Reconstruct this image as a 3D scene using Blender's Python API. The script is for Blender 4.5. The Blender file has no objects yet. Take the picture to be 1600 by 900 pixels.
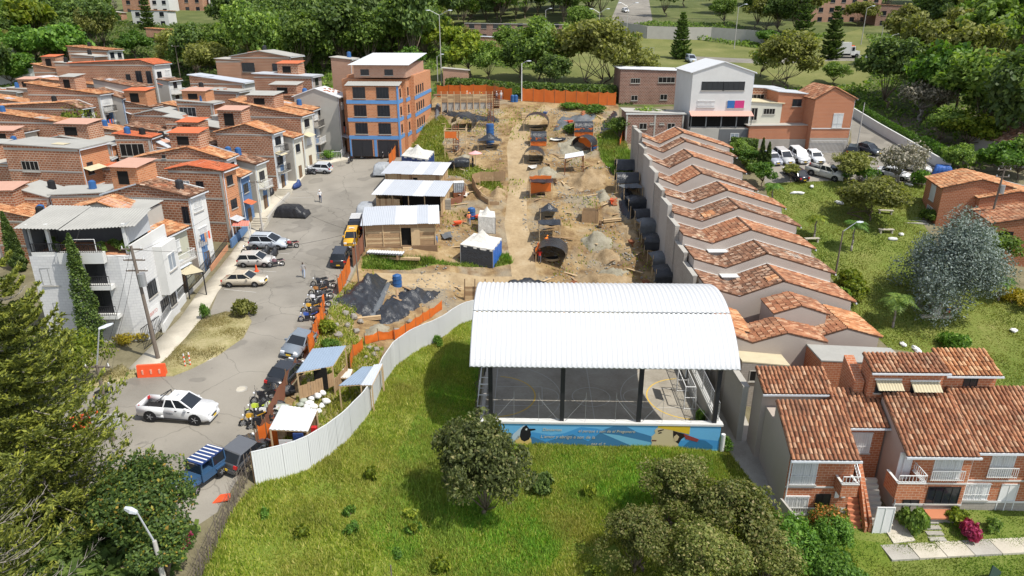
import bpy,math,random
import numpy as np
from mathutils import Vector,Matrix
from mathutils.geometry import delaunay_2d_cdt
R=math.radians
rnd=random.Random(7)
S=bpy.context.scene
COL=S.collection
# ---------------------------------------------------------------- camera, sky, sun, exposure
CAMZ,PITCH,FPX=30.0,21.0,1080.0
cam=bpy.data.cameras.new('camera');cam.sensor_width=36;cam.lens=36*FPX/1600
cam.clip_start=.5;cam.clip_end=3000
camo=bpy.data.objects.new('camera',cam);COL.objects.link(camo)
camo.location=(0,0,CAMZ);camo.rotation_euler=(R(90-PITCH),0,0)
S.camera=camo
W=bpy.data.worlds.new('World');S.world=W;W.use_nodes=True
nt=W.node_tree;bg=nt.nodes['Background']
sky=nt.nodes.new('ShaderNodeTexSky');sky.sky_type='NISHITA';sky.sun_disc=False
sky.sun_elevation=R(58);sky.sun_rotation=R(120);sky.altitude=1500;sky.dust_density=1.5
hsv=nt.nodes.new('ShaderNodeHueSaturation');hsv.inputs['Saturation'].default_value=.5  # hazy white cloud light
nt.links.new(sky.outputs[0],hsv.inputs['Color']);nt.links.new(hsv.outputs[0],bg.inputs[0]);bg.inputs[1].default_value=.15
sl=bpy.data.lights.new('sun','SUN');sl.energy=3.5;sl.angle=R(.53);sl.color=(1,.95,.86)
so=bpy.data.objects.new('sun',sl);COL.objects.link(so)
so.rotation_euler=Vector((.459,-.265,.848)).to_track_quat('Z','Y').to_euler()
S.view_settings.view_transform='Standard';S.view_settings.look='None'
S.view_settings.exposure=.58;S.view_settings.gamma=1
S.cycles.max_bounces=6;S.cycles.diffuse_bounces=4;S.cycles.transparent_max_bounces=8
# ---------------------------------------------------------------- noise and terrain
def _h(i,j,s):
 n=(i*374761393+j*668265263+s*144665)&0x7fffffff
 n=((n^(n>>13))*1274126177)&0x7fffffff
 return((n^(n>>16))&0xffff)/65535.0
def vnoise(x,y,sc,seed=0):
 x=np.asarray(x,float)/sc;y=np.asarray(y,float)/sc
 i=np.floor(x).astype(np.int64);j=np.floor(y).astype(np.int64)
 u=x-i;v=y-j;u=u*u*(3-2*u);v=v*v*(3-2*v)
 a,b,c,d=_h(i,j,seed),_h(i+1,j,seed),_h(i,j+1,seed),_h(i+1,j+1,seed)
 return(a*(1-u)+b*u)*(1-v)+(c*(1-u)+d*u)*v
def sstep(t):
 t=np.clip(t,0,1);return t*t*(3-2*t)
CP=np.array([
 (-23,42,5),(-28,67,5),(-28,78,6),(-29,92,7.9),(-29,104,9.7),(-22,112,10.6),(-19,35,4.9),(-22,55,5),(-20,90,7.6),(-18,78,6),(-18,66,5),(-30,30,4.6),(-20,20,4.5),(-34,55,5),(-38,45,5),(-45,45,5),
 (-15.5,34.8,4),(-14.5,42,3.6),(-10.7,48.6,2.4),(-6.5,58,1.4),(-4,66,1),(-6,38,1),(-10,36,2),(0,35,-.1),(-3,43,.1),(-5,28,.5),(5,30,-.6),(3,44.6,0),(14,44.6,-.1),(6,52,-.2),(-3,52,0),(14,58,-.2),(0,60,.3),
 (0,10,0),(-40,10,4),(40,10,-3.5),(90,15,-3),(-90,15,5),
 (17.5,46,-.4),(17.5,58,.2),(17.5,40,-1.3),(21.5,38.6,-1.85),(28,38.6,-1.85),(40,39,-1.9),(40,34,-2.5),(20,34,-2.3),(26,52,-.5),(40,50,-.8),
 (-2,72,2.4),(6,73,2.5),(16,73,2.6),(-12.7,70,4.1),(-12.7,77,5.9),(-5.6,83,6.4),(5,85,6.3),(16,85,6.3),(-10,95,8.8),(4,103,10.9),(16,103,10.6),(-10,110,12.2),(8,128,16),(-8,125,15.5),(18,122,14.6),
 (28,62,1.4),(28,80,5.4),(26,97,9.2),(44,61.6,0.2),(46,83,6),(45,72,3),(40,97,9.6),(43,104,10.8),(56,104,10.9),(34,111,12.3),(50,115,12.5),(70,60,1),(70,80,5.5),(75,100,10),(110,60,2),(110,100,11),(60,130,15),(100,150,19),
 (10,150,19.5),(40,150,20.3),(43,173,22),(30,213,27.6),(60,213,27),(45,280,35),(0,250,31),(0,350,42),(-120,300,36),(100,300,38),(150,250,32),(150,180,24),(-150,250,31),(-60,210,24),(250,400,50),(-250,400,48),(0,500,60),(300,200,30),(-300,200,28),
 (-50,70,5),(-50,90,7.5),(-60,110,9.5),(-45,115,11.3),(-90,110,9.5),(-100,160,15),(-60,160,17.5),(-30,140,16.5),(-130,140,12),(-130,200,21),(-95,70,5),(-150,80,6)],float)
_n=len(CP)
def _phi(r2):return np.where(r2>1e-9,.5*r2*np.log(np.maximum(r2,1e-9)),0)
_sc=50.0
_P=CP[:,:2]/_sc
_A=np.zeros((_n+3,_n+3))
_A[:_n,:_n]=_phi(((_P[:,None]-_P[None])**2).sum(-1))+np.eye(_n)*.004
_A[:_n,_n]=1;_A[:_n,_n+1:]=_P;_A[_n,:_n]=1;_A[_n+1:,:_n]=_P.T
_w=np.linalg.solve(_A,np.r_[CP[:,2],0,0,0])
def T(x,y):
 sh=np.shape(x);x=np.ravel(np.asarray(x,float));y=np.ravel(np.asarray(y,float))
 q=np.stack([x,y],1)/_sc
 z=_phi(((q[:,None]-_P[None])**2).sum(-1))@_w[:_n]+_w[_n]+q@_w[_n+1:]
 # cut bank below the huts, rough ground inside the building site
 ms=sstep((x+17.5)/1.2)*sstep((-2.5-x)/3)*sstep((y-66)/2)
 z=z+ms*.9*(sstep((y-72.6)/1.0)-.5)*np.exp(-((y-73)/5)**2)
 mb=sstep((x+17)/2)*sstep((17.3-x)/2)*sstep((y-60)/3)*sstep((127-y)/4)
 mr=mb*sstep((x-1.5)/2.5)
 z=z+mb*(.35*(vnoise(x,y,3.2,3)-.5)+.22*(vnoise(x,y,1.4,4)-.5))+mr*(1.3*(vnoise(x,y,4.5,9)-.5)+.5*(vnoise(x,y,2.0,10)-.5))
 for xc in(-.75,.75):z=z-.13*np.exp(-((x-xc-.25*np.sin(y*.21))/.22)**2)*sstep((y-73)/3)*sstep((117-y)/4)
 mf=sstep((46-y)/2)*sstep((15-x)/2)*sstep((x+15)/3)
 z=z+mf*.25*(vnoise(x,y,3.5,5)-.5)
 return z.reshape(sh)if sh else float(z[0])
def ray(px,py):
 xn,yn=(px-800)/FPX,(450-py)/FPX
 s,c=math.sin(R(PITCH)),math.cos(R(PITCH))
 return xn,c+yn*s,-s+yn*c
def at(px,py,z):
 d=ray(px,py);t=(z-CAMZ)/d[2];return Vector((d[0]*t,d[1]*t,z))
_ts=np.concatenate([np.arange(28,140,.5),np.arange(140,420,1.5)])
def on(px,py,h=0.0):
 """the point on the ground (plus h) seen at a pixel of the photograph"""
 d=ray(px,py)
 g=CAMZ+d[2]*_ts-T(d[0]*_ts,d[1]*_ts)-h
 k=np.argmax(g<=0)
 if g[k]>0:k=len(_ts)-1
 a,b=_ts[max(k-1,0)],_ts[k]
 tt=np.linspace(a,b,24);g=CAMZ+d[2]*tt-T(d[0]*tt,d[1]*tt)-h
 t=tt[np.argmin(np.abs(g))]
 return Vector((d[0]*t,d[1]*t,CAMZ+d[2]*t))
def gz(x,y):return float(T(x,y))
# ---------------------------------------------------------------- materials
MATS={}
class NB:
 def __init__(s,name):
  m=bpy.data.materials.new(name);m.use_nodes=True;s.m=m;s.t=m.node_tree
  s.b=s.t.nodes['Principled BSDF'];s.out=s.t.nodes['Material Output']
 def n(s,ty,**k):
  o=s.t.nodes.new('ShaderNode'+ty)
  for a,v in k.items():setattr(o,a,v)
  return o
 def l(s,a,b):s.t.links.new(a,b)
 def noise(s,sc,det=4,vec=None,rough=.6):
  o=s.n('TexNoise');o.inputs['Scale'].default_value=sc;o.inputs['Detail'].default_value=det;o.inputs['Roughness'].default_value=rough
  if vec is not None:s.l(vec,o.inputs['Vector'])
  return o.outputs['Fac']
 def ramp(s,fac,stops):
  r=s.n('ValToRGB');e=r.color_ramp.elements
  while len(e)<len(stops):e.new(.5)
  for i,(p,c)in enumerate(stops):
   e[i].position=p;e[i].color=(*c,1)if len(c)==3 else c
  s.l(fac,r.inputs[0]);return r.outputs[0]
 def mix(s,f,a,b,mode='MIX'):
  o=s.n('MixRGB',blend_type=mode)
  for k,v in zip((0,1,2),(f,a,b)):
   if isinstance(v,(int,float)):o.inputs[k].default_value=v if k==0 else(v,v,v,1)
   elif isinstance(v,tuple):o.inputs[k].default_value=(*v,1)
   else:s.l(v,o.inputs[k])
  return o.outputs[0]
 def bump(s,h,st=.3,dist=.05):
  o=s.n('Bump');o.inputs['Strength'].default_value=st;o.inputs['Distance'].default_value=dist
  s.l(h,o.inputs['Height']);s.l(o.outputs[0],s.b.inputs['Normal'])
 def obj(s):return s.n('TexCoord').outputs['Object']
 def uv(s):return s.n('TexCoord').outputs['UV']
 def isl(s):return s.n('NewGeometry').outputs['Random Per Island']
 def fin(s,col,rough=.8,metal=0):
  if isinstance(col,tuple):s.b.inputs['Base Color'].default_value=(*col,1)
  else:s.l(col,s.b.inputs['Base Color'])
  s.b.inputs['Roughness'].default_value=rough;s.b.inputs['Metallic'].default_value=metal
  if rough>.7:s.b.inputs['Specular IOR Level'].default_value=.25
  return s.m
def sc(c,k):return tuple(min(1,v*k)for v in c)
def plain(name,col,rough=.7,metal=0,var=.18,scale=1.5,bump=0):
 if name in MATS:return MATS[name]
 b=NB(name);v=b.obj()
 f=b.noise(scale,5,v);f2=b.noise(scale*9,3,v)
 c=b.mix(f,sc(col,1-var),sc(col,1+var));c=b.mix(b.n('Value').outputs[0]if 0 else .25,c,b.mix(f2,sc(col,1-1.6*var),sc(col,1+var)))
 if bump:b.bump(f2,bump,.03)
 MATS[name]=b.fin(c,rough,metal);return MATS[name]
def brick(name,c1,c2,mortar,bw=.42,bh=.2,ms=.03,stain=.35):
 b=NB(name);uv=b.uv()
 t=b.n('TexBrick');b.l(uv,t.inputs['Vector'])
 t.inputs['Scale'].default_value=1;t.inputs['Brick Width'].default_value=bw;t.inputs['Row Height'].default_value=bh
 t.inputs['Mortar Size'].default_value=ms;t.inputs['Mortar Smooth'].default_value=.3;t.inputs['Bias'].default_value=-.2
 t.inputs['Color1'].default_value=(*c1,1);t.inputs['Color2'].default_value=(*c2,1);t.inputs['Mortar'].default_value=(*mortar,1)
 v=b.obj();f=b.noise(.5,6,v);g=b.noise(3.5,4,v)
 c=b.mix(b.ramp(f,[(.35,(0,0,0)),(.75,(stain,)*3)]),t.outputs[0],sc(c1,.45))
 c=b.mix(b.ramp(g,[(.5,(0,0,0)),(.85,(.4,)*3)]),c,sc(mortar,.9))
 b.bump(t.outputs[1],-.4,.02)
 MATS[name]=b.fin(c,.85);return MATS[name]
def tilemat(name,stops,dirt=.5):
 b=NB(name);c=b.ramp(b.isl(),stops);v=b.obj()
 f=b.noise(.55,5,v);g=b.noise(6,3,v)
 c=b.mix(b.ramp(f,[(.45,(0,0,0)),(.75,(dirt,)*3)]),c,(.055,.045,.038))
 c=b.mix(b.ramp(g,[(.4,(0,0,0)),(.8,(.45,)*3)]),c,(.30,.17,.10))
 MATS[name]=b.fin(c,.85);return MATS[name]
def leafmat(name,stops,trans=.4):
 b=NB(name);c=b.ramp(b.isl(),stops)
 oi=b.n('ObjectInfo');hs=b.n('HueSaturation');b.l(c,hs.inputs['Color'])
 if name.startswith('blade'):v_=b.obj();c0=hs.inputs['Color'];b.l(b.mix(b.ramp(b.noise(.16,4,v_),[(.42,(0,0,0)),(.72,(.75,)*3)]),b.mix(b.ramp(b.noise(.5,3,v_),[(.5,(0,0,0)),(.75,(.5,)*3)]),c,(.07,.12,.02)),(.33,.28,.085)),c0)
 mr=b.n('MapRange');b.l(oi.outputs['Random'],mr.inputs[0]);mr.inputs[3].default_value=.8;mr.inputs[4].default_value=1.25
 b.l(mr.outputs[0],hs.inputs['Value']);c=hs.outputs[0]
 b.fin(c,.55);b.b.inputs['Specular IOR Level'].default_value=.3
 tr=b.n('BsdfTranslucent');b.l(b.mix(1.0,c,(1.15,1.25,.5),'MULTIPLY'),tr.inputs[0])
 ms=b.n('MixShader');ms.inputs[0].default_value=trans
 b.l(b.b.outputs[0],ms.inputs[1]);b.l(tr.outputs[0],ms.inputs[2]);b.l(ms.outputs[0],b.out.inputs[0])
 MATS[name]=b.m;return b.m
def ground(name,stops,scale=.25,fine=6,bump=.3,rough=.95,extra=None,dist=.05):
 b=NB(name);v=b.obj();f=b.noise(scale,8,v,.65);g=b.noise(fine,5,v,.7)
 m=b.n('Math',operation='MULTIPLY_ADD');b.l(g,m.inputs[0]);m.inputs[1].default_value=.45;b.l(f,m.inputs[2])
 m2=b.n('Math',operation='SUBTRACT');b.l(m.outputs[0],m2.inputs[0]);m2.inputs[1].default_value=.22
 c=b.ramp(m2.outputs[0],stops)
 if extra:c=extra(b,v,c)
 if bump:b.bump(g,bump,dist)
 MATS[name]=b.fin(c,rough);return MATS[name]
def asph(b,v,c):
 c=b.mix(b.ramp(b.noise(.06,3,v),[(.5,(0,0,0)),(.62,(.4,)*3)]),c,(.33,.30,.25));c=b.mix(b.ramp(b.noise(.22,2,v),[(.62,(0,0,0)),(.64,(.45,)*3),(.7,(.3,)*3)]),c,(.13,.12,.105))
 vo=b.n('TexVoronoi',feature='DISTANCE_TO_EDGE');vo.inputs['Scale'].default_value=.16;d=b.n('VectorMath',operation='ADD');nz=b.n('TexNoise');nz.inputs['Scale'].default_value=.8;b.l(v,nz.inputs['Vector']);b.l(v,d.inputs[0]);b.l(nz.outputs['Color'],d.inputs[1]);b.l(d.outputs[0],vo.inputs['Vector'])
 c=b.mix(b.ramp(vo.outputs['Distance'],[(0,(.45,)*3),(.005,(.3,)*3),(.008,(0,0,0))]),c,(.075,.07,.06))
 return b.mix(b.ramp(b.noise(1.3,3,v),[(.66,(0,0,0)),(.76,(.5,)*3)]),c,(.10,.095,.085))
def mk_mats():
 ground('asphalt',[(.25,(.165,.15,.125)),(.5,(.225,.208,.178)),(.75,(.285,.265,.23))],.12,14,.15,.9,
  asph)
 ground('concrete',[(.25,(.26,.24,.21)),(.5,(.36,.34,.30)),(.8,(.46,.44,.39))],.3,9,.1,.9)
 ground('pale_concrete',[(.25,(.36,.33,.27)),(.5,(.47,.43,.35)),(.8,(.56,.52,.43))],.4,9,.1,.9)
 ground('court_floor',[(.2,(.22,.195,.155)),(.5,(.33,.30,.25)),(.8,(.44,.41,.345))],.35,5,.08,.75)
 ground('dirt',[(.2,(.22,.145,.07)),(.42,(.36,.255,.135)),(.6,(.47,.355,.20)),(.85,(.58,.47,.30))],.16,2.2,.8,.95,dist=.12)
 ground('rough_dirt',[(.24,(.085,.052,.025)),(.4,(.185,.118,.056)),(.56,(.31,.215,.105)),(.78,(.43,.33,.195))],.3,1.6,1.0,.95,
  lambda b,v,c:b.mix(b.ramp(b.noise(.35,4,v),[(.55,(0,0,0)),(.68,(.75,)*3)]),b.mix(b.ramp(b.noise(.14,3,v),[(.52,(0,0,0)),(.62,(.6,)*3)]),c,(.27,.245,.19)),(.15,.085,.04)),dist=.2)
 ground('mound_dirt',[(.25,(.17,.115,.06)),(.5,(.30,.215,.12)),(.8,(.42,.32,.20))],.8,5,.8,.95,dist=.1)
 ground('mound_grey',[(.25,(.17,.15,.105)),(.5,(.28,.255,.19)),(.8,(.38,.355,.28))],.8,5,.8,.95,dist=.1)
 ground('track',[(.2,(.21,.15,.085)),(.5,(.35,.26,.15)),(.8,(.45,.36,.235))],.5,3,.5,.95)
 ground('field',[(.2,(.07,.11,.015)),(.45,(.13,.18,.022)),(.62,(.20,.22,.045)),(.85,(.30,.27,.10))],.22,4,.9,.95,dist=.12)
 ground('lawn',[(.2,(.075,.11,.02)),(.45,(.13,.17,.03)),(.65,(.18,.20,.05)),(.85,(.29,.25,.11))],.15,3,.8,.95,dist=.08)
 ground('dry_grass',[(.2,(.15,.15,.05)),(.45,(.27,.24,.11)),(.65,(.36,.31,.17)),(.85,(.44,.37,.23))],.5,4,.6,.95)
 ground('mown',[(.2,(.065,.085,.022)),(.45,(.125,.14,.038)),(.65,(.18,.18,.06)),(.85,(.26,.225,.11))],.12,3,.7,.95)
 ground('weed_earth',[(.2,(.10,.11,.035)),(.42,(.20,.18,.08)),(.6,(.32,.25,.14)),(.85,(.42,.34,.21))],.5,3,.8,.95,dist=.1)
 ground('earth',[(.2,(.09,.08,.045)),(.5,(.17,.15,.09)),(.8,(.26,.23,.15))],.3,3,.6,.95)
 ground('forest_floor',[(.2,(.05,.065,.02)),(.5,(.09,.11,.03)),(.8,(.17,.17,.07))],.15,2,.8,.95)
 brick('brick',(.37,.135,.062),(.24,.085,.042),(.50,.39,.29),.5,.27,.045,.5)
 brick('brick_orange',(.52,.205,.09),(.40,.145,.062),(.50,.32,.20),.45,.22,.03,.2)
 brick('brick_dark',(.27,.12,.08),(.17,.075,.052),(.36,.29,.24),.45,.24,.04)
 brick('brick_red',(.44,.155,.07),(.36,.115,.052),(.50,.32,.22),.42,.2,.022,.2)
 brick('brick_pale',(.46,.235,.15),(.38,.18,.11),(.42,.33,.26),stain=.2)
 brick('block',(.40,.36,.315),(.34,.305,.27),(.29,.265,.235),.42,.21,.018,.35)
 brick('block_white',(.62,.62,.61),(.57,.57,.57),(.48,.48,.48),.42,.24,.014,.08)
 tilemat('tile',[(0,(.22,.088,.045)),(.3,(.33,.13,.065)),(.6,(.41,.18,.09)),(.85,(.48,.25,.14)),(1,(.56,.36,.23))],.6)
 tilemat('tile_worn',[(0,(.085,.045,.03)),(.3,(.19,.085,.048)),(.6,(.29,.14,.08)),(.85,(.40,.24,.155)),(1,(.52,.39,.29))],.75)
 tilemat('tile_bright',[(0,(.30,.12,.05)),(.3,(.46,.19,.08)),(.6,(.56,.26,.12)),(1,(.64,.40,.22))],.35)
 tilemat('tile_vivid',[(0,(.44,.10,.04)),(.5,(.52,.125,.05)),(1,(.58,.17,.075))],.1)
 plain('tile_bed',(.10,.055,.035),.95)
 plain('white_paint',(.68,.68,.67),.55,var=.04);plain('white_wall',(.60,.60,.58),.8,var=.14,scale=.8)
 plain('cream_wall',(.58,.56,.47),.85,var=.1);plain('grey_wall',(.40,.37,.335),.9,var=.15,scale=.7);plain('green_wall',(.42,.42,.33),.85,var=.12)
 plain('pinkgrey_wall',(.43,.375,.33),.9,var=.12,scale=.6,bump=.1);plain('dark_wall',(.13,.135,.14),.8);plain('blue_wall',(.10,.18,.32),.75)
 plain('blue_band',(.10,.25,.50),.7);plain('cement',(.40,.38,.34),.9,var=.2,scale=.6);plain('dark_metal',(.03,.03,.035),.45,.3)
 plain('steel',(.42,.43,.44),.4,.5,var=.08);plain('gutter',(.62,.66,.70),.4,.1,var=.05);plain('asbestos',(.34,.335,.31),.9,var=.25,scale=.5,bump=.1)
 plain('sheet_white',(.56,.57,.58),.5,0,var=.05,scale=.4);plain('sheet_zinc',(.54,.57,.61),.42,.25,var=.1,scale=.7);plain('sheet_grey',(.50,.52,.54),.5,.2,var=.2,scale=.5)
 plain('sheet_blue',(.27,.34,.43),.4,.25,var=.12);plain('sheet_rust',(.46,.27,.20),.7,0,var=.2);plain('sheet_tan',(.50,.44,.30),.8,var=.2)
 plain('panel_white',(.62,.63,.63),.5,0,var=.04,scale=.5)
 plain('wood',(.36,.235,.13),.85,var=.3,scale=2.2,bump=.2);plain('wood_pale',(.52,.38,.22),.85,var=.25,scale=2.2,bump=.2);plain('wood_dark',(.19,.12,.07),.9,var=.3,scale=2)
 plain('pole_wood',(.17,.14,.115),.9,var=.2,scale=2);plain('pole_concrete',(.42,.40,.37),.85,var=.12)
 b=NB('orange_mesh');f=b.noise(1.2,3,b.obj());MATS['orange_mesh']=b.fin(b.mix(f,(.72,.13,.02),(.86,.24,.04)),.6)
 t=b.n('BsdfTranslucent');t.inputs[0].default_value=(.8,.2,.03,1);ms=b.n('MixShader');ms.inputs[0].default_value=.35
 b.l(b.b.outputs[0],ms.inputs[1]);b.l(t.outputs[0],ms.inputs[2]);b.l(ms.outputs[0],b.out.inputs[0])
 plain('orange_plastic',(.78,.10,.03),.4,var=.06)
 plain('brown_mesh',(.20,.085,.05),.8,var=.2)
 def tarp(name,c,r):
  b=NB(name);v=b.obj();f=b.noise(2.2,6,v,.7);b.bump(f,.9,.12);MATS[name]=b.fin(b.mix(f,sc(c,.6),sc(c,1.4)),r)
 tarp('tarp_black',(.028,.031,.037),.28);tarp('tarp_grey',(.11,.12,.13),.45);tarp('cover_grey',(.33,.35,.37),.5);tarp('cover_black',(.022,.023,.026),.35);tarp('tarp_blue',(.03,.12,.42),.45);tarp('tarp_navy',(.018,.045,.16),.5);tarp('canvas',(.58,.56,.51),.7);tarp('tarp_pale',(.34,.37,.31),.6)
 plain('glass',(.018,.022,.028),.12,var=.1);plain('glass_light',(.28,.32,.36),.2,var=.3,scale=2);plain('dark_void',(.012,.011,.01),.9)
 plain('curtain',(.62,.63,.62),.8);plain('rubber',(.018,.018,.019),.75);plain('rim',(.45,.46,.48),.35,.6);plain('chrome',(.6,.6,.6),.25,.8)
 plain('red_lamp',(.55,.02,.02),.25);plain('head_lamp',(.8,.82,.85),.15);plain('amber_lamp',(.8,.3,.02),.3);plain('plate_yellow',(.75,.5,.03),.5)
 plain('bark',(.16,.125,.09),.95,var=.25,scale=3,bump=.4);plain('bark_grey',(.30,.27,.24),.95,var=.2,scale=3)
 plain('skin',(.42,.24,.16),.6,var=.05);plain('hair',(.02,.016,.013),.7)
 plain('marking_white',(.46,.445,.41),.8,var=.15,scale=2);plain('marking_yellow',(.62,.42,.08),.8,var=.15,scale=2)
 plain('drum_blue',(.025,.10,.27),.4);plain('sack_white',(.72,.72,.70),.8,var=.08);plain('rock',(.27,.25,.215),.95,var=.2,scale=2,bump=.3)
 plain('rust',(.20,.075,.035),.9,var=.3);plain('brick_tile',(.48,.19,.10),.85,var=.15);plain('terrace_tile',(.50,.25,.14),.8)
 L=leafmat
 L('leaf_dark',[(0,(.049,.086,.024)),(.5,(.099,.158,.041)),(1,(.205,.281,.066))])
 L('leaf_mid',[(0,(.065,.115,.022)),(.5,(.136,.219,.041)),(1,(.273,.367,.069))])
 L('leaf_olive',[(0,(.101,.114,.029)),(.5,(.202,.218,.054)),(1,(.358,.352,.094))])
 L('leaf_brown',[(0,(.085,.11,.026)),(.45,(.165,.195,.045)),(.78,(.25,.26,.075)),(1,(.36,.30,.14))])
 L('leaf_lime',[(0,(.081,.125,.013)),(.5,(.176,.237,.022)),(1,(.324,.350,.037))])
 L('leaf_fresh',[(0,(.051,.117,.019)),(.5,(.100,.204,.028)),(1,(.185,.312,.047))])
 L('leaf_yellow',[(0,(.173,.150,.015)),(.5,(.324,.260,.020)),(1,(.454,.340,.040))])
 L('leaf_silver',[(0,(.09,.125,.105)),(.5,(.17,.215,.19)),(1,(.29,.335,.31))],.2)
 L('leaf_grey',[(0,(.112,.111,.078)),(.5,(.211,.195,.143)),(1,(.365,.325,.260))],.15)
 L('leaf_mango',[(0,(.044,.083,.022)),(.55,(.094,.154,.039)),(.9,(.176,.253,.050)),(.96,(.374,.352,.044)),(1,(.462,.264,.066))])
 L('leaf_conifer',[(0,(.062,.081,.018)),(.5,(.137,.161,.028)),(1,(.298,.310,.046))],.2)
 L('leaf_magenta',[(0,(.216,.020,.060)),(1,(.454,.050,.140))])
 L('leaf_field',[(0,(.051,.064,.023)),(.5,(.100,.122,.040)),(.9,(.172,.194,.064)),(1,(.358,.315,.143))])
 L('leaf_orange',[(0,(.065,.100,.015)),(.6,(.130,.170,.025)),(.7,(.540,.200,.050)),(1,(.648,.300,.100))])
 L('blade',[(0,(.130,.208,.026)),(.4,(.259,.337,.038)),(.72,(.415,.454,.071)),(1,(.648,.583,.221))],.45)
 L('blade_lush',[(0,(.095,.210,.027)),(.5,(.179,.355,.040)),(1,(.335,.486,.066))],.35)
 L('blade_lawn',[(0,(.084,.139,.023)),(.5,(.166,.231,.039)),(1,(.332,.339,.092))],.35)
 L('blade_dry',[(0,(.207,.180,.072)),(.5,(.363,.300,.144)),(1,(.544,.432,.240))],.3)
mk_mats()
def M(n):return MATS[n]
_pc={}
def paint(col,rough=.25):
 k=('%.3f_%.3f_%.3f'%col)
 if k not in _pc:
  b=NB('car_paint');b.b.inputs['Coat Weight'].default_value=.5;b.b.inputs['Coat Roughness'].default_value=.08
  f=b.noise(3,3,b.obj());_pc[k]=b.fin(b.mix(f,sc(col,.92),sc(col,1.06)),rough)
 return _pc[k]
def flat(name,col,rough=.7):
 if name not in MATS:b=NB(name);MATS[name]=b.fin(col,rough)
 return MATS[name]
 # ---------------------------------------------------------------- mesh helpers
def setp(o,label=None,cat=None,group=None,kind=None):
 if label:o['label']=label
 if cat:o['category']=cat
 if group:o['group']=group
 if kind:o['kind']=kind
 return o
def link(name,data,parent=None):
 o=bpy.data.objects.new(name,data);COL.objects.link(o)
 if parent is not None:o.parent=parent
 return o
def thing(name,label,cat,loc,rz=0,group=None):
 o=link(name,None);o.location=loc;o.rotation_euler=(0,0,rz);o.empty_display_size=.2
 return setp(o,label,cat,group)
def boxuv(me):
 n=len(me.loops)
 if not n:return
 co=np.empty(len(me.vertices)*3);me.vertices.foreach_get('co',co);co=co.reshape(-1,3)
 vi=np.empty(n,np.int32);me.loops.foreach_get('vertex_index',vi)
 pn=np.empty(len(me.polygons)*3);me.polygons.foreach_get('normal',pn);pn=pn.reshape(-1,3)
 lt=np.empty(len(me.polygons),np.int32);me.polygons.foreach_get('loop_total',lt)
 ln=np.repeat(pn,lt,0);p=co[vi]
 hn=np.hypot(ln[:,0],ln[:,1]);top=np.abs(ln[:,2])>.75
 hx=np.where(hn>1e-6,-ln[:,1]/np.maximum(hn,1e-6),1);hy=np.where(hn>1e-6,ln[:,0]/np.maximum(hn,1e-6),0)
 u=np.where(top,p[:,0],p[:,0]*hx+p[:,1]*hy);v=np.where(top,p[:,1],p[:,2])
 l=me.uv_layers.new(name='UVMap');l.data.foreach_set('uv',np.stack([u,v],1).ravel())
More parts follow.
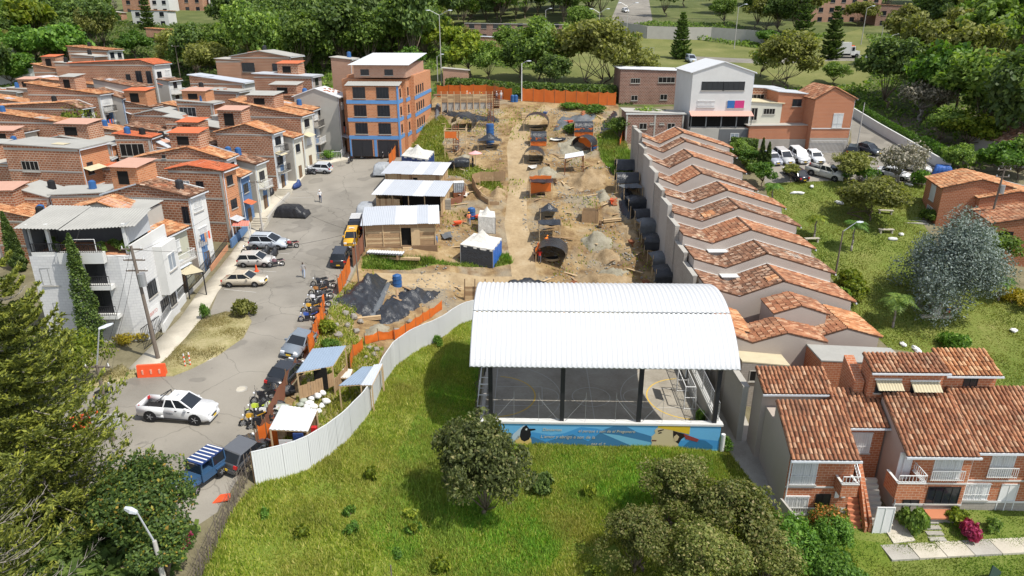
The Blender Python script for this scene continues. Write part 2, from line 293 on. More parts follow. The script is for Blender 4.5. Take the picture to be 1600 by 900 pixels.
class MB:
 def __init__(s):s.v=[];s.f=[];s.m=[]
 def add(s,vs,fs,m=0):
  o=len(s.v);s.v+=[tuple(p)for p in vs];s.f+=[tuple(i+o for i in f)for f in fs];s.m+=[m]*len(fs);return s
 def quad(s,a,b,c,d,m=0):return s.add([a,b,c,d],[(0,1,2,3)],m)
 def box(s,x0,x1,y0,y1,z0,z1,m=0):
  return s.add([(x0,y0,z0),(x1,y0,z0),(x1,y1,z0),(x0,y1,z0),(x0,y0,z1),(x1,y0,z1),(x1,y1,z1),(x0,y1,z1)],
   [(3,2,1,0),(4,5,6,7),(0,1,5,4),(1,2,6,5),(2,3,7,6),(3,0,4,7)],m)
 def bar(s,p,q,w,h=None,m=0):
  p=Vector(p);q=Vector(q);h=h or w;d=(q-p)
  if d.length<1e-6:return s
  d.normalize();up=Vector((0,0,1))if abs(d.z)<.95 else Vector((1,0,0))
  a=d.cross(up).normalized()*w/2;b=a.cross(d).normalized()*h/2
  vs=[p-a-b,p+a-b,p+a+b,p-a+b,q-a-b,q+a-b,q+a+b,q-a+b]
  return s.add(vs,[(0,1,2,3),(7,6,5,4),(0,4,5,1),(1,5,6,2),(2,6,7,3),(3,7,4,0)],m)
 def tube(s,p,q,r,r2=None,n=6,m=0):
  p=Vector(p);q=Vector(q);r2=r if r2 is None else r2;d=(q-p)
  if d.length<1e-6:return s
  d.normalize();up=Vector((0,0,1))if abs(d.z)<.95 else Vector((1,0,0))
  a=d.cross(up).normalized();b=d.cross(a)
  vs=[]
  for c,rr in((p,r),(q,r2)):
   for i in range(n):
    t=2*math.pi*i/n;vs.append(c+a*(rr*math.cos(t))+b*(rr*math.sin(t)))
  fs=[(i,(i+1)%n,n+(i+1)%n,n+i)for i in range(n)]+[tuple(range(n-1,-1,-1)),tuple(range(n,2*n))]
  return s.add(vs,fs,m)
 def prism(s,poly,z0,z1,m=0):
  n=len(poly);vs=[(x,y,z0)for x,y in poly]+[(x,y,z1)for x,y in poly]
  return s.add(vs,[tuple(range(n-1,-1,-1)),tuple(range(n,2*n))]+[(i,(i+1)%n,n+(i+1)%n,n+i)for i in range(n)],m)
 def loft(s,rings,m=0,cap=True):
  n=len(rings[0]);vs=[p for r in rings for p in r];fs=[]
  for k in range(len(rings)-1):
   for i in range(n):
    j=(i+1)%n;fs.append((k*n+i,k*n+j,(k+1)*n+j,(k+1)*n+i))
  if cap:fs+=[tuple(range(n-1,-1,-1)),tuple(range((len(rings)-1)*n,len(rings)*n))]
  return s.add(vs,fs,m)
 def ball(s,c,r,n=8,k=5,m=0,jit=0):
  rx,ry,rz=r if isinstance(r,tuple)else(r,r,r);vs=[(c[0],c[1],c[2]-rz)];fs=[]
  for a in range(1,k):
   t=math.pi*a/k-math.pi/2
   for i in range(n):
    u=2*math.pi*i/n;q=1+(rnd.random()-.5)*jit
    vs.append((c[0]+rx*q*math.cos(t)*math.cos(u),c[1]+ry*q*math.cos(t)*math.sin(u),c[2]+rz*q*math.sin(t)))
  vs.append((c[0],c[1],c[2]+rz));e=len(vs)-1
  for i in range(n):
   j=(i+1)%n;fs.append((0,1+j,1+i));fs.append((e,e-n+i,e-n+j))
   for a in range(k-2):fs.append((1+a*n+i,1+a*n+j,1+(a+1)*n+j,1+(a+1)*n+i))
  return s.add(vs,fs,m)
 def mesh(s,name,mats,smooth=False,uv=False):
  me=bpy.data.meshes.new(name);me.from_pydata(s.v,[],s.f)
  for m in(mats if isinstance(mats,(list,tuple))else[mats]):me.materials.append(M(m)if isinstance(m,str)else m)
  me.polygons.foreach_set('material_index',s.m)
  if smooth:me.polygons.foreach_set('use_smooth',[True]*len(me.polygons))
  me.update()
  if uv:boxuv(me)
  return me
 def build(s,name,mats,parent=None,smooth=False,uv=False,**k):
  return setp(link(name,s.mesh(name,mats,smooth,uv),parent),**k)
def npmesh(name,V,F,mat,smooth=False,uv=False):
 me=bpy.data.meshes.new(name);V=np.asarray(V,np.float32);F=np.asarray(F,np.int32);k=F.shape[1]
 me.vertices.add(len(V));me.vertices.foreach_set('co',V.ravel())
 me.loops.add(F.size);me.loops.foreach_set('vertex_index',F.ravel())
 me.polygons.add(len(F));me.polygons.foreach_set('loop_start',np.arange(0,F.size,k,dtype=np.int32))
 if smooth:me.polygons.foreach_set('use_smooth',np.ones(len(F),bool))
 me.materials.append(M(mat)if isinstance(mat,str)else mat);me.update(calc_edges=True)
 if uv:boxuv(me)
 return me
def copytree(o,parent=None,**k):
 c=o.copy();COL.objects.link(c)
 if parent is not None:c.parent=parent
 for ch in o.children:copytree(ch,c)
 return setp(c,**k)
 # ---------------------------------------------------------------- the ground: one partition of the terrain into zones
def pw(pts):return[on(*p).xy for p in pts]
FENCE=[(400,757),(440,748),(480,735),(515,712),(545,686),(570,655),(588,628),(600,598),(618,572),(645,552),(680,535),(712,512),(724,504),(742,500)]
ZONES=[  # name, material, outline (pixels seen on the ground), raised by
 ('sidewalk','pale_concrete',[(200,580),(230,550),(281,500),(312,455),(356,404),(390,358),(392,340),(425,300),(464,262),(498,251),(545,236),(548,248),(500,258),(478,272),(450,306),(412,342),(410,358),(386,394),(371,417),(341,455),(322,490),(312,503),(290,530),(262,560),(240,580)],.15),
 ('traffic_island','dry_grass',[(240,580),(262,560),(290,530),(312,503),(325,496),(350,489),(385,490),(393,503),(380,528),(340,556),(300,576),(270,588),(215,588),(150,606),(120,612),(190,570),(200,580)],.12),
 ('street','asphalt',[(340,800),(250,860),(130,760),(-60,760),(-60,640),(110,612),(150,606),(215,588),(270,588),(300,576),(340,556),(380,528),(393,503),(385,490),(350,489),(325,496),(341,455),(371,417),(386,394),(410,358),(412,342),(450,306),(478,272),(500,258),(548,248),(548,238),(632,240),(612,275),(585,330),(565,390),(545,440),(515,500),(480,560),(440,630),(395,715)],0),
 ('dirt_track','track',[(800,432),(796,400),(788,350),(795,290),(792,230),(800,200),(822,185),(850,163),(866,170),(842,195),(824,215),(828,260),(822,300),(824,350),(836,410),(840,448),(760,444),(590,444),(585,426),(700,424)],0),
 ('site_grass','lawn',[(640,240),(655,205),(690,180),(706,200),(690,225),(702,250),(735,258),(775,268),(790,310),(765,296),(720,276),(686,272),(668,262)],0),
 ('shaded_grass','lawn',[(932,215),(965,195),(985,240),(990,275),(960,275),(940,250)],0),
 ('weedy_bank','weed_earth',[(500,510),(520,470),(545,442),(590,442),(560,470),(550,520),(600,545),(570,620),(500,680),(440,715),(455,640),(480,580)],0),
 ('bank_grass','lawn',[(566,402),(600,398),(640,405),(720,412),(795,398),(800,412),(770,418),(640,422),(566,420)],0),
 ('building_site','rough_dirt',[(400,757),(400,715),(440,635),(480,565),(515,505),(545,445),(570,385),(590,330),(615,275),(634,238),(645,195),(690,140),(800,150),(966,160),(968,190),(992,260),(1045,380),(1078,450),(1078,470),(760,470),(742,500),(724,504),(712,512),(680,535),(645,552),(618,572),(600,598),(588,628),(570,655),(545,686),(515,712),(480,735),(440,748)],0),
 ('alley','concrete',[(1062,470),(1078,470),(1132,560),(1160,640),(1182,690),(1246,806),(1225,815),(1150,722),(1128,690),(1110,600)],0),
 ('field','field',FENCE+[(742,690),(1126,692),(1150,722),(1225,815),(1262,830),(1390,850),(1420,1100),(200,1100),(318,880),(360,800)],0),
 ('front_garden','lawn',[(1225,815),(1246,806),(1700,770),(1700,1100),(1300,1100),(1262,830)],0),
 ('parking_lot','asphalt',[(1185,236),(1330,226),(1330,205),(1322,182),(1340,182),(1372,205),(1480,262),(1476,292),(1400,284),(1330,282),(1195,287)],0),
 ('park_lawn','lawn',[(1195,287),(1330,282),(1400,284),(1476,292),(1440,345),(1470,395),(1560,440),(1700,480),(1700,700),(1560,640),(1500,560),(1390,545),(1340,500),(1290,420),(1230,350),(1200,310)],0),
 ('upper_road','asphalt',[(1085,88),(1200,93),(1300,86),(1370,86),(1370,95),(1300,95),(1200,100),(1085,95)],0),
 ('hill_road','asphalt',[(972,-12),(1012,-12),(1020,34),(958,46),(955,30)],0),
 ('rear_lawn','mown',[(630,140),(700,100),(830,110),(975,60),(1060,58),(1200,78),(1290,60),(1345,45),(1375,95),(1350,135),(1200,140),(970,150),(966,160),(800,150),(690,140)],0),
 ]
def inpoly(px,py,poly):
 c=np.zeros(len(px),bool);n=len(poly)
 for i in range(n):
  (x1,y1),(x2,y2)=poly[i],poly[(i+1)%n]
  if y1==y2:continue
  k=((y1>py)!=(y2>py))&(px<(x2-x1)*(py-y1)/(y2-y1)+x1);c^=k
 return c
def terrain():
 vs,es=[],[]
 polys=[np.array([tuple(p)for p in pw(z[2])])for z in ZONES]
 for P in polys:  # outlines, subdivided so that they follow the slope
  k0=len(vs)
  for i in range(len(P)):
   a,b=P[i],P[(i+1)%len(P)];m=max(1,int(np.hypot(*(b-a))/2.5))
   for j in range(m):vs.append(Vector(a+(b-a)*j/m))
  n=len(vs)-k0;es+=[(k0+i,k0+(i+1)%n)for i in range(n)]
 g=np.random.RandomState(3)
 def grid(x0,x1,y0,y1,s):
  X,Y=np.meshgrid(np.arange(x0,x1,s),np.arange(y0,y1,s));X=X.ravel();Y=Y.ravel()
  return X+g.uniform(-.3,.3,X.size)*s,Y+g.uniform(-.3,.3,Y.size)*s
 pts=[]
 x,y=grid(-26,20,26,130,.75);k=(inpoly(x,y,polys[8])&(y>58));pts.append((x[k],y[k]))
 x,y=grid(-60,66,18,135,2.0);k2=~(inpoly(x,y,polys[8])&(y>58));pts.append((x[k2],y[k2]))
 x,y=grid(-330,330,-20,520,9);k3=(x<-60)|(x>66)|(y<18)|(y>135);pts.append((x[k3],y[k3]))
 for X,Y in pts:vs+=[Vector((a,b))for a,b in zip(X,Y)]
 V,E,F,*_=delaunay_2d_cdt(vs,es,[],0,1e-4)
 V=np.array([tuple(v)for v in V]);F=np.array([f for f in F if len(f)==3])
 z=T(V[:,0],V[:,1]);c=V[F].mean(1);done=np.zeros(len(F),bool)
 def emit(name,mat,sel,up,label):
  f=F[sel]
  if not len(f):return
  u,inv=np.unique(f,return_inverse=True);P=np.c_[V[u],z[u]+up];q=inv.reshape(-1,3)
  if up:  # kerb face round a raised zone
   e=np.concatenate([q[:,[0,1]],q[:,[1,2]],q[:,[2,0]]]);s={tuple(a)for a in e}
   bd=np.array([a for a in s if(a[1],a[0])not in s]);n=len(P)
   P=np.concatenate([P,P-[0,0,up+.25]])
   q=np.concatenate([q,np.c_[bd[:,1],bd[:,0],bd[:,0]+n],np.c_[bd[:,1],bd[:,0]+n,bd[:,1]+n]])
  o=link(name,npmesh(name,P,q,mat));setp(o,label,kind='structure')
 LAB={'sidewalk':'pale concrete sidewalk along the house fronts','traffic_island':'dry grass island with kerb beside the street','street':'grey asphalt street with parked cars',
  'dirt_track':'pale sandy track through the building site','site_grass':'grassy strip beside the apartment block','shaded_grass':'green grass by the far site wall','weedy_bank':'weedy ground behind the white fence',
  'bank_grass':'grassy bank below the wooden huts','building_site':'churned yellow earth of the building site','alley':'narrow concrete alley beside the court','field':'open field of tall grass','front_garden':'front lawns of the brick houses',
  'parking_lot':'asphalt parking lot behind the park','park_lawn':'sloping park lawn','upper_road':'road along the upper lawn','hill_road':'steep road climbing the hill','rear_lawn':'mown lawn behind the building site'}
 for(nm,mat,_,up),P in zip(ZONES,polys):
  s=inpoly(c[:,0],c[:,1],P)&~done;done|=s;emit(nm,mat,s,up,LAB[nm])
 far=(c[:,1]>128)&~done;emit('hillside','forest_floor',far,0,'wooded hillside behind the houses');done|=far
 emit('ground','earth',~done,0,'bare ground between the houses')
 return{z[0]:P for z,P in zip(ZONES,polys)}
ZP=terrain()
# grass that stands up from the ground: tufts of bent blades, one stuff object per sward
def sward(name,label,zone,mat,n,h,seed,excl=(),box=None,w=.05,clump=2.0,dens=None):
 g=np.random.RandomState(seed);P=zone if not isinstance(zone,str)else ZP[zone]
 x0,y0=P.min(0);x1,y1=P.max(0)
 if box:x0,x1,y0,y1=max(x0,box[0]),min(x1,box[1]),max(y0,box[2]),min(y1,box[3])
 x=g.uniform(x0,x1,n*3);y=g.uniform(y0,y1,n*3);k=inpoly(x,y,P)
 for e in excl:k&=~inpoly(x,y,e if not isinstance(e,str)else ZP[e])
 nz=vnoise(x,y,clump,seed)*.6+vnoise(x,y,clump*.35,seed+1)*.4
 k&=g.uniform(0,1,x.size)<(.25+1.1*nz if dens is None else dens(nz,x,y))
 x,y,nz=x[k][:n],y[k][:n],nz[k][:n];m=len(x)
 z=T(x,y);hh=h*(.35+1.1*nz)*g.uniform(.6,1.3,m);a=g.uniform(0,6.283,m);b=g.uniform(0,6.283,m);lean=hh*g.uniform(.15,.8,m)
 ww=w*g.uniform(.6,1.5,m)
 dx,dy=np.cos(a)*ww,np.sin(a)*ww
 tip=np.stack([x+np.cos(b)*lean,y+np.sin(b)*lean,z+hh],1)
 A=np.stack([x-dx,y-dy,z-.03],1);B=np.stack([x+dx,y+dy,z-.03],1)
 V=np.stack([A,B,tip],1).reshape(-1,3)
 o=link(name,npmesh(name,V,np.arange(3*m).reshape(-1,3),mat));return setp(o,label,kind='stuff')
BARE=[np.array([tuple(p)for p in pw([(905,905),(930,870),(960,850),(975,870),(950,920)])])]
sward('tall_grass','tall yellow green grass over the open field','field','blade',210000,.24,11,BARE,(-22,22,26,66),.038)
sward('lush_grass','deep green grass beside the court wall',np.array([(-9.,33),(-6,60),(-3,62),(-3,45),(16,44),(15,38),(4,36),(1,30),(-3,29)]),'blade_lush',75000,.3,12,(),None,.036,3)
sward('lawn_grass','short grass over the sloping park lawn','park_lawn','blade_lawn',60000,.14,13,(),(20,75,50,105),.06,3)
sward('garden_grass','short grass on the front lawns','front_garden','blade_lush',30000,.14,14,(),(17,50,25,40),.035)
sward('dry_tufts','dry tufts on the traffic island','traffic_island','blade_dry',14000,.2,15,(),None,.05)
sward('bank_weeds','green weeds growing on the site bank','bank_grass','blade_lush',9000,.5,16,(),None,.07)
sward('fence_weeds','weeds growing behind the orange fence','weedy_bank','blade',6500,.35,17,(),None,.07,3)
sward('site_weeds','rough weeds beside the apartment block','site_grass','blade',9000,.45,18,(),None,.09,3)
sward('shade_weeds','weeds below the far grey wall','shaded_grass','blade_lush',5000,.5,19,(),None,.1,3)
sward('site_tufts','scattered weeds on the churned earth','building_site','blade',3500,.28,20,(),(-17,17,66,128),.09,5,lambda nz,x,y:(nz>.58)*.8)
# ---------------------------------------------------------------- trees
def leaves(C,size,g,up=.35,cen=None):
 """one small folded leaf spray (quad) per centre, facing outward and upward"""
 n=len(C);d=g.normal(size=(n,3))
 if cen is not None:o=C-cen;o/=np.linalg.norm(o,axis=1,keepdims=True)+1e-6;d=d*.8+o*.7
 d[:,2]+=up;d/=np.linalg.norm(d,axis=1,keepdims=True)+1e-9
 t=np.cross(d,g.normal(size=(n,3)));t/=np.linalg.norm(t,axis=1,keepdims=True)+1e-9;b=np.cross(d,t)
 s=size*g.uniform(.6,1.4,(n,1));
 return np.stack([C-t*s,C-b*s*.55+d*s*.12,C+t*s,C+b*s*.55+d*s*.12],1).reshape(-1,3)
def crown_pts(g,r,h0,h1,nclump,per,flat=.75,cr=.33,shell=.55,skew=0):
 """leaf centres: clumps over an uneven ellipsoid between heights h0 and h1"""
 zc,rz=(h0+h1)/2,(h1-h0)/2;out=[];cents=[];nl=7 if nclump>30 else 4;lob=g.normal(size=(nl,3));lob/=np.linalg.norm(lob,axis=1,keepdims=True);lob[:,2]=np.abs(lob[:,2])*1.35-.62;lob*=g.uniform(.45,.72,(nl,1))
 for i in range(nclump):
  d=g.normal(size=3);d/=np.linalg.norm(d);
  if d[2]<-.45:d[2]*=-.6
  q=g.uniform(shell,1.02)*.52;e_=lob[i%nl]+d*q if i%5 else d*g.uniform(.2,.75);c=np.array([e_[0]*r,e_[1]*r,zc+e_[2]*rz])
  k=r*cr*g.uniform(.6,1.25);m=int(per*g.uniform(.7,1.3)*(k/(r*cr))**1.5)
  p=g.normal(size=(m,3));p/=np.linalg.norm(p,axis=1,keepdims=True);p*=(g.uniform(.25,1,(m,1))**.5)*k;p[:,2]*=flat
  out.append(p+c);cents.append(c)
 return np.concatenate(out),cents
PROTO={}
def proj(p):
 s_,c_=math.sin(R(PITCH)),math.cos(R(PITCH));y,z=p[1],p[2]-CAMZ;d=y*c_-z*s_;return 800+FPX*p[0]/d,450-FPX*(y*s_+z*c_)/d,FPX/d
def tree_proto(kind,var,r,h,leaf,nclump,per,size,base=.35,trunk_r=.16,bark='bark',cr=.33,shell=.55,flat=.75,stems=1,seed=0):
 key=(kind,var)
 if key in PROTO:return PROTO[key]
 g=np.random.RandomState(seed*31+var*7+5)
 P,cents=crown_pts(g,r,h*base,h,nclump,per,flat,cr,shell)
 V=leaves(P,size,g,.45,np.array([0,0,h*(base+1)/2]))
 crown=npmesh('crown',V,np.arange(len(V)).reshape(-1,4),leaf)
 b=MB();fork=h*base*.9
 for s in range(stems):
  dx,dy=(g.normal(size=2)*.12*r if stems>1 else(0,0))
  prev=Vector((dx*.3,dy*.3,-.6));rr=trunk_r
  for k in range(1,4):
   q=Vector((dx*(.3+k*.5)+g.normal()*.05*r,dy*(.3+k*.5)+g.normal()*.05*r,fork*k/3));b.tube(prev,q,rr,rr*.85,7);prev=q;rr*=.85
  pick=g.choice(len(cents),min(len(cents),max(5,16//stems)),replace=False)
  for i in pick:
   c=Vector(cents[i]);mid=prev.lerp(c,.5)+Vector((0,0,-.06*h));b.tube(prev,mid,rr*.6,rr*.38,5);b.tube(mid,c,rr*.38,rr*.1,4)
 PROTO[key]=(crown,b.mesh('trunk',bark,True));return PROTO[key]
def put_tree(name,proto,label,x,y,z=None,s=1.0,sz=None,rz=None,cat='tree',group=None):
 z=gz(x,y)if z is None else z
 t=thing(name,label,cat,(x,y,z-.05),rnd.uniform(0,6.28)if rz is None else rz,group);t.scale=(s,s,sz or s)
 link('trunk',proto[1],t);link('crown',proto[0],t);return t
K={  # kind: radius, height, leaf, clumps, leaves per clump, leaf size, crown base share, more
 'dense':(3.6,8.5,'leaf_dark',70,105,.26,.12,{}),
 'broad':(3.8,8.0,'leaf_mid',66,105,.25,.16,{}),
 'olive':(4.6,8.0,'leaf_olive',120,95,.23,.14,dict(stems=3,trunk_r=.13,cr=.25,shell=.35)),
 'lime':(3.2,6.5,'leaf_lime',48,90,.30,.25,{}),
 'fresh':(3.4,7.0,'leaf_fresh',52,95,.30,.22,{}),
 'airy':(3.8,9.5,'leaf_olive',46,70,.28,.35,dict(cr=.25,shell=.35)),
 'grey':(2.8,5.0,'leaf_grey',46,70,.16,.3,dict(stems=2,bark='bark_grey')),
 'eucalypt':(3.4,13,'leaf_mid',60,70,.30,.35,dict(cr=.27,shell=.3)),
 }
def kproto(kind,var):
 r,h,leaf,nc,per,size,base,ex=K[kind]
 return tree_proto(kind,var,r,h,leaf,nc,per,size,base,seed=sum(map(ord,kind)),**ex)
def tree(kind,px,py,width,label,var=None,tall=1.0,up=0,group=None,name=None):
 """a tree whose trunk stands at a ground pixel; width = crown width in metres"""
 p=on(px,py,up);var=rnd.randrange(3)if var is None else var;s=width/2/K[kind][0]
 return put_tree(name or kind+'_tree',kproto(kind,var),label,p.x,p.y,p.z-up,s,s*tall,group=group)
def shrub_mesh(key,r,h,leaf,nclump,per,size,seed=1,shell=.4):
 if key not in PROTO:
  g=np.random.RandomState(seed);P,c=crown_pts(g,r,.08*h,h,nclump,per,.8,.4,shell);V=leaves(P,size,g,.4,np.array([0,0,h*.4]))
  b=MB()
  for q in c[:6]:b.tube((0,0,-.3),q,.04,.015,4)
  PROTO[key]=(npmesh('foliage',V,np.arange(len(V)).reshape(-1,4),leaf),b.mesh('stem','bark',True))
 return PROTO[key]
def shrub(px,py,r,h,leaf,label,size=.13,cat='shrub',nclump=22,per=80,group=None,name='shrub',xy=None):
 p=on(px,py)if xy is None else Vector((*xy,gz(*xy)));pr=shrub_mesh((leaf,round(size,2),nclump,per),1,1,leaf,nclump,per,size/r,len(leaf))
 t=thing(name,label,cat,p,rnd.uniform(0,6),group);t.scale=(r,r,h);link('stem',pr[1],t);link('foliage',pr[0],t);return t
def palm(px,py,h,r,label,leaf='leaf_fresh',fr=13,size=.1):
 p=on(px,py);t=thing('palm_tree',label,'palm',p);g=np.random.RandomState(int(px));b=MB();pr=Vector((0,0,-.3))
 for k in range(1,6):q=Vector((.06*k*(-1)**k*.3,.04*k,h*k/5));b.tube(pr,q,.14-.012*k,.13-.012*k,7);pr=q
 b.build('trunk','bark_grey',t,True)
 for k in range(fr):
  a=6.283*k/fr+g.uniform(-.2,.2);el=g.uniform(.15,1.1);f=MB();prev=pr;n=9
  for i in range(1,n+1):
   u=i/n;dd=r*u;q=Vector((math.cos(a)*dd*math.cos(el*.6),math.sin(a)*dd*math.cos(el*.6),h+math.sin(el)*dd*.8-.75*r*u*u));f.tube(prev,q,.025,.018,3)
   d=(q-prev).normalized();side=d.cross(Vector((0,0,1))).normalized();L=r*.34*math.sin(math.pi*min(.97,u*.85+.12))
   for sgn in(-1,1):
    for w in(0,.5):
     o=prev.lerp(q,w);tip=o+side*sgn*L+d*L*.5+Vector((0,0,-.3*L));f.add([o-d*.05,o+d*size,tip],[(0,1,2)])
   prev=q
  f.build('frond',leaf,t)
 return t
def columnar(px,py,h,r,label,leaf='leaf_dark',n=9000,size=.1,xy=None):
 p=on(px,py)if xy is None else V3(*xy,gz(*xy));t=thing('cypress_tree',label,'cypress',p);g=np.random.RandomState(int(px)+3)
 u=g.uniform(.02,1,n);a=g.uniform(0,6.283,n);prof=r*np.minimum(1,(u*6)**.5)*(1-u)**.62*1.15;q=prof*g.uniform(.55,1.08,n)*(1+.18*np.sin(a*3+u*30))
 C=np.stack([np.cos(a)*q,np.sin(a)*q,u*h],1);V=leaves(C,size,g,.8,np.array([0,0,h*.3]))
 MB().tube((0,0,-.4),(0,0,h*.8),.12,.03,6).build('trunk','bark',t,True);link('crown',npmesh('crown',V,np.arange(len(V)).reshape(-1,4),leaf),t);return t
def conifer(x,y,h,r,label,leaf='leaf_conifer',whorls=26,size=.2,z=None,seed=2,prof=.75,base=.06,droop=.12,rise=.25,nb=7,nd=11,thin=.3,dead=0):
 """whorls of long branches; each carries pairs of side twigs clothed in narrow needle sprays"""
 z=gz(x,y)if z is None else z;t=thing('conifer_tree',label,'conifer',(x,y,z));g=np.random.RandomState(seed);b=MB();VV=[]
 pr=Vector((0,0,-.5))
 for k in range(1,9):q=Vector((0,0,h*k/8));b.tube(pr,q,.02*h*(1.08-k/8),.02*h*(1.02-k/8),8);pr=q
 for w in range(whorls):
  u=base+(1-base)*(w+g.uniform(0,.45))/whorls;R_=r*(1-u)**prof*g.uniform(.75,1.15);n_=nb if u<.8 else 5
  for k in range(n_):
   a=6.283*(k/n_)+w*1.1+g.uniform(-.25,.25);L=R_*g.uniform(.65,1.2)+.25;prev=Vector((0,0,u*h));m=7;dry=g.uniform()<dead
   for i in range(1,m+1):
    v=i/m;q=Vector((math.cos(a)*L*v,math.sin(a)*L*v,u*h+L*(-droop*math.sin(v*2.6)+rise*v**2.5)));b.tube(prev,q,.04*(1-v*.7),.035*(1-v*.7),3)
    d=(q-prev).normalized();sd=d.cross(Vector((0,0,1))).normalized();tl=L*thin*(1.15-.75*v)*(.5 if v<.3 else 1)
    for e in(-1,1):
     for f in(.25,.75):
      o=np.array(prev.lerp(q,f));dr=np.array((d*g.uniform(.5,.9)+sd*e*g.uniform(.7,1.1)+Vector((0,0,g.uniform(-.05,.3)))).normalized());T_=tl*g.uniform(.6,1.2)
      if dry:b.tube(Vector(o),Vector(o+dr*T_),.015,.006,3);continue
      s_=g.uniform(.1,1,(nd,1));c=o+dr*T_*s_+g.normal(size=(nd,3))*T_*.1;nd_=dr+g.normal(size=(nd,3))*.45+[0,0,.25];nd_/=np.linalg.norm(nd_,axis=1,keepdims=True)
      sz=size*g.uniform(.7,1.3,(nd,1));wv=np.cross(nd_,g.normal(size=(nd,3)));wv/=np.linalg.norm(wv,axis=1,keepdims=True)+1e-6
      VV.append(np.stack([c-nd_*sz,c-wv*sz*.3,c+nd_*sz,c+wv*sz*.3],1).reshape(-1,3))
    prev=q
 V=np.concatenate(VV);b.build('trunk','bark_grey',t,True);link('crown',npmesh('crown',V,np.arange(len(V)).reshape(-1,4),leaf),t);return t
 # ---------------------------------------------------------------- corrugated sheet, posts, cloth
def corrugated(name,P,mat,parent=None,pitch=.25,depth=.03,along=True,**k):
 """ribbed sheet over a quad P0..P3 (local): ribs run from the P0-P1 edge to the P3-P2 edge"""
 P=[np.array(p,float)for p in P];n=max(4,int(np.linalg.norm(P[1]-P[0])/pitch))*4;nr=np.cross(P[1]-P[0],P[3]-P[0]);nr/=np.linalg.norm(nr)
 if nr[2]<0:nr=-nr
 u=np.linspace(0,1,n+1);hh=depth*np.array([0,1,1,0])[np.arange(n+1)%4]
 A=P[0]+(P[1]-P[0])*u[:,None]+nr*hh[:,None];B=P[3]+(P[2]-P[3])*u[:,None]+nr*hh[:,None]
 V=np.concatenate([A,B,A-nr*.02,B-nr*.02]);m=n+1;i=np.arange(n)
 F=np.concatenate([np.stack([i,i+1,i+1+m,i+m],1),np.stack([i+2*m,i+3*m,i+1+3*m,i+1+2*m],1)])
 return setp(link(name,npmesh(name,V,F,mat),parent),**k)
def V3(*a):return Vector(a)
# ---------------------------------------------------------------- the covered court
RZ=R(-1.5)
CX,CY,CW,CD,CFZ=-2.6,45.15,18.4,13.2,.3
court=thing('sports_court','roofed sports court with white arched roof and painted front wall','sports court',(CX,CY,0),RZ)
MB().box(-.2,CW+.3,-.1,CD+.4,-1.5,CFZ).build('floor','court_floor',court)
# court lines
def flatline(b,pts,w,z):
 for p,q in zip(pts[:-1],pts[1:]):
  d=(Vector(q)-Vector(p)).normalized();s=Vector((-d.y,d.x))*w/2
  b.quad((p[0]-s.x,p[1]-s.y,z),(q[0]-s.x,q[1]-s.y,z),(q[0]+s.x,q[1]+s.y,z),(p[0]+s.x,p[1]+s.y,z))
def arcp(cx,cy,r,a0,a1,n=20):return[(cx+r*math.cos(R(a0+(a1-a0)*i/n)),cy+r*math.sin(R(a0+(a1-a0)*i/n)))for i in range(n+1)]
b=MB();z=CFZ+.004;x0,x1,y0,y1=1.0,17.3,.9,12.4;ym=(y0+y1)/2;xm=(x0+x1)/2
flatline(b,[(x0,y0),(x1,y0),(x1,y1),(x0,y1),(x0,y0)],.07,z);flatline(b,[(xm,y0),(xm,y1)],.07,z+.002);flatline(b,arcp(xm,ym,1.6,0,360,32),.07,z+.003)
flatline(b,[(x0,ym-1.6),(x0+4,ym-1.6),(x0+4,ym+1.6),(x0,ym+1.6)],.07,z+.002);flatline(b,arcp(x0+4,ym,1.4,-90,90),.07,z+.003)
flatline(b,[(x1,ym-1.6),(x1-4,ym-1.6),(x1-4,ym+1.6),(x1,ym+1.6)],.07,z+.002);flatline(b,arcp(x1-4,ym,1.4,90,270),.07,z+.003)
flatline(b,arcp(x0,ym,5.6,-75,75,28),.07,z+.004);flatline(b,arcp(x1,ym,5.6,105,255,28),.07,z+.004)
b.build('white_marking','marking_white',court)
for ax,a0,a1 in((x1,95,265),(x0,-85,85)):b=MB();flatline(b,arcp(ax,ym,3.4,a0,a1,28),.11,z+.006);b.build('yellow_marking','marking_yellow',court)
# roof: a ribbed arch, two lengths of sheet with an open seam
def arch(y):  # height over the ground at depth y of the roof, 0..14
 Rr,c=9.35,7.0;return 10.05-Rr+math.sqrt(Rr*Rr-(y-c)**2)
def roofsheet(ya,yb,lift):
 n=14;ys=np.linspace(ya,yb,n+1);m=int(19.4/.36)*4;u=np.linspace(-.45,18.95,m+1);h=.08*np.array([0,1,1,0])[np.arange(m+1)%4]+lift
 V=[];
 for y in ys:V.append(np.stack([u,np.full(m+1,y-.75),arch(y)+h],1))
 for y in ys:V.append(np.stack([u,np.full(m+1,y-.75),np.full(m+1,arch(y)-.04+lift)],1))
 V=np.concatenate(V);F=[];k=np.arange(m);N=m+1;tot=N*(n+1)
 for i in range(n):F.append(np.stack([i*N+k,i*N+k+1,(i+1)*N+k+1,(i+1)*N+k],1));F.append(np.stack([tot+i*N+k,tot+(i+1)*N+k,tot+(i+1)*N+k+1,tot+i*N+k+1],1))
 for e in(0,n):F.append(np.stack([e*N+k,tot+e*N+k,tot+e*N+k+1,e*N+k+1],1))
 F.append(np.array([[i*N+s,(i+1)*N+s,tot+(i+1)*N+s,tot+i*N+s]for i in range(n)for s in(0,m)]))
 o=link('roof_sheet',npmesh('roof_sheet',V,np.concatenate(F),'sheet_white'),court);return o
roofsheet(0,3.9,0);roofsheet(3.98,14,.05)
colx=(1.0,6.35,12.1,17.75)
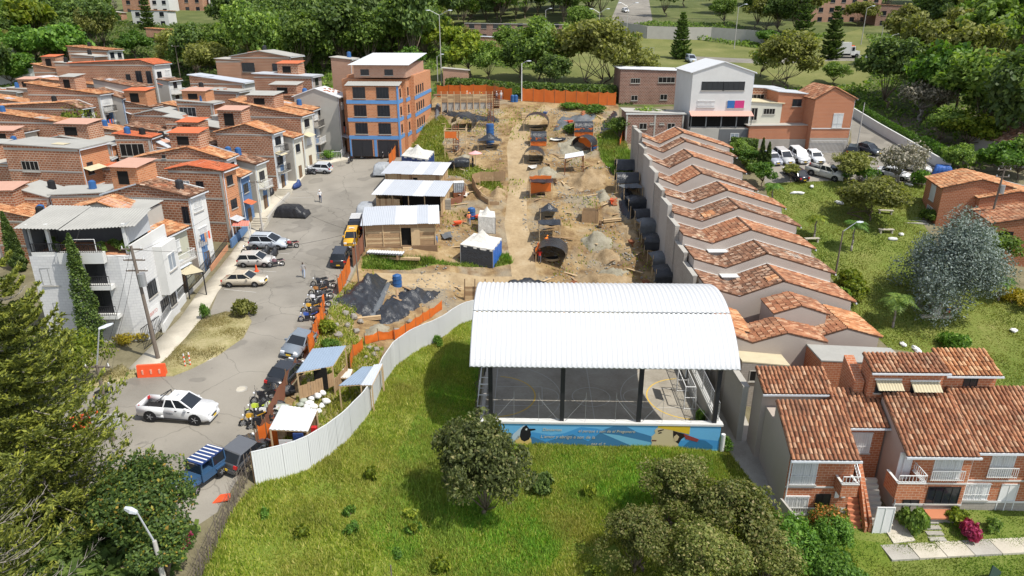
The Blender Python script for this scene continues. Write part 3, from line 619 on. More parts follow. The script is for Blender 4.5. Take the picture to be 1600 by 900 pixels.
for u in colx:
 for v in(0,CD-.5):
  bb=MB();h=arch(v+.75)-.12;bb.box(u-.16,u+.16,v-.02,v+.26,-.4,h);bb.build('column','dark_metal',court)
 t=MB();ys=np.linspace(.3,13.7,13)
 for a,c in zip(ys[:-1],ys[1:]):
  pa,pc=V3(u,a-.75,arch(a)-.12),V3(u,c-.75,arch(c)-.12);la,lc=pa-V3(0,0,.55),pc-V3(0,0,.55)
  t.bar(pa,pc,.09);t.bar(la,lc,.09);t.bar(la,pc,.05);t.bar(pa,la,.05)
 t.build('roof_truss','dark_metal',court)
for a in np.linspace(.4,13.6,7):
 MB().bar((-.4,a-.75,arch(a)-.1),(18.9,a-.75,arch(a)-.1),.09,.12).build('purlin','dark_metal',court)
 # perimeter walls; the front wall is painted
WT=2.0
mw=MB();mw.box(.3,18.25,-.14,.08,-1.4,WT-.16);mw.build('front_wall',flat('mural_sky',(.13,.40,.66),.8),court)
MB().box(.2,18.4,-.2,.34,WT-.16,WT).build('wall_cap','white_wall',court)
MB().box(18.05,18.27,.08,CD,-1.4,WT-.3).build('side_wall','cement',court);MB().box(17.99,18.4,.34,CD,WT-.3,WT-.14).build('wall_cap','white_wall',court)
MB().box(.3,18.05,CD-.2,CD,-1,1.3).build('back_wall','cement',court);MB().box(.05,.3,-.14,CD,-1.4,1.0).build('side_wall','cement',court)
MB().tube((18.5,-.15,-1.2),(18.5,-.15,1.15),.16,n=10).build('drain_pipe','white_paint',court)
# painting on the front wall: hills, a bird, a face in profile with a hat, handwriting
MURW,MZ0,MZ1=17.95,-.15,WT-.16
def mpoly(name,pts,col,lay,parent=None):  # u metres along the wall, w share of the visible height
 b=MB();n=len(pts);d=-.14-.004*lay
 vs=[(u,d,MZ0+w*(MZ1-MZ0))for u,w in pts];b.add(vs,[tuple(range(n))]);return b.build(name,flat('mural_'+name,col,.85),parent or mural)
mural=link('mural',None,court)
def hill(pts,col,lay):mpoly('painted_hill',[(pts[0][0],0)]+pts+[(pts[-1][0],0)],col,lay)
flat('mural_painted_hill',(.05,.20,.40),.85)
def hillc(nm,pts,col,lay):mpoly(nm,[(pts[0][0],0)]+pts+[(pts[-1][0],0)],col,lay)
hillc('painted_far_hill',[(.35,.62),(1.6,.7),(2.6,.5),(4.2,.62),(5.6,.5),(6.6,.6),(7.8,.88),(9.0,.82),(10.2,.6),(11.3,.55),(13.2,.4),(15,.3),(16.5,.45),(18.2,.35)],(.055,.27,.56),1)
hillc('painted_near_hill',[(.35,.5),(1.6,.42),(2.6,.55),(4.0,.45),(5.2,.2),(6.2,.42),(7.2,.55),(8.4,.25),(9.6,.8),(10.2,.93),(11.2,.93),(12.0,.7),(13.1,.52),(13.15,0)],(.045,.17,.33),2)
mpoly('painted_river',[(11.6,.1),(9.4,.62),(10.6,.55),(13.1,.25),(13.2,.05)],(.16,.42,.60),3)
hillc('painted_round_hill',[(15.6,.1),(16.0,.34),(16.6,.40),(17.2,.36),(17.8,.12)],(.03,.15,.30),3)
bx=3.55
mpoly('painted_bird_breast',[(bx-.75,.05),(bx-.72,.25),(bx-.5,.45),(bx+.3,.5),(bx+.52,.3),(bx+.55,.05)],(.62,.45,.16),4)
mpoly('painted_bird_wing',[(bx-.9,.5),(bx-.3,.82),(bx,.95),(bx-.05,.6),(bx-.5,.3),(bx-1.0,.2)],(.40,.50,.58),4)
mpoly('painted_bird_head',[(bx-.35,.45),(bx-.28,.7),(bx-.1,.85),(bx+.15,.93),(bx+.35,.78),(bx+.8,.78),(bx+.85,.73),(bx+.45,.68),(bx+.5,.5),(bx+.35,.3),(bx,.2),(bx-.25,.28)],(.012,.012,.014),5)
mpoly('painted_bird_eye',[(bx+.05,.72),(bx+.12,.8),(bx+.22,.78),(bx+.18,.7)],(.6,.65,.65),6)
fx=13.2
mpoly('painted_face',[(fx+.3,.9),(fx+.12,.78),(fx+.2,.66),(fx-.08,.5),(fx-.02,.43),(fx-.08,.34),(fx,.24),(fx-.05,.12),(fx+.25,0),(fx+2.0,0),(fx+2.0,.8),(fx+1.2,.92)],(.52,.44,.27),4)
mpoly('painted_hat_crown',[(fx+.35,.98),(fx+.35,.9),(fx+1.4,.8),(fx+2.75,.62),(fx+2.75,.98)],(.62,.43,.03),5)
mpoly('painted_hair',[(fx+1.5,.78),(fx+2.6,.6),(fx+2.2,.42),(fx+2.0,.2),(fx+1.75,.3),(fx+1.55,.5)],(.02,.014,.012),5)
mpoly('painted_hat_brim',[(fx+2.3,.66),(fx+3.5,.42),(fx+3.4,.3),(fx+2.5,.42)],(.24,.045,.04),6)
mpoly('painted_ear',[(fx+1.65,.36),(fx+1.6,.52),(fx+1.8,.62),(fx+2.0,.52),(fx+1.9,.36),(fx+1.75,.3)],(.50,.40,.24),7)
mpoly('painted_brow',[(fx+.35,.78),(fx+.8,.84),(fx+.8,.8),(fx+.4,.72)],(.02,.014,.012),6);mpoly('painted_eye',[(fx+.4,.68),(fx+.62,.72),(fx+.7,.67),(fx+.45,.63)],(.03,.02,.02),6);mpoly('painted_mouth',[(fx-.04,.36),(fx+.35,.36),(fx+.3,.3),(fx,.3)],(.13,.05,.04),6)
def text(s,name,u,z,size,mat,parent,d,shear=.25,rot=(R(90),0,0),loc=None,ext=.002):
 c=bpy.data.curves.new(name,'FONT');c.body=s;c.size=size;c.shear=shear;c.extrude=ext;c.materials.append(M(mat)if isinstance(mat,str)else mat)
 q=bpy.data.objects.new(name,c);COL.objects.link(q);dg=bpy.context.evaluated_depsgraph_get();me=bpy.data.meshes.new_from_object(q.evaluated_get(dg));bpy.data.objects.remove(q);bpy.data.curves.remove(c)
 o=link(name,me,parent);o.location=loc or(u,d,z);o.rotation_euler=rot;return o
HW=flat('mural_handwriting',(.50,.46,.33),.85)
for s,u,w,h in(('Danzantes',4.9,.70,.42),('el parque a son de el Pregonero',7.6,.66,.40),("L'amor y abrigo a son de la",4.75,.38,.46),('paz el +',8.6,.10,.42)):
 text(s,'handwriting',u,MZ0+w*(MZ1-MZ0),h*.82,HW,mural,-.172)
 # bracing pipes over the front wall
for i,u in enumerate(colx):
 for sgn in(-1,1):
  if(i==0 and sgn<0)or(i==3 and sgn>0):continue
  e=u+sgn*1.75
  MB().tube((e,-.02,WT),(e,-.02,4.5),.013,n=5).build('bracing_pipe','steel',court);MB().tube((u+sgn*.2,-.02,WT),(e,-.02,4.0),.013,n=5).build('bracing_pipe','steel',court)
  # mesh panels on the right side wall
for k in range(5):
 a=.5+k*2.55;b=MB()
 for v in(a,a+2.45):b.bar((18.16,v,WT-.14),(18.16,v,WT+1.5),.05)
 for zz in(WT,WT+1.45):b.bar((18.16,a,zz),(18.16,a+2.45,zz),.05)
 for j in range(1,10):b.bar((18.16,a+j*.245,WT),(18.16,a+j*.245,WT+1.45),.014)
 for j in range(1,6):b.bar((18.16,a,WT+j*.24),(18.16,a+2.45,WT+j*.24),.014)
 b.build('mesh_panel','steel',court)
 # goal frame with basketball board
def goal(u,s,lab):
 g=thing('goal_frame',lab,'goal',court.matrix_basis@V3(u,6.3,CFZ)if 0 else Matrix.Rotation(RZ,3,'Z')@V3(u,6.3,0)+V3(CX,CY,CFZ),RZ+(0 if s>0 else math.pi),'goals inside the court')
 b=MB()
 for v in(-1.5,1.5):b.tube((0,v,0),(0,v,2.1),.05,n=6);b.tube((0,v,2.1),(.8,v,2.1),.04,n=6);b.tube((.8,v,2.1),(1.0,v,0),.04,n=6);b.tube((0,v,.05),(1,v,.05),.04,n=6);b.tube((0,v,1.1),(.95,v,1.1),.03,n=6)
 b.tube((0,-1.5,2.1),(0,1.5,2.1),.05,n=6);b.tube((.8,-1.5,2.1),(.8,1.5,2.1),.04,n=6);b.build('frame','white_paint',g)
 n=MB()
 for k in range(13):n.bar((.81,-1.5+k*.25,2.1),(1.0,-1.5+k*.25,.05),.012)
 for k in range(7):n.bar((.82+k*.028,-1.5,2.0-k*.3),(.82+k*.028,1.5,2.0-k*.3),.012)
 n.build('net','curtain',g);p=MB();p.bar((.5,0,2.1),(.3,0,3.3),.09);p.build('board_arm','dark_metal',g);MB().box(.02,.07,-.9,.9,2.6,3.7).build('backboard','glass_light',g)
goal(16.6,1,'white pipe goal with basketball board by the mesh side wall');goal(.6,-1,'white pipe goal deep in shade at the other court end')
# ---------------------------------------------------------------- white sheet fence
fp=[on(*p)for p in FENCE]
fence=thing('site_fence','long white sheet metal fence between grass field and building site','fence',(0,0,0))
pl=[];acc=[0]
for a,b in zip(fp[:-1],fp[1:]):acc.append(acc[-1]+(b.xy-a.xy).length)
def fpt(s):
 for i in range(len(fp)-1):
  if s<=acc[i+1]or i==len(fp)-2:t=(s-acc[i])/(acc[i+1]-acc[i]);return fp[i].lerp(fp[i+1],t)
def fenceh(s):return 2.3+.1*math.sin(s*.35)
s=0;st=.95
while s<acc[-1]:
 a,b_=fpt(s),fpt(min(s+st-.012,acc[-1]));d=(b_-a).xy
 if d.length<.1:break
 d=V3(d.x,d.y,0).normalized();n=V3(d.y,-d.x,0);off=n*(rnd.uniform(0,.018));b=MB();h1=fenceh(s)
 az,bz=gz(a.x,a.y),gz(b_.x,b_.y);top1,top2=az+h1,bz+fenceh(s+st);segs=6;L=(b_-a).xy.length
 for k in range(segs):
  p=a+d*L*k/segs+off;q=a+d*L*(k+.78)/segs+off;r=a+d*L*(k+1)/segs+off
  def zz(P,lo):t=(P-a).xy.length/L;return(az+(bz-az)*t-.3)if lo else top1+(top2-top1)*t
  for P,Q,o in((p,q,n*.022),(q,r,V3(0,0,0))):
   b.quad((P+o).xy.to_tuple()+(zz(P,1),),(Q+o).xy.to_tuple()+(zz(Q,1),),(Q+o).xy.to_tuple()+(zz(Q,0),),(P+o).xy.to_tuple()+(zz(P,0),))
 pb=a-n*.03;qb=b_-n*.03;b.quad((qb.x,qb.y,bz-.3),(pb.x,pb.y,az-.3),(pb.x,pb.y,top1),(qb.x,qb.y,top2))
 b.bar((a.x,a.y,top1),(b_.x,b_.y,top2),.07,.05);b.build('fence_panel','panel_white',fence)
 if int(s/st)%2==0:MB().bar((a.x-n.x*.08,a.y-n.y*.08,az-.4),(a.x-n.x*.08,a.y-n.y*.08,top1-.05),.08).build('fence_post','wood_dark',fence)
 s+=st
 # ---------------------------------------------------------------- orange mesh fences
def mesh_fence(pts,h,label,mat='orange_mesh',name='mesh_fence',post='wood_dark',sag=.25,step=2.0,post_h=0.3,wob=.12,lo=.05):
 W_=[on(*p)if len(p)==2 else Vector(p)for p in pts];f=thing(name,label,'fence',W_[0]);o=W_[0]
 for a,b in zip(W_[:-1],W_[1:]):
  m=max(1,round((b-a).length/step))
  for k in range(m):
   p,q=a.lerp(b,k/m),a.lerp(b,(k+1)/m);d=(q-p);n=V3(-d.y,d.x,0).normalized();hh,gg=6,4;me=MB();vs=[]
   for i in range(hh+1):
    for j in range(gg+1):
     u,v=i/hh,j/gg;x=p+d*u;w=n*(wob*math.sin(3.1*u)*(rnd.random()-.3)*(1 if 0<i<hh else 0));zt=h-sag*math.sin(math.pi*u)*rnd.uniform(.5,1.2)
     vs.append((x.x+w.x-o.x,x.y+w.y-o.y,gz(x.x,x.y)-o.z+lo+(zt-lo)*v))
   me.add(vs,[(i*(gg+1)+j,(i+1)*(gg+1)+j,(i+1)*(gg+1)+j+1,i*(gg+1)+j+1)for i in range(hh)for j in range(gg)]);me.build('mesh_panel',mat,f,True)
   e=V3(p.x-o.x,p.y-o.y,gz(p.x,p.y)-o.z);MB().tube(e-V3(0,0,.3),e+V3(rnd.uniform(-.06,.06),rnd.uniform(-.06,.06),h+post_h),.04,.035,6).build('post',post,f)
 return f
mesh_fence([(485,565),(492,540),(503,515),(509,488)],1.9,'torn orange mesh fence behind the grey sedan and motorbikes',wob=.5)
mesh_fence([(530,462),(541,442),(548,425)],1.9,'bright orange mesh fence by the dark tarps and tall post')
mesh_fence([(552,418),(562,404),(570,392)],2.2,'brown shade mesh fence between black van and hut','brown_mesh')
mesh_fence([(568,386),(572,368),(576,350)],1.6,'orange mesh strip beside the front wooden hut')
mesh_fence([(570,540),(592,533),(617,530)],1.0,'low orange and cream mesh fence around the stone pile')
mesh_fence([(617,532),(650,512),(672,498),(691,484)],1.1,'low orange mesh fence following the white fence')
mesh_fence([(548,583),(552,560),(568,548)],1.3,'short orange mesh corner near the blue roofed shed')
mesh_fence([(404,712),(415,690),(424,668),(437,640),(450,614),(466,588)],1.7,'rust brown mesh along the street behind motorbikes','brown_mesh')
mesh_fence([(408,706),(420,700),(436,697)],2.0,'orange mesh screen in front of the kiosk')
mesh_fence([(683,152),(720,152),(760,152),(800,158)],2.3,'orange mesh fence behind the concrete formwork')
mesh_fence([(816,158),(850,160),(900,163),(935,165),(962,165)],2.4,'tall orange mesh fence along the back of the site')
mesh_fence([(608,262),(618,248),(626,232),(632,215)],2.0,'orange mesh standing between street end and blue tent')
mesh_fence([(968,232),(974,214),(966,198)],1.4,'orange mesh on the far right site wall')
mesh_fence([(690,318),(703,322),(722,316),(728,300)],1.1,'low rusty mesh around the block of tanks','brown_mesh')
# bamboo/wire fence in the near left corner
f=thing('wire_fence','rickety brown wire and stick fence at the street corner','fence',on(330,870));o=f.location
W_=[on(*p)for p in((398,735),(378,770),(358,810),(340,850),(322,890),(300,935))]
for a,b in zip(W_[:-1],W_[1:]):
 for k in range(5):
  p=a.lerp(b,k/5);e=p-o;MB().tube(e-V3(0,0,.3),e+V3(rnd.uniform(-.2,.2),rnd.uniform(-.2,.2),rnd.uniform(1.2,2.0)),.03,.02,5).build('post','pole_wood',f)
 w=MB()
 for z_ in(.3,.6,.9,1.2,1.5):w.tube(a-o+V3(0,0,z_),b-o+V3(0,0,z_+.05),.012,n=3)
 for k in range(26):p=a.lerp(b,rnd.random())-o;w.tube(p+V3(0,0,rnd.uniform(0,.5)),p+V3(rnd.uniform(-.5,.5),rnd.uniform(-.3,.3),rnd.uniform(.8,1.7)),.012,.006,3)
 w.build('wire','pole_wood',f)
 # ---------------------------------------------------------------- houses
def tiles(name,lo0,lo1,hi1,hi0,mat,parent,pitch=.3,row=.42,**k):
 """barrel tiles laid in courses over the quad lo0-lo1 (eave) hi1-hi0 (ridge); each tile its own bent piece"""
 a,b,c,d=[np.array(p,float)for p in(lo0,lo1,hi1,hi0)];nr=np.cross(b-a,d-a);nr/=np.linalg.norm(nr)+1e-9
 if nr[2]<0:nr=-nr
 nc=max(2,int(max(np.linalg.norm(b-a),np.linalg.norm(c-d))/pitch));n=max(2,int(np.linalg.norm((d+c)/2-(a+b)/2)/row));g=np.random.RandomState(int(abs(a.sum()*97))%99999)
 U,Vv=np.meshgrid((np.arange(nc)+.5)/nc,np.arange(n)/n);U=U.ravel();Vv=Vv.ravel();m=len(U);ju=g.normal(0,.05/nc,m);jl=g.uniform(0,.03,m);sk=g.normal(0,.05/nc,m)
 prof=np.array([(-.36,-.01),(-.2,.085),(.2,.085),(.36,-.01)]);vs=[]
 for e,(dv,lift,wk)in enumerate(((-.06/n,.045,1.0),(1.12/n,.0,.86))):
  v=np.clip(Vv+dv,-.03,1.0)
  for px_,pz in prof:
   u=U+ju+(sk if e else-sk)+px_*wk/nc
   p=((a[None]*(1-u[:,None])+b[None]*u[:,None])*(1-v[:,None])+(d[None]*(1-u[:,None])+c[None]*u[:,None])*v[:,None])
   vs.append(p+nr[None]*(pz+lift+jl)[:,None])
 V=np.stack(vs,1).reshape(-1,3);o=np.arange(m)[:,None]*8
 F=np.concatenate([o+np.array([[i,i+1,i+5,i+4]])for i in range(3)])
 return setp(link(name,npmesh(name,V,F,mat),parent),kind='stuff',**k)
def win(par,face,a,z,w,h,style='dark',name='window',off=0.0):
 """face: 'E' x=0 plane, 'S' y=0 plane, 'W' x=off plane; a = position along the wall of the window's centre"""
 def P(u,v,o):return{'E':(off+o,a+u,z+v),'S':(a+u,off-o,z+v),'W':(off-o,a-u,z+v)}[face]
 def bx(b,u0,u1,v0,v1,o0,o1,m=0):
  c=[P(u,v,o)for o in(o0,o1)for v in(v0,v1)for u in(u0,u1)]
  b.add(c,[(0,1,3,2),(5,4,6,7),(4,0,2,6),(1,5,7,3),(2,3,7,6),(4,5,1,0)],m)
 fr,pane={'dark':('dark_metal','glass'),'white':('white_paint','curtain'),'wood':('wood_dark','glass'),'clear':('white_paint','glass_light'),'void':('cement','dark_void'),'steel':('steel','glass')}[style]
 b=MB();t=.06
 for q in((-w/2,-w/2+t,0,h),(w/2-t,w/2,0,h),(-w/2+t,w/2-t,0,t),(-w/2+t,w/2-t,h-t,h),(-t/2,t/2,t,h-t)):bx(b,*q,-.02,.05)
 if name=='window':
  if w>1.5:bx(b,-w/4-.02,-w/4+.02,t,h-t,-.02,.045);bx(b,w/4-.02,w/4+.02,t,h-t,-.02,.045)
  f=b.build('window',fr,par);s=MB();bx(s,-w/2-.08,w/2+.08,-.09,-.005,0,.12);s.build('sill','cement',f)
 else:f=b.build(name,fr,par)
 p=MB();bx(p,-w/2+.03,w/2-.03,.03,h-.03,-.03,.02);p.build('pane' if name=='window' else 'leaf',pane if name=='window' else fr,f)
 if style=='white' and name=='window':
  g=MB()
  for i in range(1,int(w/.16)):bx(g,-w/2+i*.16-.012,-w/2+i*.16+.012,0,h,.09,.115)
  for v in(.02,h*.35,h-.05):bx(g,-w/2-.04,w/2+.04,v,v+.03,.085,.12)
  g.build('grille','white_paint',f)
 return f
def railing(par,pts,h,mat='dark_metal',gap=.16,name='railing',r=.014):
 b=MB()
 for p,q in zip(pts[:-1],pts[1:]):
  p=Vector(p);q=Vector(q);n=max(1,int((q-p).length/gap));up=V3(0,0,1)
  b.bar(p+up*h,q+up*h,.05);b.bar(p+up*.08,q+up*.08,.035)
  for i in range(n+1):c=p.lerp(q,i/n);b.bar(c,c+up*h,r*2)
 return b.build(name,mat,par)
ROOFN={}
GS='brick row houses left of the street';GM='brick houses in the crowded middle block';GA='brick houses along the upper alley'
def zt0(prof,x):return np.interp(x,[p[0]for p in prof],[p[1]for p in prof])
def house(label,x1,y0,zb,d,w,prof,seg,wall='brick',front='cream_wall',south=None,rz=0,group='houses on the hillside',name='brick_house',ov=.35,oe=.3,E=None,Sw=(),Ww=(),flash=False,cat='house',floors=None,seed=None,north=True,wst='dark',door=True,gut=True,balc=None,wallname='wall',dz=2.5,clutter=None):
 t=thing(name,label,cat,(x1,y0,zb),rz,group);r=random.Random(seed if seed is not None else hash(label)%9999 if 0 else sum(map(ord,label)))
 h0=prof[-1][1];n=len(prof)
 b=MB();poly=[(-d,-dz),(0,-dz)]+[p for p in reversed(prof)];k=len(poly)
 b.add([(x,0,z)for x,z in poly],[tuple(range(k))],2);b.add([(x,w,z)for x,z in poly],[tuple(range(k-1,-1,-1))],0)
 for i in range(k):
  (xa,za),(xb,zb_)=poly[i],poly[(i+1)%k]
  if i==0:continue
  b.add([(xa,0,za),(xa,w,za),(xb,w,zb_),(xb,0,zb_)],[(0,1,2,3)],1 if i==1 else 0)
 b.build(wallname,[wall,front,south or wall],t,uv=True)
 for i in range(n-1):
  (xa,za),(xb,zb_)=prof[i],prof[i+1];m=seg[i]if isinstance(seg,(list,tuple))else seg
  if m is None:continue
  L=math.hypot(xb-xa,zb_-za);ux,uz=(xb-xa)/L,(zb_-za)/L;ea=oe if i==0 else 0;eb=ov if i==n-2 else 0
  A=(xa-ux*ea,za-uz*ea);B_=(xb+ux*eb,zb_+uz*eb);ya,yb=-oe*.5,w+oe*.5;nx,nz=-uz,ux;th=.09
  s=MB();c0=[(A[0],ya,A[1]+.012),(B_[0],ya,B_[1]+.012),(B_[0],yb,B_[1]+.012),(A[0],yb,A[1]+.012)];c1=[(x+nx*th,y,z+nz*th)for x,y,z in c0]
  s.add(c0+c1,[(3,2,1,0),(4,5,6,7),(0,1,5,4),(1,2,6,5),(2,3,7,6),(3,0,4,7)])
  til=m.startswith('tile');ro=s.build('roof','tile_bed' if til else m,t)
  if til:
   if za>zb_:tiles('tile_course',c1[2],c1[1],c1[0],c1[3],m,ro)
   else:tiles('tile_course',c1[0],c1[3],c1[2],c1[1],m,ro)
  elif m not in('cement',):
   q=[(x+nx*.012,y,z+nz*.012)for x,y,z in c1];corrugated('roof_sheet',(q[0],q[3],q[2],q[1]),m,ro,.22,.04)
 if flash:
  f=MB()
  for(xa,za),(xb,zb_)in zip(prof[:-1],prof[1:]):f.bar((xa,w-.02,za+.16),(xb,w-.02,zb_+.16),.16,.22)
  f.build('flashing',flash if isinstance(flash,str)else 'white_wall',t)
 if gut and not(isinstance(seg,(list,tuple))and seg[-1]is None):MB().bar((ov+.02,-.1,h0-ov*.3),(ov+.02,w+.1,h0-ov*.3),.12,.11).build('gutter','gutter',t);MB().tube((.07,.15,-1),(.07,.15,h0-.1),.05,n=6).build('downpipe','gutter',t)
 fl=floors or max(1,round(h0/2.7));fh=h0/fl
 if name=='row_house' and n>3:
  zt_=lambda x:float(np.interp(x,[p[0]for p in prof],[p[1]for p in prof]))
  for k in range(3):
   x,y,e,u_=-d*r.uniform(.1,.9),w*r.uniform(.25,.75),r.uniform(.4,.9),min(w*.24,r.uniform(.4,.9));x0,x1=max(-d+.1,x-e),min(-.1,x+e);m_=r.choice(('tile_bright','tile','asbestos','sheet_tan','cement'));q=[(x0,y-u_,zt_(x0)+.2),(x0,y+u_,zt_(x0)+.2),(x1,y+u_,zt_(x1)+.2),(x1,y-u_,zt_(x1)+.2)]
   if any(x0<p[0]<x1 for p in prof[1:-1]):continue
   if m_.startswith('tile'):tiles('tile_patch',*((q[0],q[1],q[2],q[3])if zt_(x0)<zt_(x1)else(q[2],q[3],q[0],q[1])),m_,t)
   else:corrugated('roof_patch',q,m_,t,.3,.03)
 if clutter if clutter is not None else group in(GS,GM,GA):
  if d>5 and r.random()<.35:
   e,u_,hh=r.uniform(1.3,2.4),r.uniform(1.0,1.6),r.uniform(1.4,2.4);x=-d*r.uniform(.4,.75);y=max(u_+.05,w*r.uniform(.35,.7));zz=float(zt0(prof,x));rm=MB().box(x-e,x+e,y-u_,y+u_,zz-1.0,zz+hh).build('rooftop_room',r.choice((wall,'brick_orange','brick','brick')),t,uv=True);corrugated('room_roof',((x-e-.2,y-u_-.25,zz+hh+.02),(x+e+.2,y-u_-.25,zz+hh+.02),(x+e+.2,y+u_+.2,zz+hh+.35),(x-e-.2,y+u_+.2,zz+hh+.35)),r.choice(('asbestos','sheet_rust','sheet_rust','tile_vivid')),rm,.2,.04);MB().box(x-e*.5,x+e*.3,y-u_-.03,y-u_-.004,zz+.35,zz+hh-.4).build('opening','dark_void',rm)
  zt_=lambda x:np.interp(x,[p[0]for p in prof],[p[1]for p in prof]);lo=min(p[1]for p in prof)
  if wall=='brick':
   for f in range(1,fl+1):
    zz=f*fh-.5 if f<fl else lo-.28
    if f==fl or r.random()<.6:MB().box(-d,0,-.03,-.004,zz,zz+.2).build('slab_band','cement',t)
   if r.random()<.5:a_=r.uniform(.25,.6)*d;MB().box(-a_,-.02,-.024,-.003,-2,fh*r.uniform(.5,1.1)).build('plaster_patch',r.choice(('grey_wall','pinkgrey_wall','cement')),t)
   if r.random()<.5:MB().box(-.32,-.02,-.036,-.005,-2,lo-.3).build('corner_column','cement',t)
  for k in range(r.randrange(1,4)):
   x,y,q=-d*r.uniform(.15,.85),w*r.uniform(.15,.8),r.random();zz=zt_(x)+.22
   if q<.25:MB().tube((x,y,zz-.2),(x,y,zz+.75),.42,.38,12).tube((x,y,zz+.75),(x,y,zz+.9),.38,.15,12).build('water_tank',r.choice(('rubber','drum_blue','cover_black')),t)
   elif q<.6:
    e=r.uniform(.6,1.3);u_=r.uniform(.5,1.0);x0,x1=max(-d,x-e),min(-.05,x+e);corrugated('roof_patch',((x0,y-u_,zt_(x0)+.2),(x0,y+u_,zt_(x0)+.2),(x1,y+u_,zt_(x1)+.2),(x1,y-u_,zt_(x1)+.2)),r.choice(('sheet_grey','sheet_zinc','sheet_rust','asbestos','sheet_tan')),t,.2,.04)
   else:
    for j in range(r.randrange(3,8)):bb=MB();xx,yy=x+r.uniform(-1,1),y+r.uniform(-.8,.8);bb.box(xx-.18,xx+.18,yy-.08,yy+.08,float(zt_(xx))+.14,float(zt_(xx))+.3);bb.build('loose_brick','brick_tile',t)
  if r.random()<.45:
   for j in range(r.randrange(3,7)):u_=.3+j*.35;MB().box(.5,.52,u_,u_+.28,fh+1.0-r.uniform(.1,.5),fh+1.55).build('hung_cloth',r.choice(('white_paint','drum_blue','orange_plastic','cover_grey','terrace_tile','tarp_blue')),t)
  if front in('cream_wall','grey_wall','white_wall','green_wall')and r.random()<.55:u_=r.uniform(.2,.5)*w;MB().box(.004,.02,u_,u_+w*.35,-2,fh*r.choice((1.0,2.0))).build('painted_strip','blue_wall',t)
  if fl>1 and r.random()<.5:a_=fh*r.choice((1,fl-1));corrugated('small_canopy',((1.1,.1,a_-.25),(1.1,w*.6,a_-.25),(.01,w*.6,a_+.1),(.01,.1,a_+.1)),r.choice(('sheet_grey','sheet_tan','sheet_zinc','tile_vivid')),t,.2,.04)
 if E is None:
  for f in range(fl):
   nw=max(1,int(w/2.3));dn=r.randrange(nw)if(f==0 and door)else-1
   for i in range(nw):
    a=w*(i+.5)/nw+r.uniform(-.12,.12)
    if i==dn:win(t,'E',a,.05,.95,2.05,'wood','door')
    else:win(t,'E',a,f*fh+.95,r.choice((1.1,1.3,1.6)),r.choice((1.1,1.25)),wst if r.random()<.7 else 'white')
   if f>0 and balc and r.random()<balc:
    MB().box(.002,.85,.3,w-.3,f*fh-.12,f*fh).build('balcony','cement',t);railing(t,[(.05,.35,f*fh),(.8,.35,f*fh),(.8,w-.35,f*fh),(.05,w-.35,f*fh)],.9,r.choice(('dark_metal','white_paint')))
 else:
  for q in E:win(t,'E',*q)
 for q in Sw:win(t,'S',*q)
 for q in Ww:win(t,'W',*q,off=-d)
 return t
def shedE(d,h,r):return[(-d,h+r),(0,h)]
def gab(d,h,r,k=.5):return[(-d,h),(-d*k,h+r),(0,h)]
def low(d,h):return[(-d,h+.35),(0,h)]
def hp(label,se,ne,h,d,prof,seg,wmin=3.0,**k):
 """house placed by two eave corners of its street front (south-east and north-east), h metres above the ground"""
 a=on(*se,h);b=on(*ne,h);w=max(wmin,b.y-a.y);zb=a.z-h;rz=math.atan2(-(b.x-a.x),b.y-a.y);rz=max(-.15,min(.15,rz))
 return house(label,a.x,a.y,zb,d,w,prof,seg,rz=rz,**k)
hp('tile roofed house with green grey front beside the white corner building',(254,371),(297,353),6.0,7,shedE(7,6,1.6),'tile_bright',wall='cement',front='green_wall',group=GS,floors=2,balc=.6)
hp('brick house with worn tile roof and white balcony panel bearing a brown drawing',(293,308),(323,294),8.4,9.5,[(-9.5,8.3),(-5.4,9.5),(0,8.4)],['sheet_zinc','tile_worn'],front='white_wall',group=GS,floors=3,Sw=[(-7.7,5.6,1.0,.9),(-.5,5.6,.7,1.8)],flash=True)
hp('brick house under a vivid orange red roof with spiral stair',(346,268),(371,256),8.4,6.6,gab(6.6,8.4,.5,.6),'tile_vivid',front='brick_orange',group=GS,floors=3,Sw=[(-4.6,5.6,.9,1.6,'clear'),(-2.9,5.3,.9,1.9)])
hp('narrow house with small tile roof and blue lower wall',(373,277),(388,264),6.3,4,shedE(4,6.3,1.0),'tile_bright',wall='cement',front='blue_wall',group=GS)
hp('house with worn tile roof in two pitches above the concrete stair',(397,257),(423,249),6.4,7,gab(7,6.4,.9,.6),'tile_worn',wall='cement',front='cream_wall',group=GS,balc=.8)
hp('set back brick house with pale worn gable and white flashing',(350,249),(364,239),8.2,11,gab(11,8.2,1.3,.4),'tile_bright',front='white_wall',group=GS,flash='sheet_zinc',Sw=[(-7.5,8.2,.45,.4)])
hp('tall brick house with bright tile roof and white balcony over the street',(424,209),(447,198),8.0,8,gab(8,8,1.1,.45),'tile_bright',front='white_wall',group=GS,balc=1,floors=3)
hp('small house with orange canopy roof halfway up the street',(456,216),(469,210),6.2,4,shedE(4,6.2,.8),'tile_bright',wall='cement',front='cream_wall',group=GS,balc=.7)
hp('long brick house with orange roof falling towards the street',(469,182),(478,177),8.0,10.5,shedE(10.5,8,2.0),'tile_bright',front='cream_wall',group=GS,wmin=4,floors=3)
hp('house with short orange roof and grey barred front by the orange apartments',(486,173),(496,165),7.6,7,shedE(7,7.6,1.2),'tile_bright',wall='cement',front='grey_wall',group=GS,wmin=4,floors=3,balc=1)
hp('house with long rusty tile roof and orange brick end with two windows',(507,159),(522,152),8.0,14,[(-14,8.4),(-1.5,8.9),(0,8)],['tile_worn','asbestos'],front='brick_orange',group=GS,floors=3,balc=1,wmin=4)
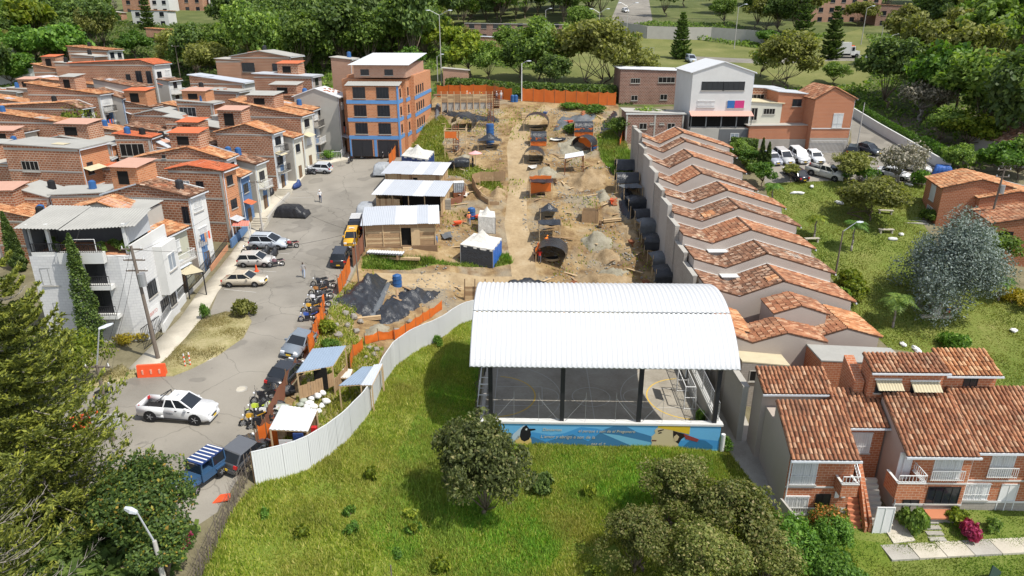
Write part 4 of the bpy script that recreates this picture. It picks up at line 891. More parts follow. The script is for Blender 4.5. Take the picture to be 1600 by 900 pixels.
hp('high blank brick house with pale sheet roof',(486,120),(503,115),10.0,10,low(10,10),'sheet_grey',front='grey_wall',group=GS,wmin=4)
hp('grey gabled house next to the orange apartment block',(527,152),(538,144),9.0,7,gab(7,9,1.2),'sheet_white',wall='cement',front='grey_wall',group=GS,wmin=4,Sw=[(-3.5,6.2,1.1,1.4)])
hp('brick house on top of the hill with wide dark windows and blue edge',(452,89),(470,86),8.5,12,gab(12,8.5,1.0,.5),'asbestos',front='brick_pale',group=GS,wmin=6,Sw=[(-8.6,5.7,2.6,1.7,'dark'),(-3,5.9,1.3,1.4)],E=[])
hp('brick house with grey metal end wall left of the hilltop house',(390,95),(397,90),8.0,6.5,low(6.5,8),'cement',front='sheet_grey',group=GS,wmin=6,E=[])
hp('slim brick tower behind the round tree',(547,93),(550,90),8.5,3.6,low(3.6,8.5),'cement',wall='brick_pale',front='brick_pale',group=GS,wmin=5,E=[])
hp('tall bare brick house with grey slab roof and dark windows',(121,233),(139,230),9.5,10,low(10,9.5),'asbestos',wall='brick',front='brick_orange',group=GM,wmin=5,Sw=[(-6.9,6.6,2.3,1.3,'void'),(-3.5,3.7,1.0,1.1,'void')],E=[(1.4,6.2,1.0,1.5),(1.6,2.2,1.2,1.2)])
hp('low brick wing at the edge under the tall bare brick house',(34,258),(52,252),7.0,9,low(9,7),'cement',group=GM,wmin=4,E=[])
hp('wide brick house with long grey ridged sheet roof',(171,226),(197,219),7.0,12,gab(12,7,.9,.6),'asbestos',front='brick_orange',group=GM,wmin=4,E=[(1.2,4,1,1.5)])
hp('white walled lean-to with grey sheet roof between brick houses',(170,249),(176,243),5.4,4.2,shedE(4.2,5.4,.9),'asbestos',wall='white_wall',front='white_wall',group=GM,wmin=3,E=[])
hp('low brick house with thin vivid red roof',(201,266),(213,262),6.0,6,[(-6,6.2),(0,6.3)],'tile_vivid',front='brick',group=GM,wmin=2.5,E=[])
hp('brick house with second red roof behind it',(252,263),(258,256),5.8,5,[(-5,6.2),(0,6.0)],'tile_vivid',front='brick',group=GM,wmin=3,E=[])
hp('square brick house with flat grey asbestos roof',(161,303),(184,283),6.6,5.5,[(-5.5,6.6),(0,6.7)],'asbestos',front='brick',group=GM,wmin=4,Sw=[(-1.3,4.3,1.3,1.0,'clear')],E=[])
hp('brick house with whitish front and shuttered windows at the frame edge',(76,309),(92,300),6.2,7,gab(7,6.2,1.0),['tile_bright','asbestos'],wall='brick',front='brick_pale',group=GM,wmin=4,E=[(1.0,3.6,1.0,1.3,'white'),(3.0,3.8,1.2,1.3)],Sw=[(-1.4,2.2,1.0,1.4,'clear')])
hp('small house with orange gabled tiles right behind the white terrace',(197,333),(219,321),8.2,6.2,gab(6.2,8.2,1.0,.4),'tile_bright',wall='cement',front='white_wall',group=GM,wmin=3,E=[])
hp('low orange tile roof house behind the thin cypress pair',(32,334),(52,322),5.4,6,shedE(6,5.4,1.0),'tile_bright',front='brick',group=GM,wmin=4)
hp('brick house with roofed rooftop balcony under orange tiles',(234,216),(243,210),7.4,4.6,shedE(4.6,7.4,.5),'tile_vivid',front='brick',group=GM,wmin=3,Sw=[(-2.6,5.0,3.2,1.7,'void')],E=[])
hp('house with slanting zinc sheet roof beside the rooftop balcony',(262,231),(270,225),5.6,4,gab(4,5.6,1.1),['sheet_zinc','sheet_zinc'],front='cement',group=GM,wmin=3,E=[])
hp('brick house with dark glazed rooftop room',(331,162),(350,157),7.6,6,low(6,7.6),'asbestos',front='brick_orange',group=GM,wmin=3,Sw=[(-4.3,5.2,2.8,1.8,'steel')],E=[])
hp('long brick house under two grey sheet roofs',(358,203),(380,196),6.4,5.5,shedE(5.5,6.4,.7),'asbestos',group=GM,wmin=4,E=[])
hp('house with grey fibre cement roof and open dark loft',(322,192),(327,188),6.2,6,shedE(6,6.2,.9),'asbestos',group=GM,wmin=3,Sw=[(-.8,4.2,1.2,1.6,'void')],E=[])
hp('flat grey roofed house with low plastered wall',(405,187),(416,182),6.2,7.5,low(7.5,6.2),'asbestos',wall='grey_wall',front='grey_wall',group=GM,wmin=4,E=[])
hp('broad brick house with ragged parapet below the white rooftop room',(371,144),(381,140),7.2,9.5,low(9.5,7.2),'asbestos',group=GM,wmin=4,E=[])
hp('house with white rooftop room and striped awning',(380,130),(398,125),7.4,10,shedE(10,7.4,1.2),'sheet_zinc',front='white_wall',group=GM,wmin=4,Sw=[(-4,5.2,1.4,1.5,'clear'),(-8.5,5.2,2.0,1.6,'void')],E=[])
hp('brick house with grey roof at the head of the blue alley',(274,180),(300,171),6.6,7,gab(7,6.6,.7),'asbestos',front='brick_orange',group=GM,wmin=4,E=[])
hp('squat brick house with pale sheet lean-to among washing lines',(300,214),(316,207),5.8,5,low(5,5.8),'asbestos',group=GM,wmin=3,E=[],Sw=[(-1.5,4,1.0,1.1,'void')])
hp('small brick house with orange tile roof below the washing terrace',(278,237),(292,232),5.2,4,shedE(4,5.2,.6),'sheet_grey',group=GM,wmin=3,E=[])
hp('house with long pale orange tile roof and cream corner by the yellow green tree',(89,191),(128,184),6.8,14,shedE(14,6.8,1.6),'tile_bright',front='cream_wall',group=GA,wmin=3)
hp('long house with white gable trim and dark porch',(125,170),(158,163),7.0,17,gab(17,7,.9,.15),['tile_bright','tile_worn'],front='white_wall',group=GA,wmin=3,Sw=[(-3,4.6,1.0,1.8),(-1.1,4.4,1.0,2.0)],flash=True)
hp('house with broad pale tile roof and white barred balcony',(154,148),(176,142),8.4,13,shedE(13,8.4,1.6),'tile_bright',front='white_wall',group=GA,wmin=3,balc=1,floors=3)
hp('house with narrow tile roof edged in white over blue doors',(190,154),(216,150),7.0,5,shedE(5,7,1.3),'tile_worn',wall='grey_wall',front='blue_wall',group=GA,wmin=3,flash=True)
hp('house with brown tile roof and white gate on its balcony',(213,137),(235,131),8.0,8,shedE(8,8,1.3),'tile_worn',wall='pinkgrey_wall',front='white_wall',group=GA,wmin=4,balc=1,floors=3)
hp('white two storey balcony house with bright orange roof',(239,101),(263,98),10.0,17,[(-17,10),(-2.5,10.7),(0,10)],'tile_vivid',wall='brick',front='white_wall',group=GA,wmin=5,Sw=[(-3.2,6.7,1.2,2.2),(-5.4,6.7,.9,1.6),(-1.2,6.7,1.0,2.2)],balc=1,floors=3)
hp('grey barred house below the white balcony house',(262,127),(283,119),7.0,7,shedE(7,7,.9),'tile_worn',wall='grey_wall',front='white_wall',group=GA,wmin=4,balc=1)
hp('small brick house with blue white sheet roof',(84,124),(126,119),6.0,4,low(4,6),'sheet_white',front='brick_pale',group=GA,wmin=4,E=[])
hp('house with thin orange roof above grey sheets',(150,133),(167,128),7.0,11,shedE(11,7,.9),['tile_bright'],group=GA,wmin=3,E=[])
hp('stepped brick tower house with cluttered roof',(145,88),(158,86),9.0,5,low(5,9),'cement',wall='brick',front='brick_pale',group=GA,wmin=4,E=[(2,6,1,1.2)])
hp('lower brick block in front of the stepped tower house',(121,100),(126,98),7.5,4.5,low(4.5,7.5),'cement',group=GA,wmin=4,E=[])
hp('house with white sheet and orange roofs below the dark trees',(168,79),(181,76),8.0,10,shedE(10,8,.8),['tile_bright'],front='white_wall',group=GA,wmin=5,Sw=[(-8,5,2,1.6),(-4,5.4,1.6,1.6,'clear')])
hp('long low brick wall house with flat parapet',(64,141),(80,136),5.6,7,low(7,5.6),'cement',group=GA,wmin=4,E=[])
hp('brick house with pale concrete roof at the frame edge',(24,144),(40,140),5.6,8,low(8,5.6),'asbestos',group=GA,wmin=4,E=[])
hp('low workshop with long white sheet roof',(66,108),(70,104),3.4,13,shedE(13,3.4,.5),'sheet_white',wall='white_wall',front='white_wall',group=GA,wmin=6,E=[])
hp('distant shed with white sheet roof at the frame edge',(33,93),(38,89),3.4,9,shedE(9,3.4,.5),'sheet_white',wall='white_wall',front='white_wall',group=GA,wmin=6,E=[])
hp('distant orange roofed house near the left palm',(20,73),(24,70),5.0,9,shedE(9,5,.8),'tile_bright',wall='white_wall',front='white_wall',group=GA,wmin=5,E=[])
hp('pale walled house with brown shutter below the yellow green tree',(34,207),(52,200),6.0,9,shedE(9,6,.8),'tile_worn',wall='cream_wall',front='cream_wall',group=GA,wmin=3,Sw=[(-4.2,3.8,1.2,1.5,'wood')],E=[])
hp('house with orange tile roof and white washing under the tall brick block',(20,232),(30,226),5.8,8,shedE(8,5.8,1.2),'tile_bright',group=GA,wmin=4,E=[])
for q in(((60,233),(72,227),5.2,7,'tile_bright','low house with orange tiles above the tall bare brick house'),((252,207),(260,202),5.6,5,'tile_worn','little house with worn tiles behind the slanting zinc roof'),((217,247),(226,242),4.8,4,'tile_bright','little orange tiled house below the rooftop balcony'),((146,288),(158,282),4.6,5,'tile_bright','low orange tiled annex behind the square flat roofed house'),((330,228),(340,222),5.8,6,'tile_worn','brown tiled house between two grey sheet roofs'),((188,206),(198,200),5.6,5,'tile_bright','orange tiled house behind the grey ridged roof'),((236,168),(246,163),5.4,6,'tile_worn','brown tiled house at the lower end of the blue alley'),((58,165),(70,160),5.6,8,'tile_bright','orange tiled house near the left frame edge in the upper rows'),((30,185),(42,180),5.4,8,'tile_worn','brown tiled house at the left edge below the upper alley'),((300,172),(312,168),5.6,5,'tile_bright','orange tiled house beside the dark rooftop room'),((345,212),(352,208),5.0,4,'tile_bright','narrow orange tiled house by the long sheet roofs'),((110,112),(122,108),5.8,8,'tile_bright','orange roofed house before the stepped brick tower'),((200,120),(212,117),5.6,8,'tile_worn','tiled house in front of the white balcony house'),((20,278),(34,272),5.2,7,'tile_bright','orange tiled house at the left edge in the middle block'),((70,345),(84,338),5.0,6,'tile_bright','orange tiled house left behind the white terrace roof')):hp(q[5],q[0],q[1],q[2],q[3],shedE(q[3],q[2],q[3]*.18),q[4],group=GM,wmin=3.5,E=[(1.2,q[2]-2.1,1.0,1.2)])
# ---------------------------------------------------------------- white corner building with roof terrace
a=on(206,531);wb=thing('corner_building','white three storey corner building with roofed terrace','building',(a.x+1.5,a.y,a.z),R(2))
Wd,Wx,Hh=6.3,8.1,7.5
MB().prism([(-Wx,0),(-1.0,-.25),(0,0),(0,Wd),(-Wx,Wd)],-3,Hh).build('wall','block_white',wb,uv=True)
MB().box(-Wx+.1,-.1,.1,Wd-.1,Hh+.004,Hh+.05).build('terrace_floor','terrace_tile',wb)
MB().box(-Wx,-5.6,0,.15,Hh,Hh+.3).build('parapet','white_wall',wb);MB().box(-.15,0,0,Wd,Hh,Hh+.8).build('parapet','white_wall',wb)
MB().box(.01,.75,3.4,6.2,2.7,Hh-.4).build('bay','white_wall',wb)
MB().box(-5.4,-1.9,-.75,-.26,Hh-.45,Hh+.45).build('balcony','white_wall',wb);MB().box(-4.3,-1.7,-.9,-.26,2.3,2.6).build('balcony','white_wall',wb);MB().box(-4.3,-1.7,-.9,-.26,4.85,5.2).build('balcony','white_wall',wb)
railing(wb,[(-4.25,-.85,5.2),(-1.75,-.85,5.2)],.8);railing(wb,[(-4.25,-.85,2.6),(-1.75,-.85,2.6)],.8);railing(wb,[(-Wx,.06,Hh+.3),(-5.5,.06,Hh+.3),(-5.4,-.7,Hh+.45),(-1.9,-.7,Hh+.45)],.7)
for q in((-6.9,5.0,1.3,1.5,'steel'),(-6.6,2.5,1.2,1.0,'steel'),(-6.9,.3,1.4,1.4,'dark')):win(wb,'S',*q)
win(wb,'S',-3.0,5.2,1.5,1.9,'dark','door',off=-.2);win(wb,'S',-3.0,2.6,1.5,2.0,'dark','door',off=-.2)
for q in((4.8,4.6,1.4,1.5,'clear'),):win(wb,'E',*q,off=.75)
for q in((2.0,3.2,1.6,1.3,'dark'),(3.7,.1,1.6,2.2,'dark'),(5.3,1.0,1.2,1.2,'dark')):win(wb,'E',*q)
MB().box(.005,.03,.3,2.6,.9,2.4).build('sign','white_paint',wb);text('ABIERTO','sign_lettering',0,0,.42,flat('sign_red',(.45,.08,.05)),wb,0,0,(R(90),0,R(90)),(.034,.5,1.75));text('TIENDA','sign_lettering',0,0,.34,flat('sign_dark',(.08,.08,.1)),wb,0,0,(R(90),0,R(90)),(.034,.55,1.2))
MB().box(-Wx+.3,-.3,3.6,3.75,Hh,Hh+2.4).box(-Wx,-Wx+.25,0,Wd,Hh,Hh+2.4).build('terrace_wall','dark_wall',wb)
corrugated('terrace_screen',((-.25,.3,Hh+.9),(-.25,4.2,Hh+.9),(-.25,4.2,Hh+2.5),(-.25,.3,Hh+2.5)),'sheet_grey',wb)
for x,y in((-7.9,.3),(-6.4,.3),(-.4,.3)):MB().box(x-.12,x+.12,y-.12,y+.12,Hh,Hh+2.55).build('terrace_post','white_wall',wb)
for P in(((-8.4,-.6,9.95),(-5.0,-.6,9.85),(-5.0,4.6,10.4),(-8.4,4.6,10.5)),((-4.96,-.7,9.78),(.6,.1,9.85),(.3,3.9,10.3),(-4.96,4.4,10.35))):corrugated('terrace_roof',P,'asbestos',wb,.25,.05)
for x,y in((-5.5,1.0),(-7.4,2.0),(-2.0,1.2),(-1.2,2.2),(-1.4,.7),(-.6,.4),(-2.6,.5),(-6.2,.5),(-1.0,1.4)):g=shrub_mesh(('pot',),.5,1.0,'leaf_mid',8,40,.1);o=link('potted_plant',g[0],wb);o.location=(x,y,Hh+.1)
MB().tube((-4.7,-.2,Hh+.1),(-4.7,-.2,Hh+1.4),.03).tube((-2.6,-.2,Hh+.1),(-2.6,-.2,Hh+1.4),.03).tube((-4.7,-.2,Hh+1.4),(-2.6,-.2,Hh+1.4),.03).build('swing_frame','white_paint',wb)
# ---------------------------------------------------------------- orange apartment block
a=on(627,245);L=18.5
ap=thing('apartment_block','four storey orange brick apartment block with blue bands','apartment block',(a.x,a.y,a.z),R(-4));D_=7.9;H4=10.7
b=MB();b.box(-D_,0,0,3.2,0,H4-.2,0);b.box(-D_-1.5,.55,3.2,6.0,-2,H4+.6,0);b.box(-D_-1.5,1.3,6.0,L+2,-2,H4+1.0,0);b.build('wall','brick_orange',ap,uv=True)
MB().box(-D_+.8,.9,2.2,L-2,H4+.9,H4+2.7).build('penthouse','brick_pale',ap,uv=True)
corrugated('penthouse_roof',((-D_,1.6,H4+2.75),(1.5,1.6,H4+2.75),(1.5,L-1.4,H4+3.9),(-D_,L-1.4,H4+3.9)),'sheet_white',ap)
corrugated('front_roof',((-D_-.2,-.2,H4-.1),(.3,-.2,H4-.1),(.3,2.1,H4+.35),(-D_-.2,2.1,H4+.35)),'asbestos',ap)
for k in range(3):
 zz=2.65+k*2.65
 MB().box(-D_-.05,.05,-.05,0,zz,zz+.55).build('band','blue_band',ap);MB().box(0,.05,0,3.19,zz,zz+.55).box(.551,.60,3.15,6,zz,zz+.55).box(1.301,1.35,5.97,L+2,zz+.02,zz+.57).build('band','blue_band',ap)
 for u in(-5.9,-2.3):win(ap,'S',u,zz+.8,1.9,1.65,'dark')
 for v,o in((1.6,0),(4.6,.55),(7.5,1.3),(9.3,1.3),(11.1,1.3),(13,1.3)):
  if v<L:win(ap,'E',v,zz+.8,.8,1.3,'dark',off=o)
for u in(-5.4,-1.7):win(ap,'S',u,H4+1.25,1.3,.85,'dark',off=2.2)
MB().box(-.16,.06,-.08,.3,0,H4-.2).build('corner_strip','blue_band',ap);MB().box(-D_-.04,-D_+.2,-.08,.3,0,2.6).box(-4.1,-3.7,-.08,.2,0,2.6).build('corner_strip','blue_band',ap)
for u in(-6.0,-1.95):win(ap,'S',u,.02,3.2,2.5,'dark','garage_door',off=-.01)
# ---------------------------------------------------------------- houses right of the site: the row with stepped tile roofs
RIDGE=[(1067,207),(1071,221),(1082,245),(1096,271),(1136,297),(1155,327),(1173,362),(1199,397),(1225,440)]
LBL=['topmost row house, its tile roof half covered by a grey canopy','row house with narrow orange roof beside the grey slab canopy','row house with bright white flashing and wavy roof below the top two','row house with white flashed ridge opposite the garden cypresses',
 'row house with white gutter patch in its roof valley','row house with dark felt strip along its roof ridge','row house with small barred patio window and one pale patch of tiles','row house with white trough and tan roof hatch','row house with white skylight, lowest before the stepped porch roofs']
def rz_(px,py):
 s_,c_=math.sin(R(PITCH)),math.cos(R(PITCH));yn=(450-py)/FPX;t=(30-7.5+.236*60.4)/((s_-c_*yn)+.236*(c_+yn*s_));return(px-800)/FPX*t,t*(c_+yn*s_),30-t*(s_-c_*yn)
RR=[rz_(*q)for q in RIDGE]
for i,(rx,ry,zr)in enumerate(RR):
 yn_=RR[i-1][1]if i else ry+5;w=max(2.0,min(6.5,yn_-ry))-.02;xe=rx+6.6;xw=max(17.9,rx-7.2);zb=gz(rx,ry);dd=xe-xw;hr=zr-zb+rnd.uniform(-.12,.12)
 vx=-(xe-xw)+(rx-xw)*.45;hv=hr-1.5;hw=hr-.55
 pr=[(-dd,hw),(vx,hv),(-(xe-rx),hr),(0,hr-2.0)]
 t=house(LBL[i],xe,ry,zb,dd,w,pr,['tile_worn','tile_worn' if i%3 else 'tile','tile_worn' if i%2 else 'tile'],wall='pinkgrey_wall',front='brick_red',group='stepped row houses beside the site',oe=.02,ov=.5,flash='white_wall',name='row_house',dz=4,Sw=[(-3.1,hr-4.6,.8,.8,'void')]if i%2==0 else[],floors=2,door=False)
 MB().bar((-(xe-rx),-.05,hr+.17),(-(xe-rx),w,hr+.17),.22,.12).build('ridge_cap','tile_bed',t);MB().bar((vx,0,hv+.12),(vx,w,hv+.12),.3,.06).build('valley_gutter','sheet_grey',t)
 if i in(6,7):  # small patio well with a white tray
  MB().box(vx-.4,vx+1.9,-.9,-.03,hv-2.2,hv-.6).build('patio_wall','block',t,uv=True);MB().box(vx-.6,vx+2.1,-1.0,-.02,hv-.6,hv-.5).build('trough','white_wall',t)
 if i==8:MB().bar((vx+2.2,1.2,hv+.75),(vx+3.6,1.2,hv+1.05),1.0,.08).build('skylight','sheet_white',t)
 if i==4:MB().bar((vx-.1,.5,hv+.2),(vx+1.1,.5,hv+.35),.8,.1).build('roof_patch','sheet_white',t)
 # the long grey site wall built against the row
y_near,y_far=46.0,RR[0][1]+6;sw=thing('site_wall','tall grey block wall between row houses and building site','wall',(0,0,0));yy=y_near
while yy<y_far:
 ln=min(4.2,y_far-yy);zz=gz(17.5,yy+2);k=min(range(9),key=lambda j:abs(RR[j][1]-yy-1));top=max(zz+2.5,(RR[k][2]-.62-(RR[k][1]-yy)*.236)if yy>59 else zz+4.6)
 top+=rnd.choice((-.35,0,.25,.45))if yy>59 else 0
 MB().box(17.55-rnd.choice((0,.06,.12)),17.88,yy,yy+ln-.01,zz-2,top).build('wall_bay',rnd.choice(('block','block','cement','grey_wall')),sw,uv=True);MB().box(17.45,17.95,yy,yy+ln-.01,top,top+.08).build('wall_cap','cement',sw);yy+=ln
 # near end of the row: lower porch roofs and flat pieces
GP='low tiled roofs at the near end of the row'
def rh(label,x1,y0,zb,d,w,prof,seg,**k):return house(label,x1,y0,zb,d,w,prof,seg,group=GP,name='row_house',oe=.05,**{**dict(wall='pinkgrey_wall',front='brick_red',dz=4,E=[],gut=False),**k})
rh('row house with small gabled dormer roof in front of the skylight house',27.8,56.2,.9,4.6,3.4,gab(4.6,5.0,.75,.5),'tile')
rh('wide low row house with orange tiles and front porch above the park',31.8,54.4,.6,5.2,5.4,gab(5.2,3.9,.8,.55),['tile','tile_bright'])
rh('row house with broken valley roof behind the tan canopy',26.4,53.0,.5,8.4,3.4,[(-8.4,5.0),(-6.0,4.1),(-3.2,5.0),(0,4.2)],'tile')
rh('row house with orange lean-to roof against the court side wall',20.6,54.6,.4,2.7,5.2,shedE(2.7,4.4,.9),'tile_bright',wall='block')
rh('flat roofed unit with tan sheet canopy beside the court roof',22.6,51.0,.2,3.6,2.0,low(3.6,3.3),'sheet_tan',wall='block',Sw=[(-1.7,1.9,2.4,1.0,'void')])
rh('unit with grey and white fibre sheets above the brick houses',31.8,50.0,.0,6.8,3.0,low(6.8,4.1),'asbestos',wall='brick_red')
# ---------------------------------------------------------------- three red brick houses at the near right
def stair_rail(par,pts):railing(par,pts,.55,'white_paint',.2)
def openbalc(t,x0,x1,y0,z0,z1):
 MB().box(x0,x1,y0,-.01,z0,z0+.15).build('balcony_floor','cement',t);MB().box(x0,x1,y0-.004,y0+.12,z0-.004,z1).build('balcony','brick_red',t,uv=True);MB().box(x0-.04,x1+.04,y0-.04,y0+.16,z1,z1+.06).build('balcony_cap','white_wall',t)
 for a in(x0-.002,x1-.118):MB().box(a,a+.12,y0+.122,-.012,z0-.002,z1).build('balcony','brick_red',t,uv=True);MB().box(a-.02,a+.14,y0+.162,-.012,z1,z1+.055).build('balcony_cap','white_wall',t)
def nearhouse(label,x0,x1,y0,zb,he,yr,zr,seed):
 """front faces the camera: local x to the right, y away; eave height he, roof rising to (yr, zr) above zb"""
 t=thing('terraced_house',label,'house',(x0,y0,zb),R(-1),'red brick terraced houses at the near right');w=x1-x0
 b=MB();b.add([(0,0,-1.5),(w,0,-1.5),(w,0,he),(0,0,he),(0,yr,-1.5),(w,yr,-1.5),(w,yr,zr),(0,yr,zr)],[(0,1,2,3)],0);o=0
 b.f+=[(1,5,6,2),(4,0,3,7),(5,4,7,6)];b.m+=[0,1,0];b.build('wall',['brick_red','pinkgrey_wall'],t,uv=True)
 s=MB();e0=(-.1,-.55,he-.22);e1=(w+.05,-.55,he-.22);r1=(w+.05,yr,zr+.03);r0=(-.1,yr,zr+.03)
 s.add([e0,e1,r1,r0]+[(x,y,z+.1)for x,y,z in(e0,e1,r1,r0)],[(3,2,1,0),(4,5,6,7),(0,1,5,4),(1,2,6,5),(2,3,7,6),(3,0,4,7)]);ro=s.build('roof','tile_bed',t);up=lambda p:(p[0],p[1],p[2]+.1)
 tiles('tile_course',up(e0),up(e1),up(r1),up(r0),'tile',ro,.29,.4)
 MB().bar((-.15,-.6,he-.22),(w+.1,-.6,he-.22),.13,.14).build('gutter','gutter',t);MB().tube((.1,-.08,-.6),(.1,-.08,he-.2),.05).build('downpipe','white_paint',t)
 MB().box(0,w,-.03,-.004,-.6,.75).build('plinth','block',t,uv=True);MB().box(0,w,-.06,-.032,.75,.9).build('white_ledge','white_wall',t);MB().box(0,w,-.04,-.005,2.5,2.62).build('white_band','white_wall',t)
 return t
def nback(label,x0,x1,ya,yb,zb,prof,mat,wins=(),wall='brick_red',awn=False):
 """a volume behind, its roof sloping to the camera: prof (y, z) pairs"""
 t=thing('terraced_house',label,'house',(x0,ya,zb),R(-1),'red brick terraced houses at the near right');w=x1-x0;(h0,h1)=prof;dp=yb-ya
 b=MB();b.add([(0,0,-3),(w,0,-3),(w,0,h0),(0,0,h0),(0,dp,-3),(w,dp,-3),(w,dp,h1),(0,dp,h1)],[(0,1,2,3),(1,5,6,2),(4,0,3,7),(5,4,7,6)]);b.build('wall',wall,t,uv=True)
 e0,e1,r1,r0=(-.1,-.4,h0-.1),(w+.1,-.4,h0-.1),(w+.1,dp+.1,h1+.03),(-.1,dp+.1,h1+.03)
 s=MB();s.add([e0,e1,r1,r0]+[(x,y,z+.1)for x,y,z in(e0,e1,r1,r0)],[(3,2,1,0),(4,5,6,7),(0,1,5,4),(1,2,6,5),(2,3,7,6),(3,0,4,7)]);ro=s.build('roof','tile_bed',t);up=lambda p:(p[0],p[1],p[2]+.1)
 tiles('tile_course',up(e0),up(e1),up(r1),up(r0),mat,ro,.29,.4);MB().bar((-.15,-.45,h0-.08),(w+.15,-.45,h0-.08),.12,.12).build('gutter','gutter',t)
 for q in wins:
  f=win(t,'S',*q)
  if awn:a_,z_,w_,h_=q[:4];corrugated('awning',((a_-w_/2-.1,-.75,z_+h_-.45),(a_+w_/2+.1,-.75,z_+h_-.45),(a_+w_/2+.1,-.02,z_+h_+.05),(a_-w_/2-.1,-.02,z_+h_+.05)),'sheet_tan',t,.2,.05);MB().bar((a_-w_/2-.15,-.04,z_+h_+.1),(a_+w_/2+.15,-.04,z_+h_+.1),.1,.12).build('awning_head','white_paint',t)
 return t
ZB=-1.9
ha=nearhouse('brick terraced house with curtained balcony window beside the alley',18.5,22.9,38.9,ZB,5.2,3.5,7.1,1)
MB().box(.06,4.3,3.52,5.38,-2,5.6).build('patio_wall','pinkgrey_wall',ha);win(ha,'S',1.1,2.75,1.7,2.05,'white');win(ha,'S',.95,.35,1.6,1.5,'white');win(ha,'S',2.7,-.1,1.0,2.1,'dark','door')
openbalc(ha,3.25,4.35,-1.0,2.55,3.5);stair_rail(ha,[(3.25,-1.0,3.57),(4.35,-1.0,3.57),(4.35,.2,4.4)])
for k in range(9):MB().box(4.42,5.2,-1.2+k*.22,-.98+k*.22,-.6,-.3+k*.3).build('step','brick_tile',ha)
MB().add([(5.2,-1.3,-.5),(5.35,-1.3,-.5),(5.35,1.0,2.9),(5.2,1.0,2.9),(5.2,-1.3,.4),(5.35,-1.3,.4),(5.35,1.0,3.7),(5.2,1.0,3.7)],[(0,1,5,4),(1,2,6,5),(3,0,4,7),(4,5,6,7),(2,3,7,6)]).build('stair_wall','brick_red',ha,uv=True)
for u in(3.4,3.85):MB().box(u,u+.3,-.09,-.065,1.75,2.25).build('meter_box','white_paint',ha)
nback('brick volume with north roof and grey side wall over the alley',18.3,23.2,44.3,46.2,ZB,(6.85,7.7),'tile',wall='pinkgrey_wall')
rc=nback('recessed brick front with balcony window and black door',22.95,26.2,41.8,44.2,ZB,(5.6,7.0),'tile',((1.7,3.3,1.5,1.7,'white'),))
win(rc,'S',1.1,-.1,1.3,2.3,'dark','door');win(rc,'S',.3,.0,.7,2.2,'white','gate',off=-1.5)
hb=nearhouse('brick terraced house with brick balcony and dark shop window',26.3,31.0,39.3,ZB,5.2,3.9,7.2,2)
win(hb,'S',3.1,2.95,1.9,2.0,'white');win(hb,'S',3.3,.9,2.2,1.4,'dark');win(hb,'S',1.25,-.1,1.1,2.2,'dark','door');railing(hb,[(2.0,-.3,2.95),(4.2,-.3,2.95)],.8,'white_paint',.14)
openbalc(hb,-.9,.9,-1.5,2.35,3.6);stair_rail(hb,[(-.9,-1.5,3.68),(.9,-1.5,3.68),(.9,0,3.68)]);win(hb,'S',.2,2.9,.9,2.1,'white','door')
for k in range(10):MB().box(-2.1,-.95,-1.6+k*.25,-1.35+k*.25,-.6,-.2+k*.28).build('step','cement',hb)
MB().add([(-2.3,-1.8,-.5),(-2.12,-1.8,-.5),(-2.12,1.2,2.8),(-2.3,1.2,2.8),(-2.3,-1.8,.6),(-2.12,-1.8,.6),(-2.12,1.2,3.8),(-2.3,1.2,3.8)],[(0,1,5,4),(1,2,6,5),(3,0,4,7),(4,5,6,7),(2,3,7,6)]).build('stair_wall','brick_red',hb,uv=True);win(hb,'S',-1.5,-.2,1.2,2.2,'white','gate',off=-1.85)
MB().box(2.3,4.5,-.9,-.1,-.5,.35).build('planter_wall','block',hb,uv=True);MB().box(2.2,4.6,-1.0,-.05,.35,.45).build('planter_cap','brick_tile',hb)
nback('brick upper storey with two striped window awnings',25.4,30.6,43.5,44.9,ZB,(9.0,9.5),'tile',((1.3,7.2,1.6,1.0,'dark'),(3.9,7.1,1.8,1.0,'dark')),awn=True)
hc=nearhouse('brick terraced house with white door and pale stone base',31.1,37.5,39.6,ZB,5.3,4.3,7.4,3)
win(hc,'S',2.2,2.95,1.6,2.1,'white');win(hc,'S',.9,.95,1.9,1.4,'white');win(hc,'S',3.2,-.1,1.2,2.4,'clear','door');railing(hc,[(1.2,-.3,2.95),(3.2,-.3,2.95)],.8,'white_paint',.14)
openbalc(hc,4.3,6.2,-1.3,2.5,3.4);win(hc,'S',5.4,3.4,1.2,1.6,'dark');railing(hc,[(4.3,-1.25,3.4),(6.2,-1.25,3.4)],.6,'dark_metal',.15)
nback('brick upper room with pale mossy tiles and dark door',30.9,34.6,43.8,45.8,ZB,(8.6,9.4),'tile_bright',((1.9,7.0,1.0,1.5,'dark'),))
hd=thing('party_wall','tall bare red brick party wall between the two tiled roofs','wall',(24.6,43.9,ZB),R(-1));MB().add([(0,0,0),(.7,0,0),(.7,2.2,0),(0,2.2,0),(0,0,7.9),(.7,0,7.9),(.7,2.2,8.9),(0,2.2,8.9)],[(0,1,5,4),(1,2,6,5),(2,3,7,6),(3,0,4,7),(4,5,6,7)]).build('wall','brick_red',hd,uv=True)
sd=thing('boundary_wall','low sloping grey wall of the front yard beside the alley','wall',(18.3,38.9,ZB));MB().add([(0,0,-1),(.15,0,-1),(1.6,-4.2,-1),(1.45,-4.2,-1),(0,0,1.6),(.15,0,1.6),(1.6,-4.2,.6),(1.45,-4.2,.6)],[(1,0,4,5),(2,1,5,6),(0,3,7,4),(3,2,6,7),(4,7,6,5)]).build('wall','cement',sd)
